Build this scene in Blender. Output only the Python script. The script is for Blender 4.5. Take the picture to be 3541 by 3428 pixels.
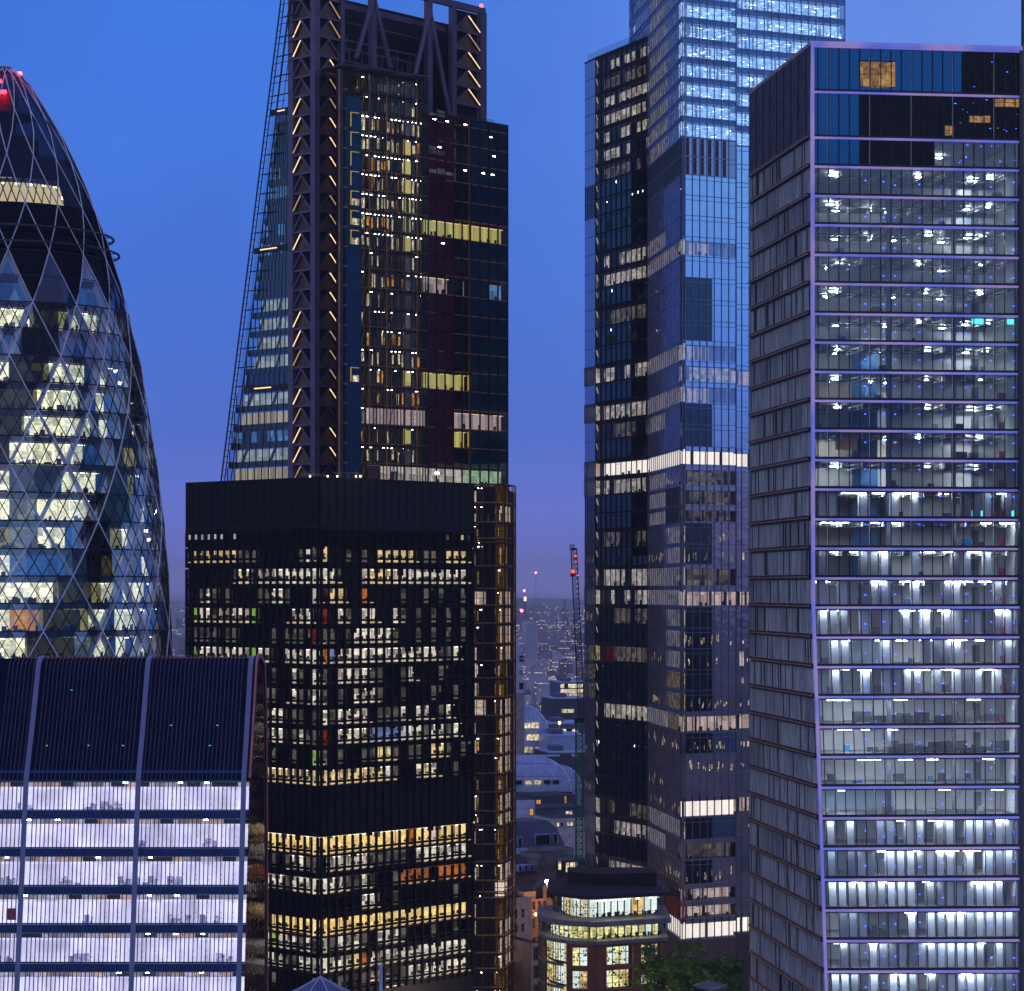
import bpy, math, random
from mathutils import Vector
R = math.radians
sc = bpy.context.scene
C = sc.collection
for _o in list(bpy.data.objects): bpy.data.objects.remove(_o)

# ------------------------------------------------------------------ camera
# the photograph: 3541 x 3428, long lens, level camera about 92 m above the street, vertical shift
F, CX, HY, CZ = 9130.0, 1770.5, 2040.0, 92.0
cam = bpy.data.cameras.new('camera'); camo = bpy.data.objects.new('camera', cam); C.objects.link(camo)
cam.sensor_fit = 'HORIZONTAL'; cam.sensor_width = 36.0; cam.lens = 36.0 * F / 3541.0
cam.shift_y = (HY - 1714.0) / 3541.0
cam.clip_start = 1.0; cam.clip_end = 60000.0
camo.location = (0, 0, CZ); camo.rotation_euler = (R(90), 0, 0)
sc.camera = camo
sc.view_settings.view_transform = 'Standard'; sc.view_settings.look = 'None'
sc.view_settings.exposure = 0.0; sc.view_settings.gamma = 1.0
sc.cycles.use_denoising = True
sc.cycles.max_bounces = 6; sc.cycles.diffuse_bounces = 2; sc.cycles.glossy_bounces = 3
sc.cycles.transmission_bounces = 4; sc.cycles.transparent_max_bounces = 24; sc.cycles.volume_bounces = 0
sc.cycles.caustics_reflective = False; sc.cycles.caustics_refractive = False
sc.cycles.sample_clamp_indirect = 3.0; sc.cycles.use_light_tree = True

def lin(r, g, b, k=1.0):
    def f(c):
        c /= 255.0
        return c / 12.92 if c <= 0.04045 else ((c + 0.055) / 1.055) ** 2.4
    return (f(r) * k, f(g) * k, f(b) * k, 1.0)

# ------------------------------------------------------------------ world: blue hour sky
w = bpy.data.worlds.new("World"); sc.world = w; w.use_nodes = True
nt = w.node_tree; N = nt.nodes; L = nt.links; N.clear()
out = N.new('ShaderNodeOutputWorld'); bg = N.new('ShaderNodeBackground')
tc = N.new('ShaderNodeTexCoord'); sep = N.new('ShaderNodeSeparateXYZ'); L.new(tc.outputs['Generated'], sep.inputs[0])
mr = N.new('ShaderNodeMapRange'); mr.inputs[1].default_value = -0.05; mr.inputs[2].default_value = 1.0
L.new(sep.outputs['Z'], mr.inputs[0])
rp = N.new('ShaderNodeValToRGB'); L.new(mr.outputs[0], rp.inputs[0])
def zpos(z): return (z + 0.05) / 1.05
stops = [(-0.05, lin(60, 58, 100)), (-0.004, lin(80, 84, 150)), (0.0, lin(146, 146, 240)), (0.02, lin(116, 128, 232)),
         (0.06, lin(82, 118, 218)), (0.12, lin(68, 117, 218)), (0.22, lin(62, 120, 224)), (0.30, lin(104, 128, 218)), (0.5, lin(124, 128, 212)), (1.0, lin(126, 128, 210))]
el = rp.color_ramp.elements
el[0].position = 0; el[0].color = stops[0][1]; el[1].position = 1; el[1].color = stops[-1][1]
for z, c in stops[1:-1]:
    e = el.new(zpos(z)); e.color = c
# brighter towards the right of the picture and towards the afterglow behind the camera
mx = N.new('ShaderNodeMapRange'); mx.inputs[1].default_value = -0.05; mx.inputs[2].default_value = 0.30; mx.inputs[4].default_value = 0.55
L.new(sep.outputs['X'], mx.inputs[0])
mz = N.new('ShaderNodeMapRange'); mz.inputs[1].default_value = 0.0; mz.inputs[2].default_value = 0.2
L.new(sep.outputs['Z'], mz.inputs[0])
mm = N.new('ShaderNodeMath'); mm.operation = 'MULTIPLY'; L.new(mx.outputs[0], mm.inputs[0]); L.new(mz.outputs[0], mm.inputs[1])
mix1 = N.new('ShaderNodeMixRGB'); mix1.inputs[2].default_value = lin(150, 180, 255); L.new(mm.outputs[0], mix1.inputs[0]); L.new(rp.outputs[0], mix1.inputs[1])
my = N.new('ShaderNodeMapRange'); my.inputs[1].default_value = 0.1; my.inputs[2].default_value = -0.6; my.inputs[3].default_value = 1.0; my.inputs[4].default_value = 1.35
L.new(sep.outputs['Y'], my.inputs[0])
vm = N.new('ShaderNodeVectorMath'); vm.operation = 'SCALE'; L.new(mix1.outputs[0], vm.inputs[0]); L.new(my.outputs[0], vm.inputs['Scale'])
# the city's own warm glow low in the sky behind the camera
myb = N.new('ShaderNodeMapRange'); myb.inputs[1].default_value = 0.9; myb.inputs[2].default_value = 0.2; L.new(sep.outputs['Y'], myb.inputs[0])
rb = N.new('ShaderNodeValToRGB'); L.new(mr.outputs[0], rb.inputs[0]); eb = rb.color_ramp.elements
sb = [(-0.05, lin(104, 92, 110)), (0.0, lin(142, 126, 150)), (0.03, lin(134, 130, 172)), (0.08, lin(128, 164, 244)), (0.2, lin(158, 206, 255)), (0.3, lin(122, 126, 168)), (0.5, lin(116, 112, 156)), (1.0, lin(120, 122, 196))]
eb[0].position = 0; eb[0].color = sb[0][1]; eb[1].position = 1; eb[1].color = sb[-1][1]
for z, c in sb[1:-1]:
    e = eb.new(zpos(z)); e.color = c
mixb = N.new('ShaderNodeMixRGB'); L.new(myb.outputs[0], mixb.inputs[0]); L.new(vm.outputs[0], mixb.inputs[1]); L.new(rb.outputs[0], mixb.inputs[2])
# faint large-scale unevenness of the evening sky
nz = N.new('ShaderNodeTexNoise'); nz.inputs['Scale'].default_value = 9.0; nz.inputs['Detail'].default_value = 3.0
L.new(tc.outputs['Generated'], nz.inputs['Vector'])
mn = N.new('ShaderNodeMapRange'); mn.inputs[1].default_value = 0.25; mn.inputs[2].default_value = 0.75; mn.inputs[3].default_value = 0.90; mn.inputs[4].default_value = 1.10; L.new(nz.outputs[0], mn.inputs[0])
vm2 = N.new('ShaderNodeVectorMath'); vm2.operation = 'SCALE'; L.new(mixb.outputs[0], vm2.inputs[0]); L.new(mn.outputs[0], vm2.inputs['Scale'])
sky = N.new('ShaderNodeTexSky'); sky.sky_type = 'NISHITA'; sky.sun_disc = False
SUN_EL, SUN_ROT = R(-3.0), R(200)
sky.sun_elevation = SUN_EL; sky.sun_rotation = SUN_ROT
bg2 = N.new('ShaderNodeBackground'); bg2.inputs[1].default_value = 0.05; L.new(sky.outputs[0], bg2.inputs[0])
add = N.new('ShaderNodeAddShader')
L.new(vm2.outputs[0], bg.inputs[0]); bg.inputs[1].default_value = 1.0
L.new(bg.outputs[0], add.inputs[0]); L.new(bg2.outputs[0], add.inputs[1]); L.new(add.outputs[0], out.inputs[0])

# last skylight from behind the camera: very weak, very soft
sun = bpy.data.lights.new('sun', 'SUN'); sun.energy = 0.10; sun.angle = R(25); sun.color = (0.80, 0.80, 1.0)
suno = bpy.data.objects.new('sun', sun); C.objects.link(suno); suno.rotation_euler = (R(72), 0, R(20))

# ------------------------------------------------------------------ helpers
def PX(px, Y): return (px - CX) * Y / F
def PZ(py, Y): return CZ + (HY - py) * Y / F
def P2(px, Y): return (PX(px, Y), Y)

MATS = {}
def mat(name):
    return MATS[name]
def newmat(name):
    m = bpy.data.materials.new(name); m.use_nodes = True; MATS[name] = m
    nt = m.node_tree; nt.nodes.clear(); o = nt.nodes.new('ShaderNodeOutputMaterial')
    return m, nt, nt.nodes, nt.links, o
def noise_fac(N, L, scale, lo, hi, detail=3, sx=1, sy=1, sz=1):
    t = N.new('ShaderNodeTexCoord'); mp = N.new('ShaderNodeMapping'); mp.inputs['Scale'].default_value = (sx, sy, sz)
    n = N.new('ShaderNodeTexNoise'); n.inputs['Scale'].default_value = scale; n.inputs['Detail'].default_value = detail
    L.new(t.outputs['Object'], mp.inputs[0]); L.new(mp.outputs[0], n.inputs['Vector'])
    r = N.new('ShaderNodeMapRange'); r.inputs[1].default_value = 0.3; r.inputs[2].default_value = 0.7
    r.inputs[3].default_value = lo; r.inputs[4].default_value = hi; L.new(n.outputs[0], r.inputs[0])
    return r.outputs[0]
def solid(name, col, rough=0.7, metal=0.0, var=0.25, scale=0.5, spec=0.5, sz=1.0):
    m, nt, N, L, o = newmat(name)
    b = N.new('ShaderNodeBsdfPrincipled'); b.inputs['Roughness'].default_value = rough; b.inputs['Metallic'].default_value = metal
    b.inputs['Specular IOR Level'].default_value = spec
    f = noise_fac(N, L, scale, 1 - var, 1 + var, 4, 1, 1, sz)
    v = N.new('ShaderNodeVectorMath'); v.operation = 'SCALE'; v.inputs[0].default_value = col[:3]; L.new(f, v.inputs['Scale'])
    L.new(v.outputs[0], b.inputs['Base Color']); L.new(b.outputs[0], o.inputs[0]); return m
def mirror(name, col, refl, tint=(0.8, 0.9, 1.0), rough=0.03, bump=0.02, bscale=0.35, var=0.3):
    """coated opaque glass: dark body with a strong sky reflection, slightly wavy panes"""
    m, nt, N, L, o = newmat(name)
    d = N.new('ShaderNodeBsdfDiffuse')
    f = noise_fac(N, L, 0.25, 1 - var, 1 + var, 3)
    v = N.new('ShaderNodeVectorMath'); v.operation = 'SCALE'; v.inputs[0].default_value = col[:3]; L.new(f, v.inputs['Scale'])
    L.new(v.outputs[0], d.inputs[0])
    g = N.new('ShaderNodeBsdfGlossy'); g.inputs['Roughness'].default_value = rough; g.inputs['Color'].default_value = (*tint, 1)
    add_bump(N, L, g, bump, bscale)
    mx = N.new('ShaderNodeMixShader'); mx.inputs[0].default_value = refl
    L.new(d.outputs[0], mx.inputs[1]); L.new(g.outputs[0], mx.inputs[2]); L.new(mx.outputs[0], o.inputs[0]); return m
def add_bump(N, L, g, strength, scale):
    t = N.new('ShaderNodeTexCoord'); n = N.new('ShaderNodeTexNoise'); n.inputs['Scale'].default_value = scale; n.inputs['Detail'].default_value = 1.0
    L.new(t.outputs['Object'], n.inputs['Vector'])
    b = N.new('ShaderNodeBump'); b.inputs['Strength'].default_value = 1.0; b.inputs['Distance'].default_value = strength
    L.new(n.outputs[0], b.inputs['Height']); L.new(b.outputs[0], g.inputs['Normal'])
def glass(name, refl, tint=(0.7, 0.8, 0.85), gcol=(0.8, 0.9, 1.0), bump=0.02, bscale=0.35, film=None, filmk=0.0):
    """see-through glazing: tinted transparency mixed with reflection"""
    m, nt, N, L, o = newmat(name)
    t = N.new('ShaderNodeBsdfTransparent'); t.inputs[0].default_value = (*tint, 1)
    g = N.new('ShaderNodeBsdfGlossy'); g.inputs['Roughness'].default_value = 0.02; g.inputs['Color'].default_value = (*gcol, 1)
    add_bump(N, L, g, bump, bscale)
    mx = N.new('ShaderNodeMixShader'); mx.inputs[0].default_value = refl
    L.new(t.outputs[0], mx.inputs[1]); L.new(g.outputs[0], mx.inputs[2]); last = mx
    if film:
        d = N.new('ShaderNodeBsdfDiffuse'); d.inputs[0].default_value = film
        m2 = N.new('ShaderNodeMixShader'); m2.inputs[0].default_value = filmk
        L.new(mx.outputs[0], m2.inputs[1]); L.new(d.outputs[0], m2.inputs[2]); last = m2
    L.new(last.outputs[0], o.inputs[0]); return m
def lit(name, col, k, cell=(1.4, 1.4, 1.1), lo=0.35, hi=1.25, fine=0.35):
    """a lit room seen through its window: cells of differing brightness (walls, blinds, furniture) and finer clutter"""
    m, nt, N, L, o = newmat(name)
    t = N.new('ShaderNodeTexCoord'); mp = N.new('ShaderNodeVectorMath'); mp.operation = 'DIVIDE'; mp.inputs[1].default_value = cell
    L.new(t.outputs['Object'], mp.inputs[0])
    fl = N.new('ShaderNodeVectorMath'); fl.operation = 'FLOOR'; L.new(mp.outputs[0], fl.inputs[0])
    wn = N.new('ShaderNodeTexWhiteNoise'); wn.noise_dimensions = '3D'; L.new(fl.outputs[0], wn.inputs['Vector'])
    r = N.new('ShaderNodeMapRange'); r.inputs[3].default_value = lo; r.inputs[4].default_value = hi; L.new(wn.outputs['Value'], r.inputs[0])
    f = noise_fac(N, L, 1.6, 1 - fine, 1 + fine, 5, 1, 1, 1.7)
    mu = N.new('ShaderNodeMath'); mu.operation = 'MULTIPLY'; L.new(r.outputs[0], mu.inputs[0]); L.new(f, mu.inputs[1])
    mu2 = N.new('ShaderNodeMath'); mu2.operation = 'MULTIPLY'; mu2.inputs[1].default_value = k; L.new(mu.outputs[0], mu2.inputs[0])
    e = N.new('ShaderNodeEmission'); e.inputs[0].default_value = col; L.new(mu2.outputs[0], e.inputs[1])
    L.new(e.outputs[0], o.inputs[0]); return m
def lamp(name, col, k):
    m, nt, N, L, o = newmat(name)
    e = N.new('ShaderNodeEmission'); e.inputs[0].default_value = col; e.inputs[1].default_value = k; L.new(e.outputs[0], o.inputs[0]); return m

# ------------------------------------------------------------------ object builders
ROOTLOC = {}
def thing(name, label, cat, loc=(0, 0, 0), group=None, kind=None):
    o = bpy.data.objects.new(name, None); C.objects.link(o); o.location = loc; o.empty_display_size = 2
    o['label'] = label; o['category'] = cat
    if group: o['group'] = group
    if kind: o['kind'] = kind
    ROOTLOC[o.name] = Vector(loc); return o
class MB:
    def __init__(s): s.v = []; s.f = []; s.m = []; s.mats = []
    def mi(s, name):
        if name not in s.mats: s.mats.append(name)
        return s.mats.index(name)
    def poly(s, pts, m):
        b = len(s.v); s.v += [tuple(p) for p in pts]; s.f.append(tuple(range(b, b + len(pts)))); s.m.append(s.mi(m))
    def hexa(s, p, m):
        b = len(s.v); s.v += [tuple(q) for q in p]; i = s.mi(m)
        for q in ((0, 3, 2, 1), (4, 5, 6, 7), (0, 1, 5, 4), (1, 2, 6, 5), (2, 3, 7, 6), (3, 0, 4, 7)):
            s.f.append(tuple(b + k for k in q)); s.m.append(i)
    def box(s, x0, x1, y0, y1, z0, z1, m):
        s.hexa([(x0, y0, z0), (x1, y0, z0), (x1, y1, z0), (x0, y1, z0), (x0, y0, z1), (x1, y0, z1), (x1, y1, z1), (x0, y1, z1)], m)
    def fb(s, fr, u0, u1, z0, z1, d0, d1, m):
        """box in facade coordinates: u along, z up, d outwards"""
        s.hexa([fr(u0, d1, z0), fr(u1, d1, z0), fr(u1, d0, z0), fr(u0, d0, z0), fr(u0, d1, z1), fr(u1, d1, z1), fr(u1, d0, z1), fr(u0, d0, z1)], m)
    def fq(s, fr, u0, u1, z0, z1, d, m):
        s.poly([fr(u0, d, z0), fr(u1, d, z0), fr(u1, d, z1), fr(u0, d, z1)], m)
    def bar(s, a, b, w, m, h=None):
        a = Vector(a); b = Vector(b); t = (b - a)
        if t.length < 1e-6: return
        t.normalize(); ref = Vector((0, 0, 1)) if abs(t.z) < 0.9 else Vector((0, 1, 0))
        p = t.cross(ref).normalized() * (w / 2); q = t.cross(p).normalized() * ((h or w) / 2)
        s.hexa([a - p - q, a + p - q, a + p + q, a - p + q, b - p - q, b + p - q, b + p + q, b - p + q], m)
    def tube(s, a, b, r, m, n=8, r2=None):
        a = Vector(a); b = Vector(b); t = (b - a).normalized(); r2 = r if r2 is None else r2
        ref = Vector((0, 0, 1)) if abs(t.z) < 0.9 else Vector((1, 0, 0))
        p = t.cross(ref).normalized(); q = t.cross(p).normalized(); i0 = len(s.v); mi = s.mi(m)
        for c, rr in ((a, r), (b, r2)):
            for k in range(n):
                an = 2 * math.pi * k / n; s.v.append(tuple(c + (p * math.cos(an) + q * math.sin(an)) * rr))
        for k in range(n):
            s.f.append((i0 + k, i0 + (k + 1) % n, i0 + n + (k + 1) % n, i0 + n + k)); s.m.append(mi)
        s.f.append(tuple(i0 + k for k in range(n))[::-1]); s.m.append(mi)
        s.f.append(tuple(i0 + n + k for k in range(n))); s.m.append(mi)
    def prism(s, pts, z0, z1, m, mtop=None):
        b = len(s.v); n = len(pts); i = s.mi(m); j = s.mi(mtop or m)
        s.v += [(x, y, z0) for x, y in pts] + [(x, y, z1) for x, y in pts]
        for k in range(n):
            s.f.append((b + k, b + (k + 1) % n, b + n + (k + 1) % n, b + n + k)); s.m.append(i)
        s.f.append(tuple(b + k for k in range(n))[::-1]); s.m.append(i); s.f.append(tuple(b + n + k for k in range(n))); s.m.append(j)
    def build(s, name, parent=None, label=None):
        if not s.f: return None
        root = parent
        while root is not None and root.parent is not None: root = root.parent
        off = ROOTLOC.get(root.name, Vector((0, 0, 0))) if root is not None else Vector((0, 0, 0))
        me = bpy.data.meshes.new(name)
        me.from_pydata([(x - off.x, y - off.y, z - off.z) for x, y, z in s.v], [], s.f)
        for n in s.mats: me.materials.append(MATS[n])
        me.polygons.foreach_set('material_index', s.m); me.update()
        o = bpy.data.objects.new(name, me); C.objects.link(o)
        if parent is not None: o.parent = parent
        if label: o['label'] = label
        return o
def capped(name, parent, mbs, cap=100):
    """each mesh a part of its own up to cap, the rest one part of kind stuff"""
    for m_ in mbs[:cap]: m_.build(name, parent)
    if len(mbs) > cap:
        a = MB()
        for m_ in mbs[cap:]:
            b = len(a.v); a.v += m_.v; mp = [a.mi(x) for x in m_.mats]
            a.f += [tuple(b + i for i in f) for f in m_.f]; a.m += [mp[i] for i in m_.m]
        o = a.build(name, parent); o['kind'] = 'stuff'
class Fr:
    """facade plane from A to B (left to right as seen from outside); A and B may depend on height"""
    def __init__(s, A, B):
        s.A = A if callable(A) else (lambda z, a=A: a); s.B = B if callable(B) else (lambda z, b=B: b)
        a, b = s.A(0), s.B(0); a, b = s.A(150), s.B(150); s.W = math.hypot(b[0] - a[0], b[1] - a[1])
    def __call__(s, u, d, z):
        a, b = s.A(z), s.B(z); dx, dy = b[0] - a[0], b[1] - a[1]; l = math.hypot(dx, dy); t = u / s.W
        return (a[0] + dx * t + d * dy / l, a[1] + dy * t - d * dx / l, z)
def upx(fr, px, z=100.0):
    """u on the facade that projects to photo column px"""
    a, b = fr.A(z), fr.B(z); k = (px - CX) / F
    dx, dy = b[0] - a[0], b[1] - a[1]
    t = (k * a[1] - a[0]) / (dx - k * dy); return t * fr.W

# ------------------------------------------------------------------ materials
solid('asphalt', (0.035, 0.035, 0.04, 1), 0.9, var=0.4, scale=0.02)
solid('frame_dark', (0.012, 0.012, 0.016, 1), 0.45, 0.3, var=0.4)
solid('frame_mid', (0.05, 0.055, 0.07, 1), 0.45, 0.4, var=0.3)
solid('rail_white', (0.62, 0.58, 0.72, 1), 0.45, var=0.12)
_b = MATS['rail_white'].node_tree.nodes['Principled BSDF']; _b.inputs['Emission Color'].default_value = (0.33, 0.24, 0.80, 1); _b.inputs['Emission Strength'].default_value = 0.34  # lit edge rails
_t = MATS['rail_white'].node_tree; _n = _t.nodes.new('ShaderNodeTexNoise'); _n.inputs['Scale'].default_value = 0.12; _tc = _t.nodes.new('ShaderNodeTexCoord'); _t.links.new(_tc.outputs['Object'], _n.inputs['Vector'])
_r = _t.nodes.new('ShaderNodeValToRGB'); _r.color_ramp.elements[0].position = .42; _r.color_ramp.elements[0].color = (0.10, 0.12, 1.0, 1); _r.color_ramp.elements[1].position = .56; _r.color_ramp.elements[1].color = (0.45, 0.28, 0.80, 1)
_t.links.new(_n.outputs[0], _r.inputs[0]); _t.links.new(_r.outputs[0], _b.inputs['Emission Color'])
solid('slab_dark', (0.02, 0.022, 0.03, 1), 0.7)
solid('wall_cream', (0.60, 0.54, 0.44, 1), 0.8, var=0.15, scale=0.2); solid('wall_blue', (0.30, 0.40, 0.50, 1), 0.8, var=0.15, scale=0.2)
solid('ceiling_grey', (0.09, 0.09, 0.09, 1), 0.8, var=0.35, scale=0.4)
solid('wall_white', (0.62, 0.64, 0.66, 1), 0.8, var=0.12, scale=0.2)
solid('wall_grey', (0.28, 0.29, 0.31, 1), 0.8, var=0.2, scale=0.3)
solid('floor_grey', (0.16, 0.16, 0.17, 1), 0.5, var=0.4)
solid('column_grey', (0.11, 0.12, 0.15, 1), 0.6)
solid('truss_grey', (0.72, 0.72, 0.70, 1), 0.6)
solid('furniture', (0.04, 0.035, 0.04, 1), 0.6)
solid('red_crate', (0.35, 0.03, 0.03, 1), 0.6)
solid('blue_sheet', (0.02, 0.12, 0.30, 1), 0.6)
solid('orange_sheet', (0.8, 0.35, 0.12, 1), 0.6)
solid('louvre_panel', (0.62, 0.62, 0.58, 1), 0.55, 0.0, var=0.4, scale=1.4, sz=0.12)
solid('louvre_light', (0.78, 0.78, 0.74, 1), 0.55, 0.0, var=0.3, scale=1.4, sz=0.12)
solid('louvre_dark', (0.17, 0.17, 0.21, 1), 0.5, 0.2)
solid('rail_brown', (0.50, 0.28, 0.20, 1), 0.5, 0.3)
solid('black_steel', (0.003, 0.0025, 0.004, 1), 0.5, 0.0, var=0.4, spec=0.15)
solid('roof_dark', (0.02, 0.02, 0.024, 1), 0.9)
# ================================================================== glass tower on the right (white rails, empty floors)
glass('rt_glass', 0.06, (0.86, 0.90, 0.92), (0.7, 0.8, 1.0), 0.004, 0.3)
mirror('rt_blind_glass', (0.000, 0.010, 0.048, 1), 0.12, (0.06, 0.36, 0.95), 0.02, 0.01)
mirror('rt_black_glass', (0.001, 0.001, 0.004, 1), 0.008, (0.6, 0.7, 1.0), 0.05, 0.01)
lamp('tube_lamp', (0.86, 0.95, 1.0, 1), 205.0)
lamp('tube_soft', (0.88, 0.94, 1.0, 1), 50.0); lamp('fill_strip_a', (0.74, 0.87, 1.0, 1), 26.0); lamp('fill_strip_b', (0.6, 0.75, 1.0, 1), 8.0); lit('rt_warm', lin(225, 172, 108), 0.45, (1.1, 1.1, .8), .45, 1.3, .5); lamp('spot_blue', (0.03, 0.10, 1.0, 1), 7.0)
lamp('screen_cyan', (0.1, 0.85, 0.9, 1), 1.5)
rnd = random.Random(11)
Z0 = PZ(1997, 359)
def rt_corner(z):
    if z >= Z0: Y, px = 359.0, 2804.0
    else:
        t = (Z0 - z) / 52.0; Y = 359.0 - 11.5 * t; px = 2804.0 + 47.0 * t
    return P2(px, Y)
def rt_right(z):
    Y = rt_corner(z)[1]; return P2(3525.0, Y + (3.6 if z >= Z0 else 3.6 - 3.0 * min(1, (Z0 - z) / 52)))
RF = Fr(rt_corner, rt_right); RL = Fr(P2(2595, 394.5), rt_corner)
tower = thing('glass_tower', 'tall glass tower with white floor rails at right, empty lit storeys under ceiling beams', 'office tower', (PX(3150, 375), 375, 0))
lines = [157, 315, 473, 573, 675, 775.5, 878, 978.5, 1082.5, 1181, 1283, 1383, 1486, 1588, 1689.5, 1792.6, 1894, 1997, 2098, 2202, 2304, 2408, 2511, 2615, 2721, 2827, 2932, 3039, 3145, 3251, 3357, 3463, 3569]
zl = []
for py in lines:
    Y = 359.0
    for _ in range(4): Y = rt_corner(PZ(py, Y))[1]
    zl.append(PZ(py, Y))
while zl[-1] > 6: zl.append(zl[-1] - 4.0)
W = RF.W; PITCH = 37.0 / F * 359
NB = int(W / PITCH)
def umull(i): return 0.45 + 0.55 + i * PITCH
DEPTH = 15.0; LAMPS = []; FILL_STRIPS = []; SPOTS = []
for k in range(len(zl) - 1):
    zt, zb = zl[k], zl[k + 1]; mb = MB(); fr = MB()
    g0, g1 = zb + 0.33, zt - 0.30
    tall = k < 2
    seen = k < 32
    # white rail and dark band
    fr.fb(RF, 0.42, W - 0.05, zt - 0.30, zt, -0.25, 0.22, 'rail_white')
    fr.fb(RF, 0.42, W - 0.05, zb + 0.002, zb + 0.33, -0.20, 0.02, 'frame_dark')
    for i in range(NB + 2):
        u = umull(i)
        if u > W - 0.2: break
        fr.fb(RF, u - 0.055, u + 0.055, g0, g1, -0.08, 0.10, 'frame_dark')
        if i % 4 == 1: fr.fb(RF, u - 0.14, u - 0.056, g0, g1, -0.10, 0.02, 'truss_grey')
    ug = upx(RF, 3010, (zt + zb) / 2)
    if tall or k == 2:
        px_b = 3325 if k == 0 else (2970 if k == 1 else 2972)
        ub = upx(RF, px_b, zt)
        mb.fq(RF, 0.5, ub, g0, g1, -0.05, 'rt_blind_glass')
        mb.fq(RF, ub, W - 0.1, g0, g1, -0.05, 'rt_black_glass') if k < 2 else mb.fq(RF, ub, upx(RF, 3232, zt), g0, g1, -0.05, 'rt_black_glass')
    if k < 3:  # amber reflections painted as glowing patches flush with the crown panes
        painted_glints = {0: [(2972, 3096, .30, .95)], 1: [(3268, 3300, .72, .96), (3352, 3425, .45, .62), (3436, 3535, .02, .22)], 2: []}[k]
        for a_, b_, f0, f1 in painted_glints:
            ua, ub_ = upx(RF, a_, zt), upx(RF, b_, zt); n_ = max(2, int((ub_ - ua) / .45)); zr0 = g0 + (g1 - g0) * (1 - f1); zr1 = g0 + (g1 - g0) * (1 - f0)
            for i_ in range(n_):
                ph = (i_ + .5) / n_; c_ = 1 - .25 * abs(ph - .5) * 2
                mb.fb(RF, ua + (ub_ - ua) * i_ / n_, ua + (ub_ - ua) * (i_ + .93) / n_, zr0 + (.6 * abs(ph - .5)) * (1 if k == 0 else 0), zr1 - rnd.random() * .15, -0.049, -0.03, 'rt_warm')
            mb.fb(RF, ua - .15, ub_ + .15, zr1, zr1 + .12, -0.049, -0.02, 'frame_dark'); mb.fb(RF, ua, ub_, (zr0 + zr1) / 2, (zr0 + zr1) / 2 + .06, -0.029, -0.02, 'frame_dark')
        for _ in range(16 if k else 6):
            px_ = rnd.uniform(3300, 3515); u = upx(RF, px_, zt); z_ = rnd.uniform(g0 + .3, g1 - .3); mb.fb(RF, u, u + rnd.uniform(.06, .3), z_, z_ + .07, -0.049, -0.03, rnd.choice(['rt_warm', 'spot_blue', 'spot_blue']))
    x0 = 0.5 if k > 2 else (upx(RF, 3232, zt) if k == 2 else W)
    if x0 < W - 1:
        mb.fq(RF, x0, W - 0.1, g0, g1, -0.05, 'rt_glass')
        lo, hi = g0 - 0.05, g1 + 0.05
        core = 8.5 if k > 16 else (12.5 if k > 10 else 14.0)
        room = MB()
        room.fb(RF, x0, W - 0.1, zb - 0.22, zb + 0.28, -DEPTH, -0.22, 'floor_grey')      # floor slab
        # underside of the slab above: services ceiling
        room.fb(RF, x0, W - 0.1, zt - 0.36, zt - 0.31, -DEPTH, -0.27, 'ceiling_grey')
        wallm = rnd.choice(['wall_white', 'wall_white', 'wall_cream', 'wall_blue']) if k > 9 else 'wall_grey'
        room.fb(RF, x0, W - 0.1, zb + 0.28, zt - 0.36, -core - 0.3, -core, wallm)
        room.fb(RF, W - 0.4, W - 0.12, zb + 0.28, zt - 0.36, -core, -0.3, 'wall_white')
        room.fb(RF, x0, x0 + 0.12, zb + 0.28, zt - 0.36, -core, -0.3, 'wall_grey')
        if k > 2:
            # lighter partition right of centre, angled towards the glass
            ua = upx(RF, 3130, (zt + zb) / 2); room.fb(RF, ua, W - 0.5, zb + 0.28, zt - (0.36 if k > 8 else 1.5), -8.6, -8.4, 'wall_white')
            if k < 9: room.fb(RF, ua - 6, ua, zb + 0.28, zb + 1.35, -9.0, -8.8, 'wall_white')
            # dark doors / opening
            ud = upx(RF, 3420, (zt + zb) / 2); room.fb(RF, ud, ud + 1.1, zb + 0.28, zb + 2.6, -8.39, -8.3, 'column_grey')
            if 8 < k < 18:
                ux = upx(RF, 3005, zt); room.fb(RF, ux, ux + 3.6, zb + 0.28, zt - 0.5, -9.3, -9.1, 'blue_sheet')
            if k > 13 and k not in (15, 21, 22, 23, 24): # white screens set close behind the glass
                for j in range(NB):
                    if rnd.random() < (0.75 if k >= 24 else 0.42):
                        u = umull(j) + 0.16; hh = rnd.choice([0.42, 0.52, 0.52, 0.6]) if k >= 24 else 0.36
                        room.fb(RF, u, u + PITCH - 0.30, zb + 0.30, zt - hh, -rnd.uniform(1.2, 2.6) - 0.1, -1.1, rnd.choice(['wall_white', 'wall_white', 'wall_grey']))
        for cpx in (3078, 3305):
            u = upx(RF, cpx, (zt + zb) / 2); room.fb(RF, u, u + 0.55, zb + 0.28, zt - 0.36, -2.2, -1.7, 'column_grey')
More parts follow.
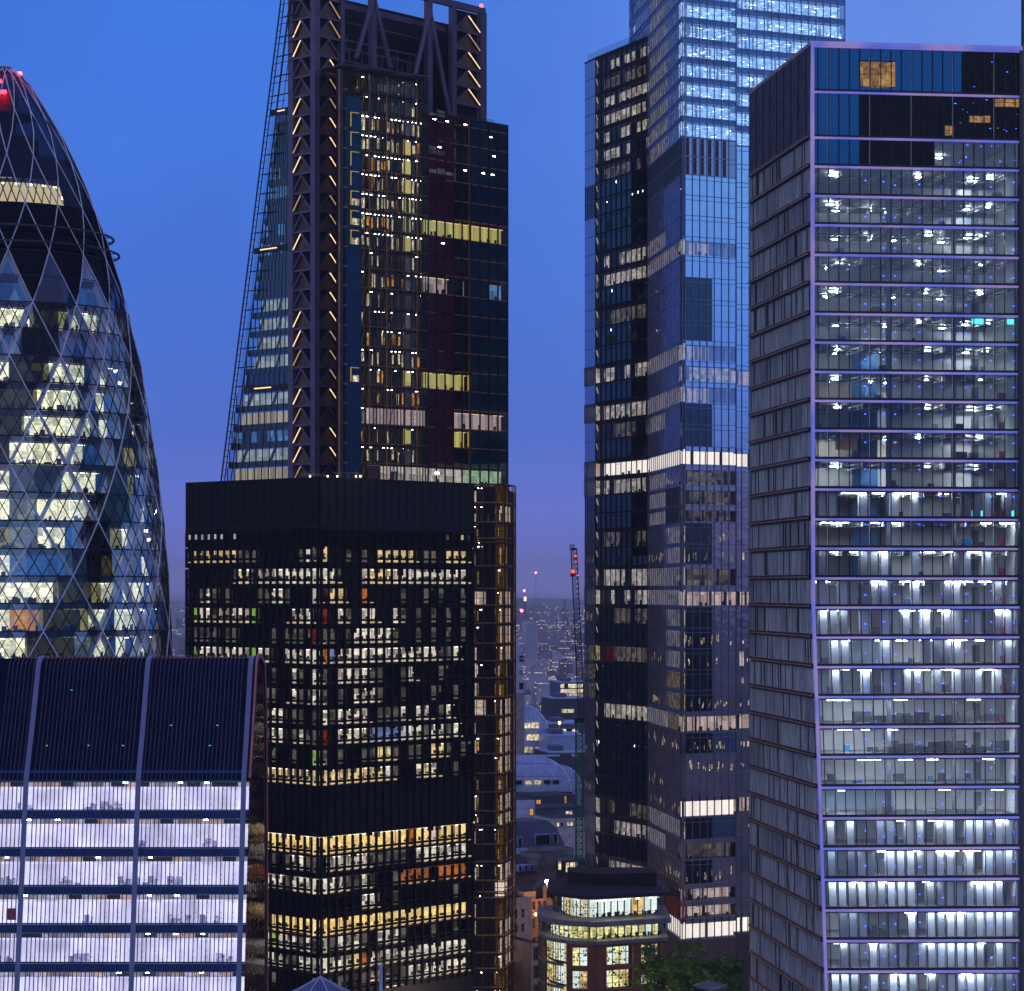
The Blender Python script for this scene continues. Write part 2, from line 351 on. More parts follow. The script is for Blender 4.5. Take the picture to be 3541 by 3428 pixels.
        # castellated ceiling beams running into the depth
        if 2 < k < 18:
            u = 1.5
            while u < W - 1:
                zc = zt - 0.37
                for dd in range(0, 9):
                    d = -0.7 - dd * 1.0
                    room.fb(RF, u, u + 0.15, zc - 0.72, zc - 0.54, d - 1.0, d, 'truss_grey')
                    room.fb(RF, u, u + 0.15, zc - 0.20, zc - 0.01, d - 1.0, d, 'truss_grey')
                    room.fb(RF, u + 0.01, u + 0.13, zc - 0.54, zc - 0.20, d - 0.62, d - 0.25, 'truss_grey')
                u += 2.9
            for dd in (3.2, 6.4):
                room.fb(RF, 1.0, W - 1, zt - 0.95, zt - 0.80, -dd - 0.15, -dd, 'ceiling_grey')
        # loose things on the floors
        for _ in range(3 if k < 18 else 7):
            u = rnd.uniform(1, W - 2); d = -rnd.uniform(1.5, 6)
            room.fb(RF, u, u + rnd.uniform(0.4, 1.6), zb + 0.28, zb + 0.28 + rnd.uniform(0.3, 1.1), d - 0.5, d, rnd.choice(['furniture', 'furniture', 'wall_grey', 'blue_sheet', 'column_grey']))
        if k in (21, 22):
            for _ in range(26):
                u = rnd.uniform(6, W - 2); d = -rnd.uniform(1.0, 5)
                room.fb(RF, u, u + rnd.uniform(0.4, 2.6), zb + 0.28, zb + 0.28 + rnd.uniform(0.4, 1.5), d - 0.6, d, 'furniture')
        if 9 < k < 22:
            u = upx(RF, 3466, (zt + zb) / 2); room.fb(RF, u, u + 0.7, zb + 0.28, zb + 1.3, -1.6, -1.1, 'red_crate')
        if k == 12: room.fb(RF, upx(RF, 2905, zt), upx(RF, 2980, zt), zt - 2.6, zt - 0.4, -2.6, -2.5, 'orange_sheet')
        if k == 10: room.fb(RF, upx(RF, 3268, zt), upx(RF, 3316, zt), zt - 1.7, zt - 0.4, -2.6, -2.5, 'orange_sheet')
        room.build('interior', tower)
        if k >= 14:
            fr.fb(RF, 0.5, W - 0.1, zt - 0.52, zt - 0.301, -0.22, -0.12, 'frame_dark')  # valance added to hide the fill strips
            u = 0.6
            while u < W - 1:
                l_ = min(rnd.uniform(2.5, 7.0), W - .6 - u)
                if rnd.random() < (.8 if k != 18 else .4): lm = MB(); FILL_STRIPS.append(lm); lm.fb(RF, u, u + l_, zt - 0.42, zt - 0.385, -0.66, -0.40, rnd.choice(['fill_strip_a', 'fill_strip_a', 'fill_strip_b']))  # strips added to brighten the screens from in front
                u += l_ + .3
        # ceiling lamps
        dim = 0.0 if k in (18,) else 1.0
        for lp, dp in ((2905, 3.0), (3212, 3.0), (3385, 5.5), (3432, 3.2), (2925, 9.0), (3060, 7.0), (3150, 9.5), (3330, 10.5)):
            if k >= 14: dp = min(dp, rnd.choice([.75, .85, 3.0]))
            if k < 14 and rnd.random() < .22: continue
            if dp > core - 0.5 or (k <= 3 and lp < 3200 and dp > 3.2): continue
            if k > 24 and rnd.random() < 0.25: continue
            if k > 17 and rnd.random() < 0.2: continue
            u = upx(RF, lp, (zt + zb) / 2) + rnd.uniform(-.9, .9)
            if k >= 14 and rnd.random() < .8: u = rnd.uniform(1.5, W - 1.5)
            if u < x0 + 0.6 or u > W - 1: continue
            lm = MB(); LAMPS.append(lm); hw = .42 if k < 14 else rnd.uniform(.5, 1.1); lm.fb(RF, u - hw, u + hw, zt - 0.80 if k < 14 else zt - .62, zt - 0.74 if k < 14 else zt - .54, -dp - 0.26, -dp, 'tube_lamp' if k < 14 else 'tube_soft')
        for lp in (2995, 3058, 3098, 3182, 3262, 3344, 3430, 3508):
            if rnd.random() < 0.15: continue
            u = upx(RF, lp, (zt + zb) / 2)
            if u > W - 0.5 or u < x0: continue
            fz = 0.75 if k < 6 else (0.5 if k < 12 else 0.55)
            fz = {4: .25, 5: .2, 6: .25, 7: .3, 8: .35, 9: .4, 10: .5, 11: .55, 12: .6, 13: .7, 14: .8, 15: .85, 16: .9}.get(k, rnd.uniform(0.3, 0.6))
            z = g0 + (g1 - g0) * fz
            bl = MB(); SPOTS.append(bl); bl.fb(RF, u - 0.09, u + 0.09, z - 0.06, z + 0.06, -0.50, -0.35, 'spot_blue')
        if k in (8, 14):
            for a_, b_ in ((3370, 3416), (3492, 3522)):
                zz = zt - 1.1 if k == 8 else zb + 0.4
                s_ = MB(); s_.fb(RF, upx(RF, a_, zt), upx(RF, b_, zt), zz, zz + 0.75, -1.3, -1.22, 'screen_cyan')
                s_.build('screen', tower)
    b = mb.build('window_band', tower)
    fr.build('frame', b)
capped('ceiling_lamp', tower, LAMPS); capped('fill_strip', tower, FILL_STRIPS); capped('blue_spotlight', tower, SPOTS)
# rest of the front below the last modelled storey is closed off by the storeys themselves; corner post and parapet
mb = MB()
zs = [zl[0]] + [z for z in zl if z < Z0]
for a, b_ in zip([zl[0]] + zs[1:-1], [zs[1]] + zs[2:]):
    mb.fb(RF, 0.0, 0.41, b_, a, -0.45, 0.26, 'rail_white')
    mb.fb(RF, W - 0.04, W + 0.4, b_, a, -0.45, 0.24, 'frame_mid')
mb.build('corner_post', tower)
mb = MB(); mb.fb(RF, 0.0, W + 0.4, zl[0] + 0.003, zl[0] + 0.55, -0.6, 0.30, 'rail_white'); mb.fb(RL, 0, RL.W - 0.3, zl[0] + 0.003, zl[0] + 0.5, -0.6, 0.1, 'rail_brown')
mb.build('parapet', tower)
# left side: louvred screens between brown double rails
WL = RL.W
llines = [157, 315, 473, 573, 675, 775.5, 878, 978.5, 1082.5, 1181, 1283, 1383, 1486, 1588, 1689.5, 1792.6, 1894, 1997]
for k in range(len(zl) - 1):
    zt, zb = zl[k], zl[k + 1]; mb = MB(); n = 3
    u = 0.0
    if k < 2:
        mb.fb(RL, 0, WL, zb, zt, -0.3, 0.0, 'louvre_dark')
        nf = 60
        for i in range(nf): mb.fb(RL, i * WL / nf, i * WL / nf + 0.12, zb, zt, 0.0, 0.16, 'louvre_dark' if i % 7 else 'frame_dark')
    else:
        xs = [0, WL * 0.22, WL * 0.5, WL * 0.86, WL]
        for a, b_ in zip(xs[:-1], xs[1:]):
            m_ = rnd.choice(['louvre_panel'] * 5 + ['louvre_dark'] + ['louvre_light'] * (2 if k > 7 else 0))
            if k < 5: m_ = rnd.choice(['louvre_dark', 'louvre_panel', 'louvre_dark'])
            mb.fb(RL, a, b_ - 0.25, zb + 0.35, zt - 0.35, -0.3, -0.02, m_)
            mb.fb(RL, b_ - 0.25, b_, zb + 0.35, zt - 0.35, -0.4, -0.1, 'louvre_dark')
        nf = 54
        for i in range(nf):
            m_ = 'louvre_panel' if rnd.random() > 0.12 else 'frame_dark'
            mb.fb(RL, i * WL / nf, i * WL / nf + 0.08, zb + 0.35, zt - 0.35, -0.019, 0.10, m_)
        mb.fb(RL, 0, WL - 0.3, zb + 0.02, zb + 0.34, -0.1, 0.22, 'frame_dark')
        mb.fb(RL, 0, WL - 0.3, zt - 0.34, zt - 0.02, -0.1, 0.05, 'frame_dark')
    p = mb.build('louvre_band', tower)
    rl = MB()
    if k >= 1:
        rl.fb(RL, .5, WL - 0.5, zb - 0.02, zb + 0.16, 0.23, 0.45, 'rail_brown')
        rl.fb(RL, .5, WL - 0.5, zb + 0.36, zb + 0.44, 0.23, 0.38, 'rail_brown')
        for i in range(28): rl.fb(RL, i * WL / 28, i * WL / 28 + 0.12, zb + 0.165, zb + 0.30, 0.25, 0.40, 'frame_dark')
        rl.build('rail', p)
mb = MB()
a = rt_corner(200); b_ = rt_right(200); c = P2(2595, 394.5); dx, dy = b_[0] - a[0], b_[1] - a[1]
mb.prism([(a[0] + .1, a[1] + .3), (b_[0], b_[1] + .3), (c[0] + dx, c[1] + dy + 3), (c[0] + .2, c[1])], zl[0] - 0.4, zl[0] - 0.05, 'roof_dark')
mb.prism([(c[0] + 0.4, c[1] + 0.2), (c[0] + dx, c[1] + dy + 3), (c[0] + dx, c[1] + dy + 4), (c[0] + .4, c[1] + 1)], 0, zl[0] - 0.5, 'louvre_dark')
mb.prism([(b_[0] + .45, b_[1] + .1), (b_[0] + .85, b_[1] + .1), (c[0] + dx + .6, c[1] + dy + 3), (c[0] + dx + .1, c[1] + dy + 3)], 0, zl[0] - 0.5, 'louvre_dark')
mb.build('roof', tower)
# sliver of the neighbour at the right edge
nb = thing('dark_tower', 'thin strip of dark blue tower cut by the right edge of the picture', 'office tower', (PX(3600, 372), 372, 0))
solid('navy_panel', (0.015, 0.025, 0.07, 1), 0.35, 0.3, var=0.4, scale=0.2)
lit('neigh_warm', lin(255, 200, 150), 0.8)
A = P2(3531, 372); B = (A[0] + 26, 374)
NF = Fr(A, B)
mb = MB(); mb.prism([A, B, (B[0] + 3, B[1] + 25), (A[0] * 1.075, A[1] + 25)], 0, 215, 'navy_panel'); mb.build('wall', nb)
for k in range(52):
    z = 2 + k * 4.0; py = HY - (z - CZ) * F / 372
    mb = MB()
    for i in range(16):
        m_ = 'neigh_warm' if (py > 1350 and rnd.random() < 0.35) else 'rt_blind_glass'
        mb.fb(NF, 0.3 + i * 1.6, 1.7 + i * 1.6, z + 0.7, z + 3.3, 0.01, 0.05, m_)
    mb.fb(NF, 0, 26, z - 0.1, z + 0.1, 0.02, 0.2, 'frame_mid')
    mb.build('window_band', nb)
# ================================================================== black steel office tower in the middle
solid('bronze_glass', (0.005, 0.0045, 0.006, 1), 0.15, 0.0, var=0.5, scale=0.6, spec=0.2)
solid('black_panel', (0.003, 0.0026, 0.005, 1), 0.45, 0.0, var=0.5, scale=0.4, spec=0.12)
solid('black_panel_right', (0.004, 0.004, 0.007, 1), 0.40, 0.0, var=0.5, scale=0.4, spec=0.2)
_c = (2.3, 2.3, 1.05)
lit('bt_w', lin(238, 226, 208), 0.74, _c, 0.25, 1.4)
lit('bt_d', lin(150, 142, 130), 0.30, _c, 0.2, 1.2)
lit('bt_y', lin(250, 220, 156), 0.72, _c, 0.5, 1.25)
lit('bt_Y', lin(252, 214, 136), 0.95, _c, 0.7, 1.2)
lit('bt_r', lin(190, 60, 40), 0.28, _c, 0.4, 1.2)
lit('bt_o', lin(225, 130, 60), 0.5, _c, 0.5, 1.2)
lit('bt_g', lin(160, 205, 90), 0.6, _c, 0.7, 1.2)
lit('bt_b', lin(130, 145, 210), 0.55, _c, 0.6, 1.3)
lit('bt_c', lin(190, 190, 200), 0.7, _c, 0.5, 1.3)
lamp('bt_sill', lin(255, 220, 170), 0.55); lamp('bt_strip', lin(255, 244, 220), 2.2)
YB = 485.0
bc = P2(1105, YB); bl_ = P2(645.5, YB * 1.055); br_ = P2(1637, YB * 1.062)
BL = Fr(bl_, bc); BR = Fr(bc, br_)
bt = thing('black_tower', 'black steel office tower with ribbons of lit windows, one corner towards the viewer', 'office tower', (bc[0], YB + 20, 0))
def bz(py): return PZ(py, YB)
rows = [ # py of window top at the corner, left face pattern, right face pattern
 (1890, 'yyywyyyddd......dwdy', 'dd..d.d.yyyyy.dd.yyy'),
 (1966, '.......yw.wwwwwwwwww', 'www...wyyywwwwwwwwww'),
 (2035, '.dwd.d....ddwwd.....', 'wryy..o....d..d.d..d'),
 (2106, 'gwwdwwwwwg.....wwwdr', '.d.wd.ww..wd.d.d.d.d'),
 (2176, 'dddd.dd.....d.ddd.wd', 'rdd.dwwwwwd..d.d.d.d'),
 (2245, 'gwwwwwwwwgww..wwwwoo', 'wwbwwwwwwwwwwwwwddw.'),
 (2316, '............d..wd..d', 'wd.wwwwdd..dw...d...'),
 (2387, 'd.....d....dd..wd.wd', 'w..d.wwwd..d...d..d.'),
 (2457, 'd...........ww.dd.rw', 'd.dwwww.dddw.ww.dw..'),
 (2526, 'd..d.......dww.dwddr', 'dd.wwwwbbbbcwwdwwdw.'),
 (2596, '..........d.d..d...d', 'g..d..ddyyd.dd.yyd.d'),
 (2666, '..yyyyyyyyyyyyyyyyyy', 'yyyyyyyyywd..wyw..d.'),
 None,
 (2897, 'YYYYYYYYYYYYYYYYYYYY', 'YYYYYYYYYYYYoYYwYYYY'),
 (2968, '............d.dwwd..', 'dwwwwwwddddd.wwwwwww'),
 (3042, 'wwwwwwwwwwwwwwdwwwwww', 'wwwwddwd..doooo.oooo'),
 (3113, '....................', '......ww..d.......d.'),
 (3178, 'YYYYYYYYYYYYYYYYYYYY', 'YYYYYYYYYYYYYYYYYYYY'),
 (3247, 'wwwwwwwwwwwwgwwwdwww', 'd.dwwwd.wwwd...d..d.'),
 (3316, 'wwwwwwwwwwwwwwddwwww', 'wwwwwyowwwwwwwwwwwww'),
 (3386, '............d.......', 'ww.d..d....dwwwwwwww'),
]
NBAY = 20
rnd = random.Random(5)
ztop = PZ(1649, YB)
def mull(mb, z0, z1):
    for fr in (BL, BR):
        for i in range(NBAY + 1):
            u = fr.W * i / NBAY; w2 = 0.20 if 0 < i < NBAY else 0.5
            mb.fb(fr, max(0.02, u - w2), min(fr.W - 0.02, u + w2), z0, z1, 0.02, 0.42, 'black_steel')
def solidband(z0, z1, name, dpt=0.0):
    mb = MB()
    mb.fb(BL, 0, BL.W, z0, z1, -0.4, dpt, 'black_panel'); mb.fb(BR, 0, BR.W, z0, z1, -0.4, dpt, 'black_panel_right')
    return mb.build(name, bt)
# crown, plant storeys
solidband(bz(1832), ztop, 'crown_panel', 0.20)
cr = MB()
for fr in (BL, BR):
    for i in range(NBAY + 1): cr.fb(fr, max(0, fr.W * i / NBAY - 0.05), min(fr.W, fr.W * i / NBAY + 0.05), bz(1832), ztop - 0.05, 0.21, 0.27, 'black_steel')
    cr.fb(fr, 0, fr.W, bz(1822), bz(1816), 0.28, 0.36, 'bronze_glass')
cr.build('cladding_joint', bt)
# small clerestory row under the crown
mb = MB(); z0, z1 = bz(1858), bz(1840)
for fr, pat in ((BL, 'cccccc.c............'), (BR, '................d.yd')):
    mb.fb(fr, 0, fr.W, z0 - 2.2, bz(1832), -0.4, -0.25, 'black_panel')
    for i in range(NBAY):
        if pat[i] != '.': mb.fb(fr, fr.W * (i + .5) / NBAY - 0.6, fr.W * (i + .5) / NBAY + (0.1 if i % 2 else .5), z0, z1, -0.24, -0.2, 'bt_' + pat[i])
mull(mb, bz(1886), bz(1832))
mb.build('clerestory', bt)
H = 35 / F * YB
prev = None
for r in rows:
    if r is None:
        solidband(bz(2890), bz(2736), 'plant_panel', 0.10); p = MB(); mull(p, bz(2890), bz(2736)); p.build('mullion', bt); continue
    py, pl, pr = r; zt = bz(py); zb_ = zt - (1.95 if 'Y' not in pl else 2.45)
    zlow = zt - 3.72
    mb = MB(); fm = MB()
    for fr in (BL, BR): mb.fb(fr, .4, fr.W - .4, zb_ - .86, zt + .01, -1.98, -1.90, 'bronze_glass')
    for fr, pat, side in ((BL, pl, 0), (BR, pr, 1)):
        # dark spandrel below the windows with a thin glazed strip above floor level
        fm.fb(fr, 0, fr.W, zb_ - 0.42, zb_, -0.35, 0.0, 'black_panel' if side == 0 else 'black_panel_right')
        fm.fb(fr, 0, fr.W, zlow, zb_ - 0.85, -0.36, 0.01, 'black_panel' if side == 0 else 'black_panel_right')
        fm.fb(fr, 0, fr.W, zlow + 0.3, zlow + 0.42, 0.011, 0.06, 'bronze_glass')
        for i in range(NBAY):
            c = pat[i] if i < len(pat) else '.'
            u0, u1 = fr.W * i / NBAY + 0.20, fr.W * (i + 1) / NBAY - 0.20
            if c == '.':
                if rnd.random() < 0.25: mb.fb(fr, u0 + rnd.uniform(0, .5), u0 + rnd.uniform(.6, 1.2), zb_ + 0.2, zt - rnd.uniform(.1, 1.2), -0.8, -0.7, 'bronze_glass')
                continue
            k = rnd.random()
            m_ = 'bt_' + c
            # the room: back wall set 1.6 m in, blinds, desks, bright ceiling strip
            mb.fb(fr, u0 - .3, u1 + .3, zb_ - 0.85, zt, -1.75, -1.6, m_)
            split = rnd.random()
            if rnd.random() < .3: mb.fb(fr, u0, u1, zt - rnd.uniform(.3, 1.3), zt, -.66, -.60, rnd.choice(['bt_d', 'bronze_glass']))
            if split < 0.45:
                uu = u0 + (u1 - u0) * rnd.uniform(.25, .75); mb.fb(fr, uu - 0.05, uu + 0.05, zb_, zt, -0.3, -0.2, 'black_steel')
            if split > 0.8 and c in 'wyc': mb.fb(fr, u0, u0 + (u1 - u0) * rnd.uniform(.3, .8), zb_ + rnd.uniform(0, .8), zt, -0.5, -0.42, 'bt_d')
            if c in 'Yyw' and rnd.random() < (0.8 if c == 'Y' else 0.4): mb.fb(fr, u0, u1, zt - 0.26, zt - 0.14, -1.2, -1.05, 'bt_strip')
            if c not in 'd.':
                for _ in range(rnd.choice([1, 2, 3, 4])):
                    uu = rnd.uniform(u0, u1 - 0.3); hh = rnd.uniform(0.15, 0.75); ww = rnd.uniform(0.2, 0.7)
                    mb.fb(fr, uu, min(u1, uu + ww), zb_ + 0.001, zb_ + hh, -1.2 - rnd.random() * .3, -0.9, 'furniture')
                if side == 1 or rnd.random() < 0.6: mb.fb(fr, u0, u1 - rnd.uniform(0, .4), zb_ - 0.8, zb_ - 0.5 - rnd.random() * .15, -0.30, -0.22, 'bt_sill')
    mull(fm, zlow, zt)
    # soffit over the row
    for fr in (BL, BR): fm.fb(fr, 0.3, fr.W - 0.3, zt, zt + 0.03, -2.0, -0.37, 'slab_dark')
    w_ = mb.build('window_band', bt)
    if w_: fm.build('frame', w_)
    else: fm.build('spandrel', bt)
    prev = zlow
solidband(0, prev - 0.01, 'base_panel', 0.0)
mb = MB()
u = ((br_[0] - bc[0]), (br_[1] - bc[1])); far = (bl_[0] + u[0], bl_[1] + u[1])
mb.prism([(bc[0], bc[1] + .6), (br_[0] - .6, br_[1]), far, (bl_[0] + .6, bl_[1])], ztop - 0.5, ztop - 0.1, 'roof_dark')
mb.prism([(bl_[0] + .3, bl_[1] + .3), (bl_[0] + .8, bl_[1] + .3), (far[0] + .5, far[1]), (far[0], far[1])], 0, ztop - 0.6, 'black_panel')
mb.prism([(br_[0] - .3, br_[1] + .3), (br_[0] - .8, br_[1] + .3), (far[0] - .5, far[1]), (far[0], far[1])], 0, ztop - 0.6, 'black_panel')
mb.build('roof', bt)
# what stands on the roof: floodlight, handrail, plant box, cradle
solid('plant_red', (0.10, 0.03, 0.03, 1), 0.6); solid('steel', (0.3, 0.3, 0.33, 1), 0.5, 0.5)
lamp('flood', (1.0, 0.85, 0.8, 1), 160); lamp('warm_point', (1.0, 0.6, 0.3, 1), 12)
fl = thing('floodlight', 'bright floodlight standing on the roof edge of the black tower', 'floodlight', (PX(1511, 492), 492, ztop))
x = PX(1511, 492); mb = MB(); mb.tube((x, 492.5, ztop), (x, 492.5, ztop + 1.3), 0.07, 'steel'); mb.build('pole', fl)
mb = MB(); mb.box(x - .35, x + .35, 492.1, 492.4, ztop + 0.7, ztop + 1.25, 'steel'); h_ = mb.build('housing', fl)
mb = MB(); mb.box(x - .28, x + .28, 492.0, 492.09, ztop + 0.76, ztop + 1.19, 'flood'); mb.build('lens', fl)
hr = thing('roof_handrail', 'thin handrail along the right roof edge of the black tower', 'handrail', (PX(1450, 495), 495, ztop))
mb = MB()
for i in range(18):
    uu = BR.W * (0.42 + 0.028 * i); mb.fb(BR, uu, uu + 0.06, ztop, ztop + 1.1, -2.0, -1.94, 'steel')
mb.build('post', hr); mb = MB(); mb.fb(BR, BR.W * .42, BR.W * .90, ztop + 1.1, ztop + 1.16, -2.0, -1.94, 'steel'); mb.build('rail', hr)
for n_, (px0, px1, py0, m_, lab) in enumerate([(1271, 1311, 1612, 'plant_red', 'dark red plant box beside the roof edge of the black tower'),
                                       (1350, 1362, 1634, 'frame_mid', 'left of two small vent stacks on the roof of the black tower'), (1366, 1374, 1634, 'frame_mid', 'right of two small vent stacks on the roof of the black tower')]):
    t = thing('plant_box' if n_ == 0 else 'vent_stack', lab, 'roof plant', (PX(px0, 497), 497, ztop))
    mb = MB(); mb.box(PX(px0, 497), PX(px1, 497), 497, 500, ztop - .1, PZ(py0, 497), m_); mb.build('casing', t)
    mb = MB(); mb.box(PX(px0, 497) - .15, PX(px1, 497) + .15, 496.8, 500.2, PZ(py0, 497), PZ(py0, 497) + .2, 'steel'); mb.build('lid', t)
cd = thing('window_cradle', 'lit window cleaning cradle and barriers on the roof corner of the black tower', 'cradle', (PX(1150, 500), 500, ztop))
mb = MB()
for i in range(22):
    x = PX(1010 + i * 11, 492); mb.bar((x, 492 + i % 3, ztop - .1), (x + rnd.uniform(-.2, .2), 492 + i % 3, ztop + rnd.uniform(.5, 1.5)), 0.07, 'steel')
mb.bar((PX(1010, 492), 492, ztop + .9), (PX(1120, 492), 492, ztop + .7), .08, 'steel'); mb.bar((PX(1150, 492), 492, ztop + 1.0), (PX(1240, 492), 492, ztop + 1.0), .08, 'steel')
mb.build('barrier', cd)
mb = MB()
for px_ in (1072, 1133, 1166, 1246, 1231): x = PX(px_, 491); mb.box(x - .12, x + .12, 491, 491.2, ztop + .2, ztop + .5, 'warm_point')
mb.build('work_light', cd)
# ================================================================== wedge tower (exposed steel ladder frame, glass north core)
solid('mega_steel', (0.16, 0.13, 0.21, 1), 0.45, 0.3, var=0.2)
solid('amber_steel', (0.42, 0.17, 0.05, 1), 0.5, 0.1, var=0.4)
solid('red_steel', (0.35, 0.03, 0.03, 1), 0.5)
solid('green_steel', (0.02, 0.22, 0.05, 1), 0.5)
solid('brown_infill', (0.17, 0.11, 0.085, 1), 0.7)
solid('recess_dark', (0.006, 0.006, 0.014, 1), 0.7, var=0.5, sz=3)
solid('recess_bar', (0.22, 0.23, 0.28, 1), 0.5, 0.3)
mirror('maroon_glass', (0.065, 0.008, 0.020, 1), 0.02, (0.8, 0.7, 0.8), 0.04, 0.02)
mirror('teal_glass', (0.001, 0.028, 0.062, 1), 0.035, (0.3, 0.8, 1.0), 0.04, 0.02)
mirror('shaft_blue', (0.002, 0.020, 0.060, 1), 0.04, (0.2, 0.6, 1.0), 0.03, 0.02)
mirror('core_dark', (0.004, 0.006, 0.012, 1), 0.03, (0.7, 0.8, 1.0), 0.04, 0.03)
glass('wt_glass', 0.10, (0.55, 0.72, 0.80), (0.6, 0.8, 1.0), 0.02)
glass('core_glass', 0.03, (0.80, 0.80, 0.78), (0.6, 0.8, 1.0), 0.03)
lamp('led_strip', lin(255, 214, 160), 1.5); lamp('led_dim', lin(240, 190, 140), 0.6); lamp('core_tube', (1.0, 0.97, 0.9, 1), 26.0); lamp('yellow_led', lin(220, 180, 60), 0.65); lamp('aviation_red', (1.0, 0.03, 0.03, 1), 14)
_c = (1.2, 1.2, 2.0)
lit('wt_w', lin(225, 215, 205), 0.62, _c, 0.5, 1.3); lit('wt_d', lin(130, 130, 140), 0.22, _c, 0.2, 1.4); lit('wt_cool', lin(100, 145, 205), 0.75, _c, 0.3, 1.3)
lit('wt_curtain', lin(245, 205, 165), 0.60, (0.35, 0.35, 6), 0.4, 1.3, 0.2); lit('wt_y', lin(236, 226, 140), 0.62, (2.0, 2.0, 5), 0.7, 1.15, 0.12)
lit('wt_green', lin(190, 225, 190), 0.60, _c, 0.6, 1.2); lit('wt_p', lin(220, 196, 200), 0.55, (0.8, 0.8, 6), 0.45, 1.25, 0.3)
lit('core_lit', lin(235, 220, 180), 0.8, (0.35, 0.35, 1.6), 0.0, 1.3, 0.6); lit('core_warm', lin(235, 160, 60), 0.75, (0.3, 0.3, 1.5), 0.0, 1.4, 0.6)
lit('core_dim', lin(150, 130, 110), 0.05, (0.35, 0.35, 1.6), 0.0, 1.5, 0.6)
rnd = random.Random(21)
YC = 541.0; K = (580.0 - 541) / (1675 - 1090)
cor = P2(1090, YC)
def slope_px(z):  # left silhouette of the wedge
    py = HY - (z - CZ) * F / 562; return 985 - (985 - 775) * (py - 0) / 1655.0
def WLa(z): return P2(slope_px(z), 562.0)
LF = Fr(P2(775, 562), cor); FF = Fr(cor, P2(1675, 580))
FFW = FF.W
def fu(px): return upx(FF, px, 180)
def lu(px): return upx(LF, px, 180)
wt = thing('wedge_tower', 'wedge-shaped steel and glass skyscraper with lit triangular bracing, sloping up to the right', 'skyscraper', (cor[0], YC + 15, 0))
def wz(py, Y=YC): return PZ(py, Y)
ZT = 219.7
# main columns
mb = MB()
def col(fr, u, w_, name='column', m_='mega_steel', z1=ZT, d0=-0.8, d1=0.35, z0=0):
    c = MB(); c.fb(fr, u - w_ / 2, u + w_ / 2, z0, z1, d0, d1, m_); o = c.build(name, wt); return o
for px, w_ in ((1008, 1.5), (1040, 0.0)):
    if w_: col(LF, lu(px), w_)
col(FF, fu(1092), 1.5, d1=0.5); col(LF, lu(1080), 0.6, d1=0.3); col(FF, fu(1182), 1.1); col(FF, fu(1290), 1.5); col(FF, fu(1484), 1.5); col(FF, fu(1568), 1.4); col(FF, fu(1668), 1.5)
# ladder bays with triangular braces
lad = []
z = ZT - 2.2; n = 0
while z > 20:
    zt_, zb_ = z, z - 3.99
    for bay, (fr, u0, u1, lit_left) in enumerate(((LF, lu(1014), lu(1076), True), (FF, fu(1100), fu(1176), False), (FF, fu(1575), fu(1660), False))):
        if bay == 2 and (zb_ < wz(410, 574)): continue
        br = MB(); um = (u0 + u1) / 2 - (0.25 if bay == 0 else 0)
        br.fb(fr, u0, u1, zb_ - 0.05, zb_ + 0.35, -0.4, 0.12, 'mega_steel')
        a, b, c = fr(u0 + .15, 0.0, zb_ + .55), fr(um, 0.0, zt_ - 0.15), fr(u1 - .15, 0.0, zb_ + .55)
        br.bar(a, b, 0.34, 'mega_steel', 0.34); br.bar(c, b, 0.34, 'mega_steel', 0.34)
        # solid infill behind the triangle
        br.poly([fr(u0 + .3, -0.5, zb_ + .4), fr(u1 - .3, -0.5, zb_ + .4), fr(um, -0.5, zt_ - .5)], 'brown_infill')
        o = br.build('brace', wt)
        led = MB(); on = rnd.random() < (0.9 if bay == 2 else 0.86)
        if on:
            a2, c2, b2 = fr(u0 + .25, 0.24, zb_ + .6), fr(u1 - .25, 0.24, zb_ + .6), fr(um, 0.24, zt_ - 0.35)
            s_ = (a2, b2) if lit_left else (c2, b2)
            led.bar(s_[0], s_[1], 0.26, rnd.choice(['led_strip', 'led_strip', 'led_dim']), 0.10)
            led.build('light_strip', o)
    z -= 3.99; n += 1
mb = MB()
mb.fb(LF, lu(1000), lu(1084), 0, ZT - 1, -1.6, -1.4, 'recess_dark'); mb.fb(FF, fu(1096), fu(1184), 0, ZT - 1, -1.7, -1.5, 'recess_dark'); mb.fb(FF, fu(1572), fu(1668), wz(430, 575), ZT - 1.2, -1.7, -1.5, 'recess_dark')
# recessed upper attic
mb.fb(FF, fu(1186), fu(1664), wz(460), ZT - 2.5, -9.3, -9.0, 'recess_dark')
for i in range(26): mb.fb(FF, fu(1190), fu(1600), ZT - 8 - i * 1.1, ZT - 7.9 - i * 1.1, -8.99, -8.8, 'frame_mid')
mb.build('back_wall', wt)
mb = MB()
for zz in (ZT - 8.2, ZT - 12.0, ZT - 13.8, ZT - 16.4, ZT - 18):
    mb.fb(FF, fu(1190), fu(1480 + 40), zz, zz + 0.25, -6.2, -6.0, 'recess_bar')
for i in range(22):
    u = fu(1195) + rnd.random() * (fu(1520) - fu(1195)); a = ZT - rnd.uniform(11, 15); mb.fb(FF, u, u + 0.18, a - rnd.uniform(2, 5), a, -6.3, -6.1, 'recess_bar')
mb.build('service_gantry', wt)
mb = MB()
mb.fb(FF, fu(1090), FFW, ZT - 1.4, ZT, -0.5, 0.36, 'mega_steel'); mb.fb(FF, fu(1190), fu(1570), ZT - 6.5, ZT - 5.3, -3, -2.2, 'mega_steel')
mb.build('top_beam', wt)
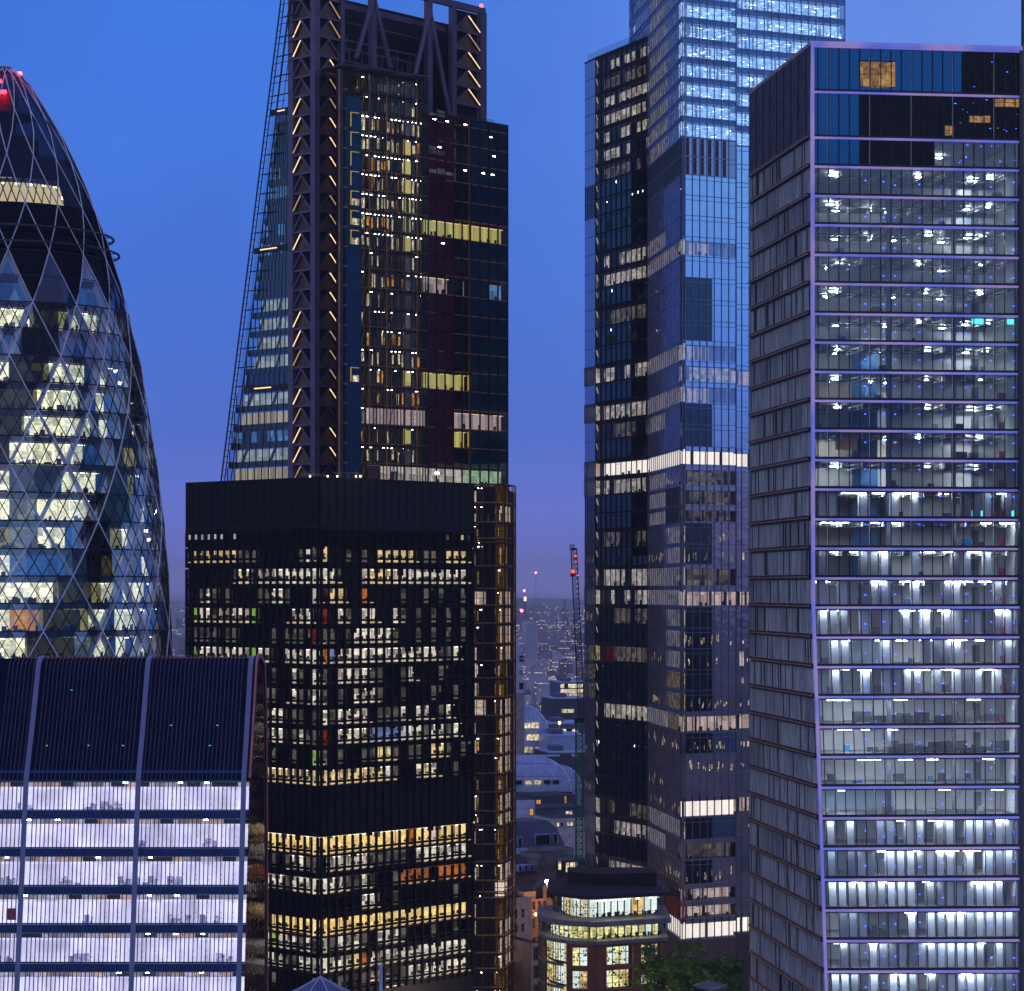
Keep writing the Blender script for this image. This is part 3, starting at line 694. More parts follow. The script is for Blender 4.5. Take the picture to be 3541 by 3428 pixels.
for ax, legs in ((1290, ((1228, 225), (1348, 232))), (1484, ((1432, 240), (1562, 405)))):
    for lx, ly in legs:
        mb = MB(); mb.tube(FF(fu(ax), 0.2, ZT - 3.5), FF(fu(lx), 0.2, wz(ly, 556)), 0.55, 'mega_steel', 10); mb.build('diagonal_strut', wt)
al = MB(); x, y, z = FF(fu(1664), 0, ZT + 0.1); al.box(x - .35, x + .35, y - .35, y + .35, z, z + .6, 'aviation_red'); al.build('warning_light', wt)
# right return of the frame
mb = MB(); e0 = FF(FFW + .3, 0, 0); mb.prism([(e0[0], e0[1]), (e0[0] + .3, e0[1]), (e0[0] - .2, e0[1] + 26), (e0[0] - .6, e0[1] + 26)], 100, ZT - 1, 'recess_dark'); mb.build('side_wall', wt)

# ---- sloping glazed flank on the left
strs = {}
def flank_state(py):
    for a, b, s in ((-400, 395, 'sky'), (412, 470, 'l'), (470, 560, 'k'), (560, 610, 'b'), (615, 665, 'b'), (690, 735, 'b'), (735, 810, 'k'), (818, 862, 'c'), (880, 928, 'c'), (928, 1080, 'k'), (1084, 1134, 'w'),
                    (1150, 1200, 'w'), (1213, 1263, 'w'), (1263, 1335, 'k'), (1352, 1400, 'W'), (1400, 1440, 'k'), (1442, 1492, 'u'), (1492, 1550, 'c'), (1552, 1600, 'w'), (1610, 1660, 'u')):
        if a <= py <= b: return s
    return 'k'
FLK = ((440, 'l'), (515, 'k'), (585, 'b'), (645, 'b'), (712, 'b'), (775, 'k'), (840, 'c'), (904, 'c'), (970, 'k'), (1035, 'k'), (1109, 'w'), (1175, 'w'), (1238, 'w'), (1302, 'k'), (1376, 'W'), (1420, 'k'), (1467, 'u'), (1520, 'c'), (1576, 'w'), (1635, 'u'))
def flank_state(py): return 'k' if py < 405 or py > 1668 else min(FLK, key=lambda e: abs(e[0] - py))[1]
zt_ = 262; SKYL = wz(400, 556)
mb = MB(); fm = MB()
k = 0
z = SKYL
while z > 60:
    zb_ = z - 3.9; py = HY - ((z + zb_) / 2 - CZ) * F / 556
    s = flank_state(py); m_ = {'l': 'wt_d', 'k': 'teal_glass', 'b': 'wt_cool', 'c': 'wt_cool', 'w': 'wt_w', 'W': 'wt_w', 'u': 'wt_curtain', 'sky': 'teal_glass'}[s]
    uin = upx(LF, slope_px(z) + (24 if z > wz(1340, 556) else 6), z); u1 = lu(1000)
    p = MB(); q = MB()
    dz_ = upx(LF, slope_px(zb_) - slope_px(z) + 785, z) - upx(LF, 785, z)   # shift of the sloping edge over one storey
    def sl(mb_, za, zb2, d0, d1, m2, add=0.0):
        ua, ub_ = uin + add + dz_ * (z - za) / (z - zb_), uin + add + dz_ * (z - zb2) / (z - zb_)
        mb_.hexa([LF(ua, d1, za), LF(u1, d1, za), LF(u1, d0, za), LF(ua, d0, za), LF(ub_, d1, zb2), LF(u1, d1, zb2), LF(u1, d0, zb2), LF(ub_, d0, zb2)], m2)
    sl(p, zb_, zb_ + 1.25, -1.8, -0.2, 'slab_dark')
    if s in 'uW': uin = upx(LF, slope_px(z) + 6, z)
    if s in 'kbc' :
        sl(p, zb_ + 1.25, z, -1.0, -0.8, 'teal_glass')
        if s in 'bc':
            for i in range(7):
                if rnd.random() < .6: a = uin + (u1 - uin) * i / 7; p.fb(LF, a + .3, a + .3 + (u1 - uin) / 9, zb_ + 1.35, z - .3, -0.79, -0.7, m_)
    else:
        sl(p, zb_ + (1.25 if s != 'u' else 0.6), z - 0.15, -2.4, -2.2, m_, .3)
    ue0, ue1 = upx(LF, slope_px(z) + 8, z), upx(LF, slope_px(zb_) + 8, zb_)
    p.poly([LF(ue1, -.05, zb_), LF(u1, -.05, zb_), LF(u1, -.05, z), LF(ue0, -.05, z)], 'wt_glass')
    nbar = 9
    for i in range(nbar):
        a = uin + (u1 - uin) * i / nbar; q.fb(LF, a - .06, a + .06, zb_, z, -0.19, 0.02, 'frame_dark')
    if s in 'wW':
        for a in (0.15, 0.62): q.bar(LF(uin + (u1 - uin) * (a + .12), -0.6, z), LF(uin + (u1 - uin) * a, -0.6, zb_), 0.45, 'mega_steel')
    o = p.build('window_band', wt); q.build('frame', o)
    z = zb_; k += 1
# external ladder along the slope
ex = MB()
z = ZT
def sp(off, z, d=0.5): return LF(upx(LF, slope_px(z) + off, z), d, z)
for off in (0, 12, 34): ex.bar(sp(off, ZT), sp(off, 60), 0.22 if off else 0.3, 'frame_dark')
z = ZT - 1; j = 0
while z > 84:
    ex.bar(sp(0, z), sp(12, z), 0.12, 'frame_dark')
    if j % 3 == 0: ex.bar(sp(12, z), sp(62 if z > wz(1340, 556) else 30, z), 0.22, 'frame_dark')
    if j % 3 == 1 and z > SKYL: ex.bar(sp(12, z), sp(58, z), 0.12, 'frame_dark')
    z -= 1.33; j += 1
for off in (24, 46): ex.bar(sp(off, ZT, 0.1), sp(off, SKYL, .1), 0.14, 'frame_dark')
ex.build('slope_ladder', wt)
for py in (403, 868, 1343):
    mb = MB(); zz = wz(py, 556); u0 = upx(LF, slope_px(zz) + (10 if py < 1300 else 50), zz); mb.fb(LF, u0, lu(1000), zz - .9, zz + .3, 0.1, 0.4, 'frame_dark'); b = mb.build('deck_edge', wt)
    mb = MB(); mb.fb(LF, u0 + 2.0, u0 + (4.5 if py < 800 else 7.5), zz - .35, zz - .1, 0.42, 0.5, 'led_strip'); mb.build('light_strip', b)

# ---- north core in glass
CF = Fr(P2(1186, 536), P2(1481, 549)); CR = Fr(P2(1481, 549), P2(1757, 566))
def cu(px): return upx(CF, px, 150)
def ru(px): return upx(CR, px, 150)
def cz(py): return PZ(py, 542)
# volume behind, dark
mb = MB(); a, b = CF(0, -2.6, 0), CF(CF.W, -2.6, 0); c = CR(CR.W, -.4, 0)
zr = PZ(392, 549)
mb.prism([a[:2], b[:2], (b[0], b[1] + 9), (a[0], a[1] + 3)], 0, PZ(222, 540) - 1, 'recess_dark')
mb.prism([CR(0, -3.2, 0)[:2], CR(CR.W - .3, -3.2, 0)[:2], (c[0], c[1] + 24), (b[0], b[1] + 24)], 0, zr - .6, 'recess_dark')
mb.build('core_wall', wt)
# bare lift shafts left of the core glass
zbot = 55
zp = cz(350)
for nme, p0, p1, m_, d in (('lift_shaft', 1200, 1243, 'shaft_blue', 0.5),):
    mb = MB(); mb.fb(CF, cu(p0), cu(p1), zbot, zp, -0.5, d, m_)
    q = mb
    for i in range(40):
        zz = zp - 4.0 * i
        if zz < zbot: break
        q.fb(CF, cu(p0), cu(p1), zz - .08, zz + .08, d + .01, d + .08, 'frame_dark')
    mb.build(nme, wt)
LL = [0] + [i for i in range(60)]
zrow0 = PZ(767, 557)  # a storey line of the right block
def rowz(i): return zrow0 + 3.99 * i
# lattice columns in amber and dark steel, floor by floor
for i in range(-28, 17):
    z0, z1 = rowz(i), rowz(i) + 3.99
    if z1 > PZ(222, 540) + .5 or z0 < 52: continue
    pyc = HY - ((z0 + z1) / 2 - CZ) * F / 543
    p = MB(); q = MB()
    ml = (0, 1, 2)
    # amber edge beams
    q.fb(CF, cu(1188), cu(1198), z0 - .1, z0 + .25, 0.0, 0.35, 'amber_steel')
    q.fb(CF, cu(1246), cu(1480), z0 + .02, z0 + .24, -0.3, 0.1, 'amber_steel' if rnd.random() < .8 else 'frame_mid')
    q.fb(CF, cu(1246), cu(1480), z0 - .42, z0 - .04, -0.3, -0.05, 'frame_dark')
    for px in (1246, 1262, 1275, 1289, 1300, 1312, 1324, 1335, 1348, 1361, 1372, 1384, 1396, 1420, 1440, 1450, 1460, 1469, 1478):
        q.fb(CF, cu(px) - .07, cu(px) + .07, z0, z1, 0.11, 0.3, 'frame_dark' if px % 3 else 'amber_steel')
    q.bar(CF(cu(1248), 0, z0), CF(cu(1262), 0, z1), .14, 'amber_steel'); q.bar(CF(cu(1352), -1, z0), CF(cu(1372), -1, z1), .14, 'amber_steel')
    q.fb(CF, cu(1172), cu(1176), z0, z1, -0.3, 0.1, 'amber_steel'); q.fb(CF, cu(1180), cu(1184), z0, z1, -0.2, 0.2, 'frame_mid'); q.fb(CF, cu(1172), cu(1196), z0, z0 + .2, -0.3, 0.0, 'mega_steel')
    act = 0.9 if 400 < pyc < 880 else (0.55 if 1180 < pyc < 1600 else 0.3)
    if pyc < 400: act = 0.35
    # depth: lobby content
    p.fb(CF, cu(1246), cu(1480), z0 + .3, z1 - .45, -2.4, -2.3, 'core_dim')
    for j in range(13):
        u = cu(1250 + j * 17.5)
        r_ = rnd.random()
        if r_ < act * 0.75:
            m_ = 'core_lit' if rnd.random() < .7 else 'core_warm'
            p.fb(CF, u + rnd.uniform(0, .2), u + rnd.uniform(.35, .95), z0 + .4 + (rnd.random() * .8), z1 - .6 - rnd.random() * .8, -2.0, -1.9, m_)
    for j in range(16):   # row of small lamps under each beam
        if rnd.random() < act * .75: u = cu(1250 + j * 14.3); p.fb(CF, u, u + rnd.uniform(.12, .5), z1 - .62, z1 - .54, -1.4, -1.2, 'core_tube')
    if 730 < pyc + 300 and (455 < pyc < 860 or 1255 < pyc < 1330 or 1480 < pyc < 1540):
        p.fb(CF, cu(1404), cu(1411), z0 + .3, z1 - .4, -1.0, -0.8, 'yellow_led'); p.fb(CF, cu(1414), cu(1434), z0 + .5, z1 - .7, -1.2, -1.1, 'wt_y')
    elif act > .2: p.fb(CF, cu(1404), cu(1410), z0 + .3, z1 - .4, -1.0, -0.8, 'amber_steel'); p.fb(CF, cu(1414), cu(1434), z0 + .5, z1 - .9, -1.2, -1.1, 'wt_d')
    if 430 < pyc < 860 or 1255 < pyc < 1320:
        p.fb(CF, cu(1207), cu(1209.5), z0 + .6, z1 - .5, 0.52, 0.6, 'yellow_led'); p.fb(CF, cu(1207), cu(1236), z1 - .62, z1 - .5, 0.52, 0.6, 'yellow_led')
        if pyc > 700: p.fb(CF, cu(1212), cu(1236), z0 + .6, z0 + 1.9, 0.52, 0.58, 'core_lit')
    if 1410 < pyc < 1475: p.fb(CF, cu(1275), cu(1480), z0 + .3, z1 - .5, -1.1, -1.0, 'wt_p')
    if 1600 < pyc < 1680: p.fb(CF, cu(1300), cu(1480), z0 + .2, z1 - .3, -1.1, -1.0, 'wt_w')
    if 130 < pyc < 420: p.fb(CF, cu(1300 + rnd.random() * 60), cu(1400 + rnd.random() * 60), z0 + 1.0, z1 - 1.4, -1.6, -1.5, 'wt_d')
    if 640 < pyc < 770: p.fb(CF, cu(1412), cu(1422), z0, z1, -0.9, -0.75, 'green_steel'); p.fb(CF, cu(1450), cu(1458), z0, z1, -0.9, -0.75, 'green_steel')
    if 1000 < pyc < 1180: p.fb(CF, cu(1310), cu(1316), z0, z1, -0.9, -0.75, 'red_steel'); p.fb(CF, cu(1310), cu(1335), z1 - .4, z1 - .2, -0.9, -0.75, 'red_steel')
    p.fq(CF, cu(1275), cu(1480), z0 + .25, z1 - .43, -0.06, 'core_glass')
    o = p.build('window_band', wt); q.build('frame', o)
# ---- right block, storeys of coloured glass with amber rails
DIV = [1481, 1510, 1539, 1568, 1598, 1627, 1660, 1690, 1722, 1755]
def zc(py, px):  # height of photo row py at column px on the right block
    u = ru(px); return PZ(py, CR(u, 0, 0)[1])
bands = {}
for i in range(-28, 14):
    z0, z1 = rowz(i), rowz(i) + 3.99
    if z0 > zr or z0 < 52: continue
    z1 = min(z1, zr + .2)
    pyc = HY - ((z0 + z1) / 2 - CZ) * F / 557
    p = MB(); q = MB()
    for j in range(9):
        u0, u1 = ru(DIV[j]) + .08, ru(DIV[j + 1]) - .08
        base = 'maroon_glass' if j < 3 else ('core_dark' if j < 5 else 'teal_glass')
        s = None
        if 765 < pyc < 815: s = 'wt_y'
        if 1280 < pyc < 1340 and j < 5: s = 'wt_y'
        if 1415 < pyc < 1480: s = None if j < 3 else 'wt_p'
        if 1485 < pyc < 1545 and j in (3, 4): s = 'wt_y'
        if 1608 < pyc < 1680: s = 'wt_w' if j < 5 else 'wt_green'
        if 990 < pyc < 1040: s = 'wt_p' if j < 3 else ('wt_cool' if j in (4, 7, 8) else None)
        if pyc < 660 and j == 3: s = 'wt_d'
        if pyc < 620 and j < 3 and rnd.random() < .6:
            p.fb(CR, u0, u1, z0 + 1.2, z0 + rnd.uniform(1.8, 2.8), 0.0, 0.03, 'wt_d')
        if s:
            p.fb(CR, u0, u1, z0 + .35, z1 - .45, -2.0, -1.9, s)
            p.fq(CR, u0, u1, z0 + .3, z1 - .4, -0.1, 'core_glass')
            if s in ('wt_y', 'wt_p') and rnd.random() < .8: p.fb(CR, u0, u1, z1 - .55, z1 - .48, -1.6, -1.3, 'led_strip')
            for _ in range(2):
                if rnd.random() < .5: uu = rnd.uniform(u0, u1 - .3); p.fb(CR, uu, uu + .4, z0 + .35, z0 + rnd.uniform(.7, 1.4), -1.5, -1.2, 'furniture')
            if s == 'wt_y' and j in (3, 4): p.fb(CR, u1 - .25, u1, z0 + .35, z1 - .4, -0.6, -0.4, 'yellow_led')
        else:
            p.fb(CR, u0, u1, z0 + .22, z1 - .02, -0.3, 0.0, base)
        if rnd.random() < (.28 if pyc < 640 else 0.015): uu = rnd.uniform(u0, u1 - .8); p.fb(CR, uu, uu + .8, z1 - 1.3, z1 - 1.12, 0.01, 0.04, 'core_tube')  # white streak reflections painted as glowing bars on the glass
        q.fb(CR, ru(DIV[j]) - .08, ru(DIV[j]) + .08, z0, z1, -0.2, 0.18, 'frame_dark')
        if j > 2: q.fb(CR, u0 + .15, u1 - .15, z0 - .02, z0 + .2, -0.1, 0.02, 'amber_steel')
        elif s or rnd.random() < .25: q.fb(CR, u0 + .15, u1 - .15, z0 - .02, z0 + .2, -0.1, 0.02, 'amber_steel')
    q.fb(CR, ru(DIV[9]) - .1, ru(DIV[9]) + .1, z0, z1, -0.2, 0.18, 'frame_dark')
    if j: q.fb(CR, ru(1627) - .5, ru(1627) - .3, z0, z1, 0.0, 0.05, 'amber_steel')
    o = p.build('window_band', wt); q.build('frame', o)
mb = MB(); mb.fb(CR, 0, ru(1757), zr + .2, zr + .5, -20, 0.1, 'frame_mid'); mb.build('roof', wt)
mb = MB()
for i in range(9): u = ru(1676) + i * (ru(1752) - ru(1676)) / 8; mb.fb(CR, u - .04, u + .04, zr + .5, zr + 1.9, -4.05, -3.95, 'frame_mid')
mb.fb(CR, ru(1676), ru(1752), zr + 1.9, zr + 1.98, -4.05, -3.95, 'frame_mid'); mb.fb(CR, ru(1676), ru(1752), zr + 1.2, zr + 1.26, -4.05, -3.95, 'frame_mid'); mb.build('roof_railing', wt)
mb = MB(); mb.fb(CF, cu(1186), cu(1480), PZ(222, 540) - 1, PZ(222, 540) - .6, -8, 0.1, 'frame_mid'); mb.build('core_roof', wt)
# ---- lower core block seen right of the black tower
KF = Fr(P2(1600, 541), P2(1745, 541)); KS = Fr(P2(1745, 541), P2(1782, 552)); ztk = PZ(1677, 541)
solid('amber_dim', (0.65, 0.32, 0.06, 1), 0.5, 0.1, var=0.5)
lit('lb_stripe', lin(215, 180, 110), 0.42, (0.22, 0.22, 3.0), 0.0, 1.2, 0.5); lit('lb_dark', lin(150, 105, 45), 0.16, (0.3, 0.3, 2.5), 0.0, 1.5, 0.6)
lit('lb_pink', lin(235, 205, 190), 0.62, (0.8, 0.8, 9), 0.4, 1.2, 0.4); lit('lb_white', lin(250, 225, 205), 0.85, (1.5, 1.5, 9), 0.8, 1.1, 0.2)
mb = MB(); mb.prism([KF(0, -2.2, 0)[:2], KS(0, -2.2, 0)[:2], KS(KS.W, -2.2, 0)[:2], (KS(KS.W, 0, 0)[0], 575), (PX(1600, 541), 575)], 0, ztk - .4, 'recess_dark'); mb.build('lower_core_wall', wt)
stt = [(1677, 'd'), (1743, 'g'), (1810, 's'), (1866, 'p'), (1880, 'r'), (1962, 'y'), (2040, 'p'), (2098, 'y'), (2160, 'k'), (2230, 'k'), (2290, 'y'), (2350, 'y'), (2415, 'p'), (2480, 'k'), (2545, 'k'), (2612, 'k'), (2680, 'y'), (2745, 'y'), (2810, 's'), (2860, 'k'), (2925, 'k'), (2985, 'k'), (3050, 'P'), (3090, 'P'), (3110, 'm'), (3180, 'm'), (3240, 'k'), (3300, 's'), (3355, 'k'), (3420, 'w'), (3490, 'k')]
for i in range(len(stt) - 1):
    z1, z0 = PZ(stt[i][0], 541), PZ(stt[i + 1][0], 541); s = stt[i][1]
    p = MB(); q = MB()
    m_ = {'d': 'wt_d', 'g': 'lb_dark', 's': 'lb_stripe', 'p': 'lb_dark', 'r': 'maroon_glass', 'y': 'lb_stripe', 'k': 'lb_dark', 'P': 'lb_white', 'm': 'lb_dark', 'w': 'lb_stripe'}[s]
    for fr, sd in ((KF, 0), (KS, 1)):
        p.fb(fr, 0.05, fr.W - .05, z0 + .3, z1 - .1, -1.9, -1.8, 'lb_dark' if s != 'P' else 'lb_white')
        if s in 'sywkgpr':
            for j in range(9 if sd == 0 else 5):
                if rnd.random() < (.85 if s in 'syw' else .5): u = fr.W * j / (9.5 if sd == 0 else 5.5) + rnd.random() * .3; p.fb(fr, u, u + rnd.uniform(.12, .55), z0 + .45 + rnd.random() * .8, z1 - .5 - rnd.random() * .8, -1.4, -1.3, 'lb_stripe' if rnd.random() < .75 else rnd.choice(['lb_pink', 'core_warm', 'wt_green', 'lb_dark']))
        if s == 'y' and sd == 0: u = upx(KF, 1703, 100); p.fb(fr, u, u + .35, z0 + .3, z1 - .3, -1.0, -.9, 'yellow_led')
        if s == 'p' or (sd == 1 and rnd.random() < .45): p.fb(fr, 0.3 if sd else fr.W * .25, fr.W * (.9 if sd else .62), z0 + .4, z1 - .4, -1.0, -.9, 'lb_pink')
        if s == 'r' and sd == 0:
            for px in (1662, 1690, 1722): u = upx(KF, px, 100); p.fb(fr, u, u + .3, z0 + .2, z1, -.6, -.4, 'red_steel')
        if s == 'g' and sd == 0:
            for px in (1660, 1684, 1708, 1730): u = upx(KF, px, 100); p.fb(fr, u, u + .5, z0 + .4, z0 + 1.6, -.9, -.6, 'green_steel'); p.fb(fr, u + .1, u + .4, z0 + 1.6, z0 + 2.1, -.9, -.6, 'red_steel')
        nb_ = 6 if sd == 0 else 3
        for j in range(nb_ + 1):
            u = fr.W * j / nb_; q.fb(fr, max(0, u - .06), min(fr.W, u + .06), z0, z1, 0.0, 0.18, 'frame_dark')
            if j % 2: q.fb(fr, u - .16, u - .07, z0, z1, -0.3, -0.1, 'amber_dim')
        q.fb(fr, 0, fr.W, z0 - .12, z0 + .12, -0.1, 0.05, 'frame_dark'); q.fb(fr, 0, fr.W, z0 + .2, z0 + .42, -0.5, -0.2, 'amber_dim')
        q.fb(fr, 0, fr.W, (z0 + z1) / 2 - .05, (z0 + z1) / 2 + .05, 0.02, 0.1, 'frame_dark')
    # small bright points of the lobby lights
    for _ in range(rnd.choice([1, 3, 5, 8])): u = rnd.uniform(0.3, KF.W - .6); p.fb(KF, u, u + rnd.uniform(.1, .35), z1 - .7, z1 - .62, -1.2, -1.1, 'core_tube')
    ul = upx(KF, 1636, 100)
    if rnd.random() < .75: p.fb(KF, ul, ul + rnd.uniform(.25, .8), z0 + .4, z1 - rnd.uniform(.3, 2), -.9, -.8, 'lb_pink')
    o = p.build('window_band', wt); q.build('frame', o)
mb = MB(); u = upx(KF, 1634, 100)
mb.fb(KF, u - .1, u + .25, 60, PZ(2080, 541), 0.2, 0.3, 'frame_mid'); mb.build('edge_strip', wt); mb = MB(); mb.fb(KF, 0, KF.W, ztk, ztk + .25, -3, .1, 'frame_mid'); mb.fb(KS, -.3, KS.W, ztk + .02, ztk + .27, -3, .1, 'frame_mid'); mb.build('lower_core_roof', wt)
# ================================================================== faceted pale-blue glass skyscraper
mirror('fs_sky', (0.03, 0.05, 0.10, 1), 0.80, (0.50, 0.72, 1.0), 0.03, 0.02, 0.5)
mirror('fs_pale', (0.07, 0.09, 0.14, 1), 0.42, (0.62, 0.72, 1.0), 0.10, 0.02, 0.5)
mirror('fs_dark', (0.008, 0.011, 0.018, 1), 0.10, (0.5, 0.8, 1.0), 0.03, 0.02)
mirror('fs_mid', (0.31, 0.275, 0.30, 1), 0.44, (0.66, 0.70, 0.95), 0.03, 0.03, 0.6)
glass('fs_glass', 0.40, (0.75, 0.85, 0.98), (0.6, 0.75, 1.0), 0.03, 0.5, (0.25, 0.35, 0.6, 1), 0.10)
glass('fs_glass_clear', 0.06, (0.85, 0.85, 0.85), (0.6, 0.75, 1.0), 0.03)
glass('fs_fin_glass', 0.25, (0.55, 0.6, 0.75), (0.6, 0.7, 1.0), 0.03, 0.5, (0.3, 0.35, 0.5, 1), 0.25)
solid('fs_fin', (0.22, 0.24, 0.32, 1), 0.4, 0.2); solid('fs_slot', (0.012, 0.012, 0.025, 1), 0.6); solid('fs_slot_red', (0.12, 0.03, 0.05, 1), 0.6)
solid('fs_red', (0.85, 0.02, 0.015, 1), 0.5); solid('fs_base', (0.10, 0.075, 0.07, 1), 0.7); solid('fs_spandrel', (0.16, 0.30, 0.60, 1), 0.3, 0.3)
_c = (1.3, 1.3, 1.0)
lit('fs_L', lin(225, 214, 204), 0.55, _c, 0.35, 1.3, .5); lit('fs_l', lin(170, 160, 150), 0.22, _c, 0.2, 1.5, .5); lit('fs_Z', lin(255, 244, 236), 1.25, (1.6, 1.6, 9), 0.85, 1.1, .08)
lit('fs_P', lin(240, 212, 206), 0.62, (1.6, 1.6, 2.6), 0.55, 1.15, .25); lit('fs_W', lin(160, 205, 255), 1.5, (1.5, 1.5, .8), 0.55, 1.2, .45); lit('fs_g', lin(230, 200, 130), 0.42, (.5, .5, .7), 0.0, 1.3, .7)
lit('fs_t', lin(60, 90, 100), 0.12, (2, 2, 2), 0.3, 1.3, .5)
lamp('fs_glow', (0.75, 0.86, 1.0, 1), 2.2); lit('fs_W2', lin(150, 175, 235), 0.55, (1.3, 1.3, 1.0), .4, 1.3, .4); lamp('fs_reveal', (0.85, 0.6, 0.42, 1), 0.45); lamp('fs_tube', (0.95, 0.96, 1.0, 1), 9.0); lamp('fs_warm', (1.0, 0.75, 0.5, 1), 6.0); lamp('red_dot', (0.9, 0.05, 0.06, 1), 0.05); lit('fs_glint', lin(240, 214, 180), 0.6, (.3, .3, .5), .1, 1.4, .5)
rnd = random.Random(33)
pA0, pA1, pB1, pC1, pD1, pE1 = P2(2022, 603), P2(2060, 597), P2(2240, 574), P2(2302, 553), P2(2358, 535), P2(2545, 541)
pF0, pF1 = P2(2546, 546), P2(2922, 557); pUp = P2(2176, 596)
faces = {'A': Fr(pA0, pA1), 'B': Fr(pA1, pB1), 'C': Fr(pB1, pC1), 'D': Fr(pC1, pD1), 'E': Fr(pD1, pE1), 'F': Fr(pF0, pF1), 'U': Fr(pUp, pB1)}
nb_ = {'A': 6, 'B': 10, 'C': 9, 'D': 8, 'E': 7, 'F': 14, 'U': 8}
fs = thing('faceted_skyscraper', 'tallest pale blue glass skyscraper with stepped facets, reflecting the evening sky', 'skyscraper', (pD1[0], 570, 0))
top = [61 - 70 * i for i in range(13, 0, -1)]
plan = [(p, '..VVWWU') for p in top[:-1]] + [(top[-1], '..VVWWU')]
plan += [(61, 'ULVVWW'), (131, 'UlVVWW'), (199, 'ULVVWW'), (267, 'ULVVWW'), (335, 'ULVVWW'), (404, 'ULVVWW'), (474, 'UlVVWW'), (538, 'fKffrU'), (602, 'fKffrU'), (673, 'UtUUUU'), (743, 'UtUUUU'),
 (816, 'ULvUUU'), (884, 'ULLvPU'), (957, 'UtUUUU'), (1033, 'UlUUkU'), (1107, 'UtUUkU'), (1176, 'UKUUkU'), (1249, 'vLLvPU'), (1321, 'UKUULP'), (1394, 'vLLvPU'), (1467, 'UlvUkU'), (1543, 'UtUUkU'),
 (1609, 'LLZZZZ'), (1679, 'LLvUlm'), (1748, 'fKvflm'), (1808, 'fKvflm'), (1881, 'mlmvKm'), (1951, 'mtmvKm'), (2030, 'mLvvlm'), (2099, 'LLLLPP'), (2172, 'mlmvKm'), (2244, 'mKmvKm'), (2317, 'gRmvKp'),
 (2390, 'gKmgKm'), (2463, 'gtmgKm'), (2536, 'mLvgPP'), (2609, 'mKmmkm'), (2683, 'mtmmmm'), (2756, 'mKmmmm'), (2830, 'mKmmZP'), (2905, 'vlvvkm'), (2978, 'LLLmlm'), (3060, 'mKmmKm'), (3120, 'fLffPm'), (3180, 'fKfxPm'), (3253, 'KKKZZZ')]
ZE = lambda py: PZ(py, 535.0)
WINGTOP = ZE(-9); prevz = ZE(top[0] - 70)
FTOP = prevz
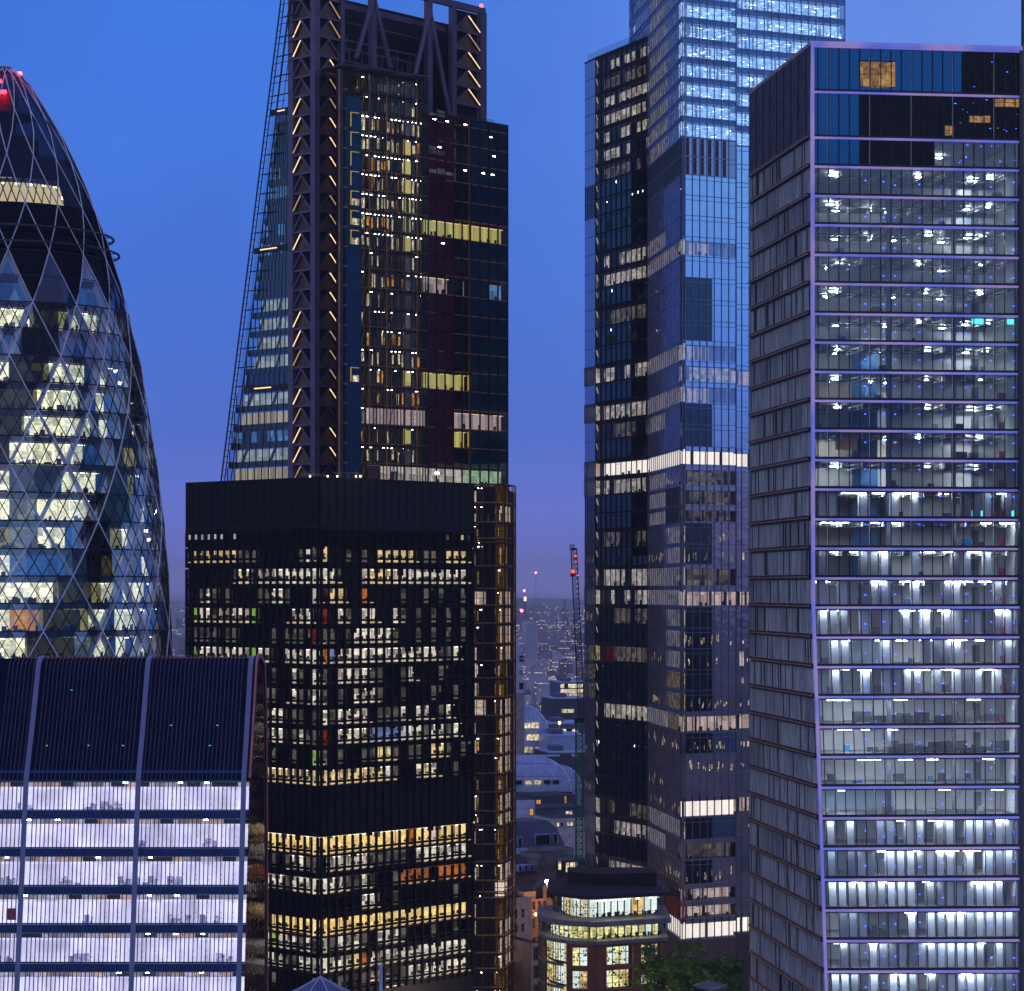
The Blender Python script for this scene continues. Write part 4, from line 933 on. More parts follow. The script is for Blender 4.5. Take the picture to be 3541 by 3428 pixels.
for r, (py, st) in enumerate(plan):
    z1, z0 = prevz, ZE(py); prevz = z0
    for fi, fn in enumerate('ABCDEFU'):
        if fi >= len(st) or st[fi] == '.': continue
        if fn in 'AB' and z1 > WINGTOP + 0.5: continue
        fr = faces[fn]; s = st[fi]; n = nb_[fn]; W_ = fr.W; p = MB(); q = MB()
        zw0, zw1 = z0 + 0.28, z1 - (0.95 if fn in 'EFU' else 0.62)
        if fn == 'U': s = 'V'; n = 8
        spm = {'A': 'fs_pale', 'B': 'slab_dark', 'C': 'fs_spandrel', 'D': 'fs_spandrel', 'E': 'fs_sky', 'F': 'fs_sky', 'U': 'fs_spandrel'}[fn]
        if fn in 'EF' and s == 'W': spm = 'fs_spandrel'
        if fn in 'EF' and py > 1609: spm = 'fs_mid'
        if fn == 'C' and py > 700: spm = 'fs_mid'
        bays = []
        if fn == 'E': bays = [0, 0.75] + [0.75 + (W_ - .75) * (i + 1) / 7 for i in range(7)]
        elif fn == 'F': bays = [0, 1.3] + [1.3 + (W_ - 1.3) * (i + 1) / 14 for i in range(14)]
        else: bays = [W_ * i / n for i in range(n + 1)]
        lowlit = s in 'LlPZWVvgR'
        if s in 'fr':
            p.fb(fr, 0, W_, z0, z1, -0.5, 0.0, 'fs_pale' if fn in 'EA' else 'fs_mid')
            k_ = 6 if fn == 'E' else n
            for i in range(k_):
                if fn == 'E': a = upx(fr, 2372 + i * 25.5, z0); p.fb(fr, a, a + .75, z0 + .12, z1 - .12, 0.01, 0.05, 'fs_slot_red')
                else: a = W_ * (i + .2) / k_; p.fb(fr, a, a + W_ / k_ * .52, z0, z1, 0.01, 0.06, 'fs_slot')
        elif s == 'x':
            p.fb(fr, 0, W_, z0 - .3, z1 + 2, -0.5, 0.02, 'fs_red')
            for i in range(8): p.fb(fr, W_ * i / 8, W_ * i / 8 + .2, z0 - .3, z1 + 2, 0.03, 0.25, 'fs_slot')
        elif lowlit:
            # spandrel, then the room: back wall, ceiling lamps, furniture, glass skin
            p.fb(fr, 0, W_, zw1, z1, -0.5, -0.02, spm)
            p.fb(fr, 0, W_, z0, zw0, -0.5, -0.02, spm)
            wall = {'L': 'fs_L', 'l': 'fs_l', 'P': 'fs_P', 'Z': 'fs_Z', 'W': 'fs_W', 'V': 'fs_L', 'v': 'fs_L', 'g': 'fs_g', 'R': 'fs_l', 'p': 'fs_P'}[s]  # the gold state paints a gold reflection as a glowing wall
            for i in range(len(bays) - 1):
                u0, u1 = bays[i], bays[i + 1]; m_ = wall
                if fn == 'B':
                    if s == 'l' and rnd.random() < .25: m_ = 'slab_dark'
                    if s == 'L' and rnd.random() < .2: m_ = 'slab_dark'
                    if s == 'L' and py in (1321, 2099, 1249) and i in (2, 3, 5): m_ = 'slab_dark'
                    if s == 'R' and i in (0, 1): m_ = 'red_dot'
                if fn == 'C' and s in 'LZ': m_ = 'fs_P' if s == 'L' else 'fs_Z'
                if fn == 'C' and s == 'v': m_ = 'fs_L' if rnd.random() < .6 else 'fs_P'
                if fn in 'DU' and s == 'V': m_ = 'fs_W2'
                if fn == 'E' and s == 'P' and py in (884, 1249, 1394) and i > 4: m_ = 'fs_mid'
                if py == 1609: m_ = 'fs_Z' if fn != 'A' else 'fs_P'
                if fn == 'F' and py == 1609: m_ = 'fs_Z'
                dep = 2.2 if fn in 'BEF' and s not in 'Z' else (1.0 if fn not in 'CD' else .5)
                if fn == 'E' and i == 0: dep = .3
                p.fb(fr, u0, u1, zw0, zw1, -dep - .1, -dep, m_)
                if i and s in 'LPZlW' and rnd.random() < .35 and fn in 'BEF': p.fb(fr, u0 + .1, u0 + rnd.uniform(.3, .9), zw0, zw1, -dep + .02, -dep + .1, 'furniture' if rnd.random() < .3 else 'column_grey')
                if fn in 'BE' and s in 'LlP' and rnd.random() < .6: a = rnd.uniform(u0, u1 - .5); p.fb(fr, a, a + rnd.uniform(.3, .8), zw0, zw0 + rnd.uniform(.4, 1.1), -1.5, -1.2, 'furniture')
                if s == 'W' and i and rnd.random() < .9:
                    for _ in range(7):
                        a = rnd.uniform(u0, max(u0 + .01, u1 - .7)); zz = zw0 + rnd.random() * (zw1 - zw0 - .3) ; p.fb(fr, a, a + rnd.uniform(.3, 1.2), zz, zz + .06, -1.7, -1.5, 'fs_tube' if rnd.random() < .12 else 'fs_glow')
                if fn == 'B' and s in 'Ll' and rnd.random() < .7: a = rnd.uniform(u0, u1 - .5); zz = zw1 - rnd.uniform(.15, .9); p.fb(fr, a, a + .5, zz, zz + .08, -1.9, -1.7, 'column_grey')
                if s == 'P' and rnd.random() < .6:
                    for _ in range(3): a = rnd.uniform(u0, u1 - .5); zz = zw1 - rnd.uniform(.1, .9); p.fb(fr, a, a + .6, zz, zz + .08, -2.0, -1.8, 'column_grey')
                if s in 'V' and rnd.random() < .3: p.fb(fr, u0 + .2, u1 - .2, zw0, zw0 + (zw1 - zw0) * rnd.uniform(.3, 1), -.9, -.8, 'fs_W')
            if s == 'W': pass
            gm = 'fs_glass' if fn in 'EF' and s != 'Z' and py < 1609 else ('fs_fin_glass' if fn in 'ACDU' and s != 'Z' else 'fs_glass_clear')
            p.fq(fr, 0.02, W_ - .02, zw0, zw1, -0.06, gm)
        else:
            m_ = {'U': 'fs_sky' if fn in 'EF' else 'fs_mid', 'K': 'fs_dark', 'k': 'fs_sky', 't': 'fs_dark', 'm': 'fs_mid', 'R': 'fs_dark', 'p': 'fs_mid'}[s]
            if fn == 'A': m_ = 'fs_pale' if s == 'U' else 'fs_mid'
            if fn == 'E' and s == 'K': m_ = 'fs_mid'
            p.fb(fr, 0, W_, z0, z1, -0.5, -0.02, m_)
            if fn == 'E' and s in 'kK':  # reflection of a dark neighbour painted onto the left panes
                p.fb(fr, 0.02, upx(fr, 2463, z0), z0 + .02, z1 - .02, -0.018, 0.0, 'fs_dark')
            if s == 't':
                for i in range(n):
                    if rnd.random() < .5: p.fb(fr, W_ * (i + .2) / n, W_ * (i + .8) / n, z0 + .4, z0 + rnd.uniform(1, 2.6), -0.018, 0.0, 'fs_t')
            if s == 'p':
                for i in range(5): a = W_ * (.03 + i * .09); p.fb(fr, a, a + 1.0, z0 + .5, z1 - .8, -0.018, 0.0, 'fs_P')
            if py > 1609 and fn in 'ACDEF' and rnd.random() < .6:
                for _ in range(rnd.choice([5, 9, 14])): a = W_ * (rnd.random() * .9 + .03); zz = z0 + rnd.uniform(.5, 1.6); p.fb(fr, a, a + W_ * rnd.uniform(.006, .02), zz, zz + rnd.uniform(.5, 1.6), -0.018, 0.0, 'fs_glint' if fn != 'F' else 'fs_P')  # reflections of lit windows painted as glowing slivers on unlit panes
            if fn in 'B' and rnd.random() < .5:
                for _ in range(5): a = rnd.uniform(1, W_ - 1); p.fb(fr, a, a + .12, z1 - 1.2, z1 - rnd.uniform(.5, 1.0), -0.018, 0.02, 'fs_tube' if rnd.random() < .3 else 'fs_l')
        # frame: storey line, mullions
        q.fb(fr, 0, W_, z0 - .06, z0 + .06, -0.01, 0.09, 'slab_dark' if fn == 'B' else ('fs_fin' if py > 1700 else 'fs_spandrel'))
        if fn in 'EFUB': q.fb(fr, 0, W_, zw1 - .05, zw1 + .05, -0.01, 0.06, 'slab_dark' if fn == 'B' else ('fs_fin' if py > 1700 else 'fs_spandrel'))
        if fn == 'B': q.fb(fr, 0, W_, z0 + .07, z0 + .32, 0.0, 0.05, 'slab_dark')
        for i, u in enumerate(bays):
            if fn == 'A' and s not in 'vLg': continue
            w2 = .09 if s in 'LPZWlE' else .05
            q.fb(fr, max(0, u - w2), min(W_, u + w2), z0, z1, -0.01, 0.05 if fn in 'CDU' else 0.16, 'frame_dark' if fn == 'B' or s == 'Z' else ('fs_fin' if fn in 'CDU' or py > 1700 else 'fs_spandrel'))
        if fn in 'CDAU' and s in 'VvLZUm' and not (fn == 'A' and s == 'U'):
            for i in range(n * 2): u = W_ * (i + .5) / (n * 2); q.fb(fr, u - .03, u + .03, z0, z1, 0.0, 0.04 if fn in 'CDU' else .15, 'fs_fin')
        if fn == 'B' and s not in '.' : # lit reveal of the corner stair at the left end of the dark face
            q.bar(fr(.35, .02, z1 - .5), fr(.95, .02, z1 - 1.9), .16, 'fs_reveal')
            if r % 2: q.bar(fr(.8, .02, z1 - .7), fr(1.4, .02, z1 - 2.2), .10, 'fs_reveal')
        o = p.build('window_band', fs)
        q.build('frame', o)
mb = MB()
for fn in 'ABCDEF': dd = 1.25 if fn in 'CD' else 3.1; mb.fb(faces[fn], 0.3 if fn != 'E' else 1.6, faces[fn].W - (2.0 if fn in 'CD' else .3), 2, (WINGTOP if fn in 'AB' else FTOP) - 1.2, -dd - .2, -dd, 'slab_dark')
mb.build('core_wall', fs)
mb = MB(); z0 = prevz
for fn in 'ABCDEF': mb.fb(faces[fn], 0, faces[fn].W, 0, z0, -0.5, 0.0, 'fs_base')
mb.build('base_wall', fs)
mb = MB()
mb.prism([pUp, pB1, pC1, (pD1[0], pD1[1] + .6), (pE1[0], pE1[1] + .6), (pF0[0], pF0[1] + .6), (pF1[0], pF1[1] + .6), (pF1[0] + 2, pF1[1] + 40), (pUp[0] + 1, pF1[1] + 40)], FTOP - .8, FTOP - .3, 'roof_dark')
mb.prism([(pA0[0], pA0[1] + .6), (pA1[0], pA1[1] + .6), (pB1[0], pB1[1] + .6), (pUp[0] + 8, pUp[1] + 30), (pA0[0] + 3, pA0[1] + 30)], WINGTOP - .8, WINGTOP - .4, 'roof_dark')
mb.prism([pF1, (pF1[0] - .4, pF1[1] + .3), (pF1[0] + 1.6, pF1[1] + 40), (pF1[0] + 2, pF1[1] + 40)], 0, FTOP - .9, 'fs_mid')
mb.prism([(pUp[0] + .1, pUp[1]), (pUp[0] + .5, pUp[1] + .3), (pUp[0] + 1.6, pF1[1] + 40), (pUp[0] + 1, pF1[1] + 40)], WINGTOP, FTOP - .9, 'fs_mid')
mb.prism([(pA0[0] + .1, pA0[1]), (pA0[0] + .6, pA0[1] + .4), (pA0[0] + 3.3, pA0[1] + 30), (pA0[0] + 3, pA0[1] + 30)], 0, WINGTOP - .9, 'fs_mid')
mb.build('roof', fs)
mb = MB(); mb.fb(faces['B'], 0, faces['B'].W, WINGTOP, WINGTOP + .35, -0.5, 0.12, 'slab_dark'); mb.fb(faces['A'], 0, faces['A'].W, WINGTOP, WINGTOP + .3, -.5, .1, 'slab_dark')
mb.build('wing_parapet', fs)
mb = MB()
for fn in 'AB':
    fr = faces[fn]; n = 4 if fn == 'A' else 18
    for i in range(n): mb.fb(fr, fr.W * i / n, fr.W * i / n + .06, WINGTOP + .36, WINGTOP + 2.0, -.9, -.84, 'frame_mid')
    for h_ in (1.0, 1.5, 2.0): mb.fb(fr, 0, fr.W, WINGTOP + h_, WINGTOP + h_ + .06, -.89, -.83, 'frame_mid')
mb.build('roof_railing', fs)
# ================================================================== round glass tower with a diagonal grid
YG = 420.0; AX = PX(14, YG)
PROF = [(225, 0.5), (236, 20), (243, 32), (263, 62), (300, 95), (361, 129), (453, 190), (581, 251), (692, 300), (808, 343), (924, 380), (1034, 416), (1150, 439), (1258, 467), (1448, 498), (1638, 527), (1815, 549), (2017, 565), (2175, 574), (2276, 578), (2500, 583), (2800, 573), (3428, 518), (3700, 480), (4040, 440)]
def gr(z):
    py = HY - (z - CZ) * F / YG
    for (a, ra), (b, rb) in zip(PROF[:-1], PROF[1:]):
        if a <= py <= b: return (ra + (rb - ra) * (py - a) / (b - a)) * YG / F
    return (PROF[0][1] if py < PROF[0][0] else PROF[-1][1]) * YG / F
def gz_front(py):
    z = PZ(py, YG)
    for _ in range(8): z = PZ(py, YG - gr(z))
    return z
solid('rg_beam', (0.70, 0.80, 0.95, 1), 0.5, var=0.1); solid('rg_line', (0.8, 0.8, 0.95, 1), 0.5, 0.0); solid('rg_frame', (0.010, 0.012, 0.03, 1), 0.4, 0.3)
glass('rg_glass', 0.13, (0.90, 0.95, 0.95), (0.55, 0.72, 1.0), 0.015, 0.4)
glass('rg_glass_sky', 0.24, (0.70, 0.8, 0.9), (0.7, 0.8, 1.0), 0.015, 0.4)
glass('rg_glass_dark', 0.07, (0.16, 0.17, 0.10), (0.3, 0.45, 0.7), 0.015, 0.4)
mirror('rg_dome', (0.0015, 0.004, 0.010, 1), 0.05, (0.4, 0.7, 1.0), 0.05, 0.01)
mirror('rg_cap', (0.0005, 0.0008, 0.002, 1), 0.02, (0.4, 0.6, 1.0), 0.05, 0.01); glass('rg_glass_blue', 0.16, (0.12, 0.28, 0.5), (0.5, 0.7, 1.0), 0.015)
glass('rg_dome_clear', 0.04, (0.22, 0.24, 0.30), (0.4, 0.7, 1.0), 0.01)
solid('rg_slab', (0.02, 0.05, 0.11, 1), 0.6, var=0.2); solid('rg_core', (0.03, 0.05, 0.09, 1), 0.7)
_c = (1.5, 1.5, 2.2)
lit('rg_w', lin(244, 238, 200), 1.25, (.9, .9, 1.3), 0.45, 1.3, .4); lit('rg_d', lin(170, 175, 150), 0.28, _c, 0.2, 1.4, .4); lit('rg_b', lin(40, 100, 180), 0.42, _c, 0.6, 1.3, .2); lit('rg_y', lin(200, 190, 70), 0.35, _c, 0.3, 1.3, .4)
lit('rg_o', lin(235, 160, 40), 0.6, _c, 0.6, 1.2, .3); lit('rg_k', lin(40, 45, 50), 0.05, _c, 0.2, 1.5, .4)
lamp('rg_strip', (1, .97, .85, 1), 5.0); lamp('rg_bar', lin(226, 204, 150), 0.85); lamp('rg_green', (0.02, .9, .3, 1), 1.2)
lamp('rg_redlamp', (1.0, 0.02, 0.03, 1), 45.0)
rnd = random.Random(8)
rg = thing('round_tower', 'round domed glass tower with diagonal grid and red lit top at the left edge', 'skyscraper', (AX, YG, 0))
NS = 68
PHI0 = math.radians(2.3) 
def gp(i, z, off=0.0, rr=None):
    a = PHI0 + 2 * math.pi * i / NS; r = (gr(z) if rr is None else rr) + off
    return (AX + r * math.sin(a), YG - r * math.cos(a), z)
ringpy = [2282 + 97 * i for i in range(12, 0, -1)] + [2282, 2185, 2087, 1992, 1897, 1799, 1701, 1603, 1505, 1413, 1318, 1225, 1130, 1040]
rz = sorted({gz_front(p) for p in ringpy})
ztp = rz[-1]
upy = [948, 860, 777, 695, 612, 530, 450, 372, 300, 255, 243, 236]
uz = [gz_front(p) for p in upy]
allz = rz + uz
while allz[0] > 6: allz.insert(0, allz[0] - 4.0)
J1040 = allz.index(ztp)
VIS = range(-19, 20)   # panes towards the camera side; the rest share the same pattern
def vis(i): i = (i + NS // 2) % NS - NS // 2; return -22 <= i <= 22
states = {1040: 'w', 1130: 'b', 1225: 'w', 1318: 'w', 1413: 'w', 1505: 'w', 1603: 'x', 1701: 'd', 1799: 'y', 1897: 'y', 1992: 'w', 2087: 'o', 2185: 'w'}
for j in range(len(allz) - 1):
    z0, z1 = allz[j], allz[j + 1]; zm = (z0 + z1) / 2
    pyt = HY - (z1 - CZ) * F / (YG - gr(z1)); st = 'k'
    for k_, v in states.items():
        if abs(pyt - k_) < 30: st = v
    p = MB(); q = MB()
    upper = z0 >= ztp - .1
    for i in range(NS):
        A, B = gp(i, z0), gp(i + 1, z0); T0, T1 = gp(i, z1), gp(i + 1, z1)
        am = math.degrees(PHI0 + 2 * math.pi * (i + .5) / NS); am = (am + 180) % 360 - 180
        M = gp(i + .5, zm)
        spiral = (i - j + 203) % 11
        dark = spiral in (0, 1, 2) if not upper else False
        spiral2 = (i + j) % 17 == 4 and j % 3 == 0
        gm = 'rg_glass_dark' if dark else ('rg_glass_sky' if (am > 36 or am < -40) else 'rg_glass')
        if upper:
            gm = 'rg_dome'
            gm = 'rg_cap' if j - J1040 < 4 else 'rg_dome'
            # lit triangle gores reach up between the dark ones
            g = (i + (j - J1040)) % 4, (i - (j - J1040)) % 4
            cpos = (i + 2) % 4; lev = j - J1040
            if z0 > uz[5] - .1: gm = 'rg_dome_clear'
            if uz[3] - .1 <= z0 < uz[4] - .1 and -70 < am < 50: gm = 'rg_glass'
            if uz[4] - .1 <= z0 < uz[5] - .1 and am < 8: gm = 'rg_glass'
        jt = rnd.uniform(-.05, .05); M = (M[0] + jt * math.sin(math.radians(am)), M[1] - jt * math.cos(math.radians(am)), M[2])
        for tri, cu_, ch_ in (((A, B, M), .5, .17), ((T0, M, T1), .5, .83), ((A, M, T0), .17, .5), ((B, T1, M), .83, .5)):
            g2 = gm
            if upper and lev < 2 and abs(((i + cu_) % 4) - 2) < 2 - lev - ch_: g2 = 'rg_glass' if (i // 4) % 2 == 0 else 'rg_glass_blue'
            p.poly(tri, g2)
        if not upper or gm == 'rg_glass':
            q.bar(A, T1, 0.13, 'rg_frame'); q.bar(B, T0, 0.13, 'rg_frame')
    # floor slab edge, room wall behind the glass
    n2 = 34
    r0 = gr(z1) - 0.5; ri = min(gr(z0), gr(z1)) - 2.3
    if not upper or z0 < uz[2]:
        c = [(AX + (min(gr(z0), gr(z1)) - .55) * math.sin(2 * math.pi * i / 48), YG - (min(gr(z0), gr(z1)) - .55) * math.cos(2 * math.pi * i / 48)) for i in range(48)]
        q.prism(c, z1 - 0.85, z1 - 0.1, 'rg_slab')
    if ri > 1 and (not upper or j - J1040 < 2):
        rm = MB()
        for i in range(NS):
            am = math.degrees(PHI0 + 2 * math.pi * (i + .5) / NS); am = (am + 180) % 360 - 180
            spiral = (i - j + 203) % 11
            seg = (i // 2 + j * 5) % 7
            m_ = {'w': 'rg_w', 'x': 'rg_w', 'd': 'rg_d', 'b': 'rg_b', 'y': 'rg_d', 'o': 'rg_w', 'k': 'rg_b'}[st]
            if st == 'x' and seg in (0, 1): m_ = 'rg_k'
            if st in 'wo' and seg == 0 and j % 3 == 1: m_ = 'rg_d'
            if st == 'd' and seg in (1, 4, 3): m_ = 'rg_w'
            if st == 'd' and seg in (5, 6): m_ = 'rg_b'
            if st == 'y': m_ = 'rg_y' if seg in (2, 3) else ('rg_b' if seg in (0, 6) else 'rg_w' if seg in (1, 5) else 'rg_d')
            if spiral in (0, 1, 2): m_ = 'rg_k' if st not in 'wo' else ('rg_y' if z0 < CZ + 6 else 'rg_d')
            if st == 'o' and 12 < am < 26: m_ = 'rg_o'
            if am > 44 and rnd.random() < (.2 if z0 < CZ + 8 else .45): m_ = 'rg_b'
            a, b = gp(i, z0, rr=ri), gp(i + 1, z0, rr=ri)
            rm.poly([(a[0], a[1], z0 - .1), (b[0], b[1], z0 - .1), (b[0], b[1], z1 - 1.0), (a[0], a[1], z1 - 1.0)], m_)
            if m_ == 'rg_w' and rnd.random() < .5:
                a, b = gp(i + .2, z0, rr=ri + 1.2), gp(i + .8, z0, rr=ri + 1.2); rm.bar((a[0], a[1], z1 - 1.15), (b[0], b[1], z1 - 1.15), 0.10, 'rg_strip')
            if m_ in ('rg_w', 'rg_d', 'rg_y', 'rg_o') and vis(i):
                for _ in range(3):
                    t = rnd.random(); rr = ri + rnd.uniform(.4, 1.6); a, b = gp(i + t, z0, rr=rr), gp(i + t + rnd.uniform(.1, .4), z0, rr=rr); h_ = rnd.uniform(.3, 1.1)
                    rm.poly([(a[0], a[1], z0), (b[0], b[1], z0), (b[0], b[1], z0 + h_), (a[0], a[1], z0 + h_ * rnd.uniform(.7, 1))], 'furniture')
        rm.build('interior', rg)
        fl_ = MB(); fl_.prism([gp(i * 2, z0, rr=ri + .2)[:2] for i in range(34)], z0 - .08, z0 - .02, 'floor_grey'); fl_.build('floor', rg)
    # horizontal ring
    for i in range(NS):
        if not upper: q.bar(gp(i, z1), gp(i + 1, z1), 0.20, 'rg_frame')
        elif j in (J1040, J1040 + 1) : q.bar(gp(i, z1), gp(i + 1, z1), 0.10, 'rg_frame')
    o = p.build('glazing_band', rg); q.build('frame', o)
# main diagonal members (every fourth node, both hands) with thin cover strips outside
diag = []
for i0 in range(0, NS, 4):
    for hand in (1, -1):
        b = MB()
        for j in range(len(allz) - 1):
            ia, ib = i0 + hand * (j - J1040), i0 + hand * (j + 1 - J1040)
            z0, z1 = allz[j], allz[j + 1]
            b.bar(gp(ia, z0, .08), gp(ib, z1, .08), 0.17 if z0 < ztp else 0.13, 'rg_line')
            if j < J1040 + 2:
                b.bar(gp(ia, z0, -.9), gp(ib, z1, -.7), 1.05, 'rg_beam', 0.3)
        diag.append(b)
for b in diag: b.build('diagonal_beam', rg)
# two maintenance rails round the shoulder
for py, off, nm in ((777, 1.2, 0), (826, 1.3, 1)):
    z = gz_front(py) - (0.3 if nm else 0); b = MB()
    for i in range(NS): b.bar(gp(i, z, off), gp(i + 1, z, off), 0.32, 'frame_mid', 0.22)
    for i in range(0, NS, 4): b.bar(gp(i, z, 0), gp(i, z, off), 0.14, 'frame_mid')
    b.build('maintenance_rail', rg)
# light bands of the two top storeys
b = MB(); z = uz[3]
for i in range(-19, 15):
    m_ = 'rg_bar'; r_ = gr(uz[4]) - 1.5
    a, c = gp(i, z, rr=r_), gp(i + 1, z, rr=r_); b.poly([(a[0], a[1], z + .3), (c[0], c[1], z + .3), (c[0], c[1], uz[4] - .5), (a[0], a[1], uz[4] - .5)], m_)
    if i % 2: a, c = gp(i + .2, z, rr=r_ + .3), gp(i + .6, z, rr=r_ + .3); b.bar((a[0], a[1], uz[4] - .75), (c[0], c[1], uz[4] - .75), .2, 'rg_strip')
for i in range(-8, 3):
    r_ = gr(uz[5]) - 2.0; a, c = gp(i, z, rr=r_), gp(i + 1, z, rr=r_); b.poly([(a[0], a[1], uz[4] + .5), (c[0], c[1], uz[4] + .5), (c[0], c[1], uz[5] - .4), (a[0], a[1], uz[5] - .4)], 'rg_bar')
b.build('restaurant_wall', rg)
b = MB()
for a, z0, z1, rr in ((0, allz[0], uz[3], 9.0), (0, uz[3], uz[6], 5.5)): b.prism([gp(i * 4, z0, rr=rr)[:2] for i in range(17)], z0, z1, 'rg_core')
b.build('core', rg)
b = MB(); zt_ = PZ(240, YG); b.prism([gp(i * 4, zt_, rr=1.2)[:2] for i in range(17)], zt_ - .5, zt_ + .25, 'frame_mid'); b.build('cap', rg)
# red lamps inside and on top
for zc_, px_, big in ((PZ(293, YG), -10, 1), (PZ(330, YG), 6, 0)):
    b = MB(); x = PX(px_, YG - 4); b.box(x - .5, x + .5, YG - 3.2, YG - 2.6, zc_ - .25, zc_ + .25, 'rg_redlamp'); b.build('red_lamp', rg)
solid('rg_inner_red', (0.35, 0.02, 0.04, 1), 0.7)
b = MB(); b.prism([gp(i * 4, 0, rr=2.0)[:2] for i in range(17)], uz[6] - 3, uz[8], 'rg_inner_red'); b.prism([gp(i * 4, 0, rr=5.2)[:2] for i in range(17)], uz[6] + 3.5, uz[6] + 3.7, 'rg_frame'); b.build('plant_core', rg)
b = MB(); x, y, z = PX(67, YG), YG, PZ(262, YG); b.tube((x, y, z - .7), (x, y, z), .12, 'frame_mid'); b.tube((x, y, z), (x, y, z + .55), .36, 'rg_redlamp', 10); b.build('warning_light', rg)
b = MB()
for ang, py in ((62, 880), (64, 1290), (66, 1330), (70, 1500), (72, 1840), (74, 1870), (52, 700)):
    z = PZ(py, YG - gr(PZ(py, YG)) * .4); i = (math.radians(ang) - PHI0) * NS / 2 / math.pi; x, y, z = gp(i, z, -.5); b.box(x - .25, x + .25, y - .2, y + .2, z, z + .4, 'warm_point')
b.build('edge_light', rg)

# ================================================================== curved-roof office in the lower left
solid('co_rib', (0.22, 0.25, 0.40, 1), 0.45, 0.1, var=0.1); solid('co_fin', (0.05, 0.07, 0.13, 1), 0.35, 0.4); solid('co_band', (0.015, 0.085, 0.30, 1), 0.4, 0.1, var=0.15)
mirror('co_glass', (0.001, 0.005, 0.017, 1), 0.015, (0.4, 0.6, 1.0), 0.10, 0.01); solid('co_edge', (0.55, 0.16, 0.17, 1), 0.5)
glass('co_clear', 0.05, (0.88, 0.88, 0.93), (0.6, 0.7, 1.0), 0.01)
m, nt_, N_, L_, o_ = newmat('co_panel')   # back-lit white storage fronts behind the glass
t_ = N_.new('ShaderNodeTexCoord'); vd = N_.new('ShaderNodeVectorMath'); vd.operation = 'DIVIDE'; vd.inputs[1].default_value = (1.42, 50, 4.095)
L_.new(t_.outputs['Object'], vd.inputs[0]); fl_ = N_.new('ShaderNodeVectorMath'); fl_.operation = 'FLOOR'; L_.new(vd.outputs[0], fl_.inputs[0])
wn = N_.new('ShaderNodeTexWhiteNoise'); L_.new(fl_.outputs[0], wn.inputs['Vector'])
r1 = N_.new('ShaderNodeMapRange'); r1.inputs[3].default_value = .78; r1.inputs[4].default_value = 1.1; L_.new(wn.outputs['Value'], r1.inputs[0])
f_ = noise_fac(N_, L_, 0.35, 0.72, 1.18, 4); f2 = noise_fac(N_, L_, 3.0, 0.93, 1.07, 3, 1, 1, .15)
a1 = N_.new('ShaderNodeMath'); a1.operation = 'MULTIPLY'; L_.new(r1.outputs[0], a1.inputs[0]); L_.new(f_, a1.inputs[1])
a2 = N_.new('ShaderNodeMath'); a2.operation = 'MULTIPLY'; L_.new(a1.outputs[0], a2.inputs[0]); L_.new(f2, a2.inputs[1])
e_ = N_.new('ShaderNodeEmission'); e_.inputs[0].default_value = lin(208, 206, 244); a3 = N_.new('ShaderNodeMath'); a3.operation = 'MULTIPLY'; a3.inputs[1].default_value = 1.5; L_.new(a2.outputs[0], a3.inputs[0]); L_.new(a3.outputs[0], e_.inputs[1]); L_.new(e_.outputs[0], o_.inputs[0])
lit('co_upper', lin(205, 200, 225), 0.75, (1.4, 1.4, 9), 0.35, 1.25, .3); lit('co_upper_warm', lin(225, 190, 175), 0.75, (1.4, 1.4, 9), 0.5, 1.2, .3)
lamp('co_lamp', (1, .95, .95, 1), 30); solid('co_shadow', (0.25, 0.26, 0.42, 1), 0.8)
lit('co_blob', lin(172, 174, 226), 0.95, (.5, .5, .3), .5, 1.2, .5); lit('co_blob_red', lin(120, 60, 90), 0.5, (3, 3, 3), .8, 1.1, .2); lit('co_blob2', lin(140, 146, 210), 0.75, (.5, .5, .3), .6, 1.2, .4); lamp('green_dot', (0.03, 1, .25, 1), 0.9)
co = thing('curved_roof_office', 'blue office building with curved finned roof and white lit storeys in the lower left corner', 'office building', (PX(500, 300), 300, 0))
CPR = [(4300, 286.0), (3428, 290.0), (2693, 295.7), (2620, 297.2), (2544, 298.8), (2450, 300.6), (2380, 301.9), (2330, 302.8), (2300, 303.5), (2284, 304.3), (2277, 305.6), (2277, 308.5)]
cprof = [(Y, PZ(py, Y)) for py, Y in CPR]
cprof.append((313.2, cprof[-1][1] - 1.2)); cprof.append((315.0, cprof[-1][1] - 5)); cprof.append((316.0, 60)); cprof.append((316.2, 0))
cprof[0] = (286.0, 0.0)
def cy(z):  # depth of the front at height z
    pts = cprof[:11]
    for (ya, za), (yb, zb_) in zip(pts[:-1], pts[1:]):
        if za <= z <= zb_: return ya + (yb - ya) * (z - za) / (zb_ - za)
    return pts[-1][0]
XR = (892 - CX) / F * 304.2; XL = XR - 62.0
RIBX = [XR - .75, XR - 12.55, XR - 12.55 - 12.55, XR - 37.65, XR - 50.2]
ZB = PZ(2693, 295.7)
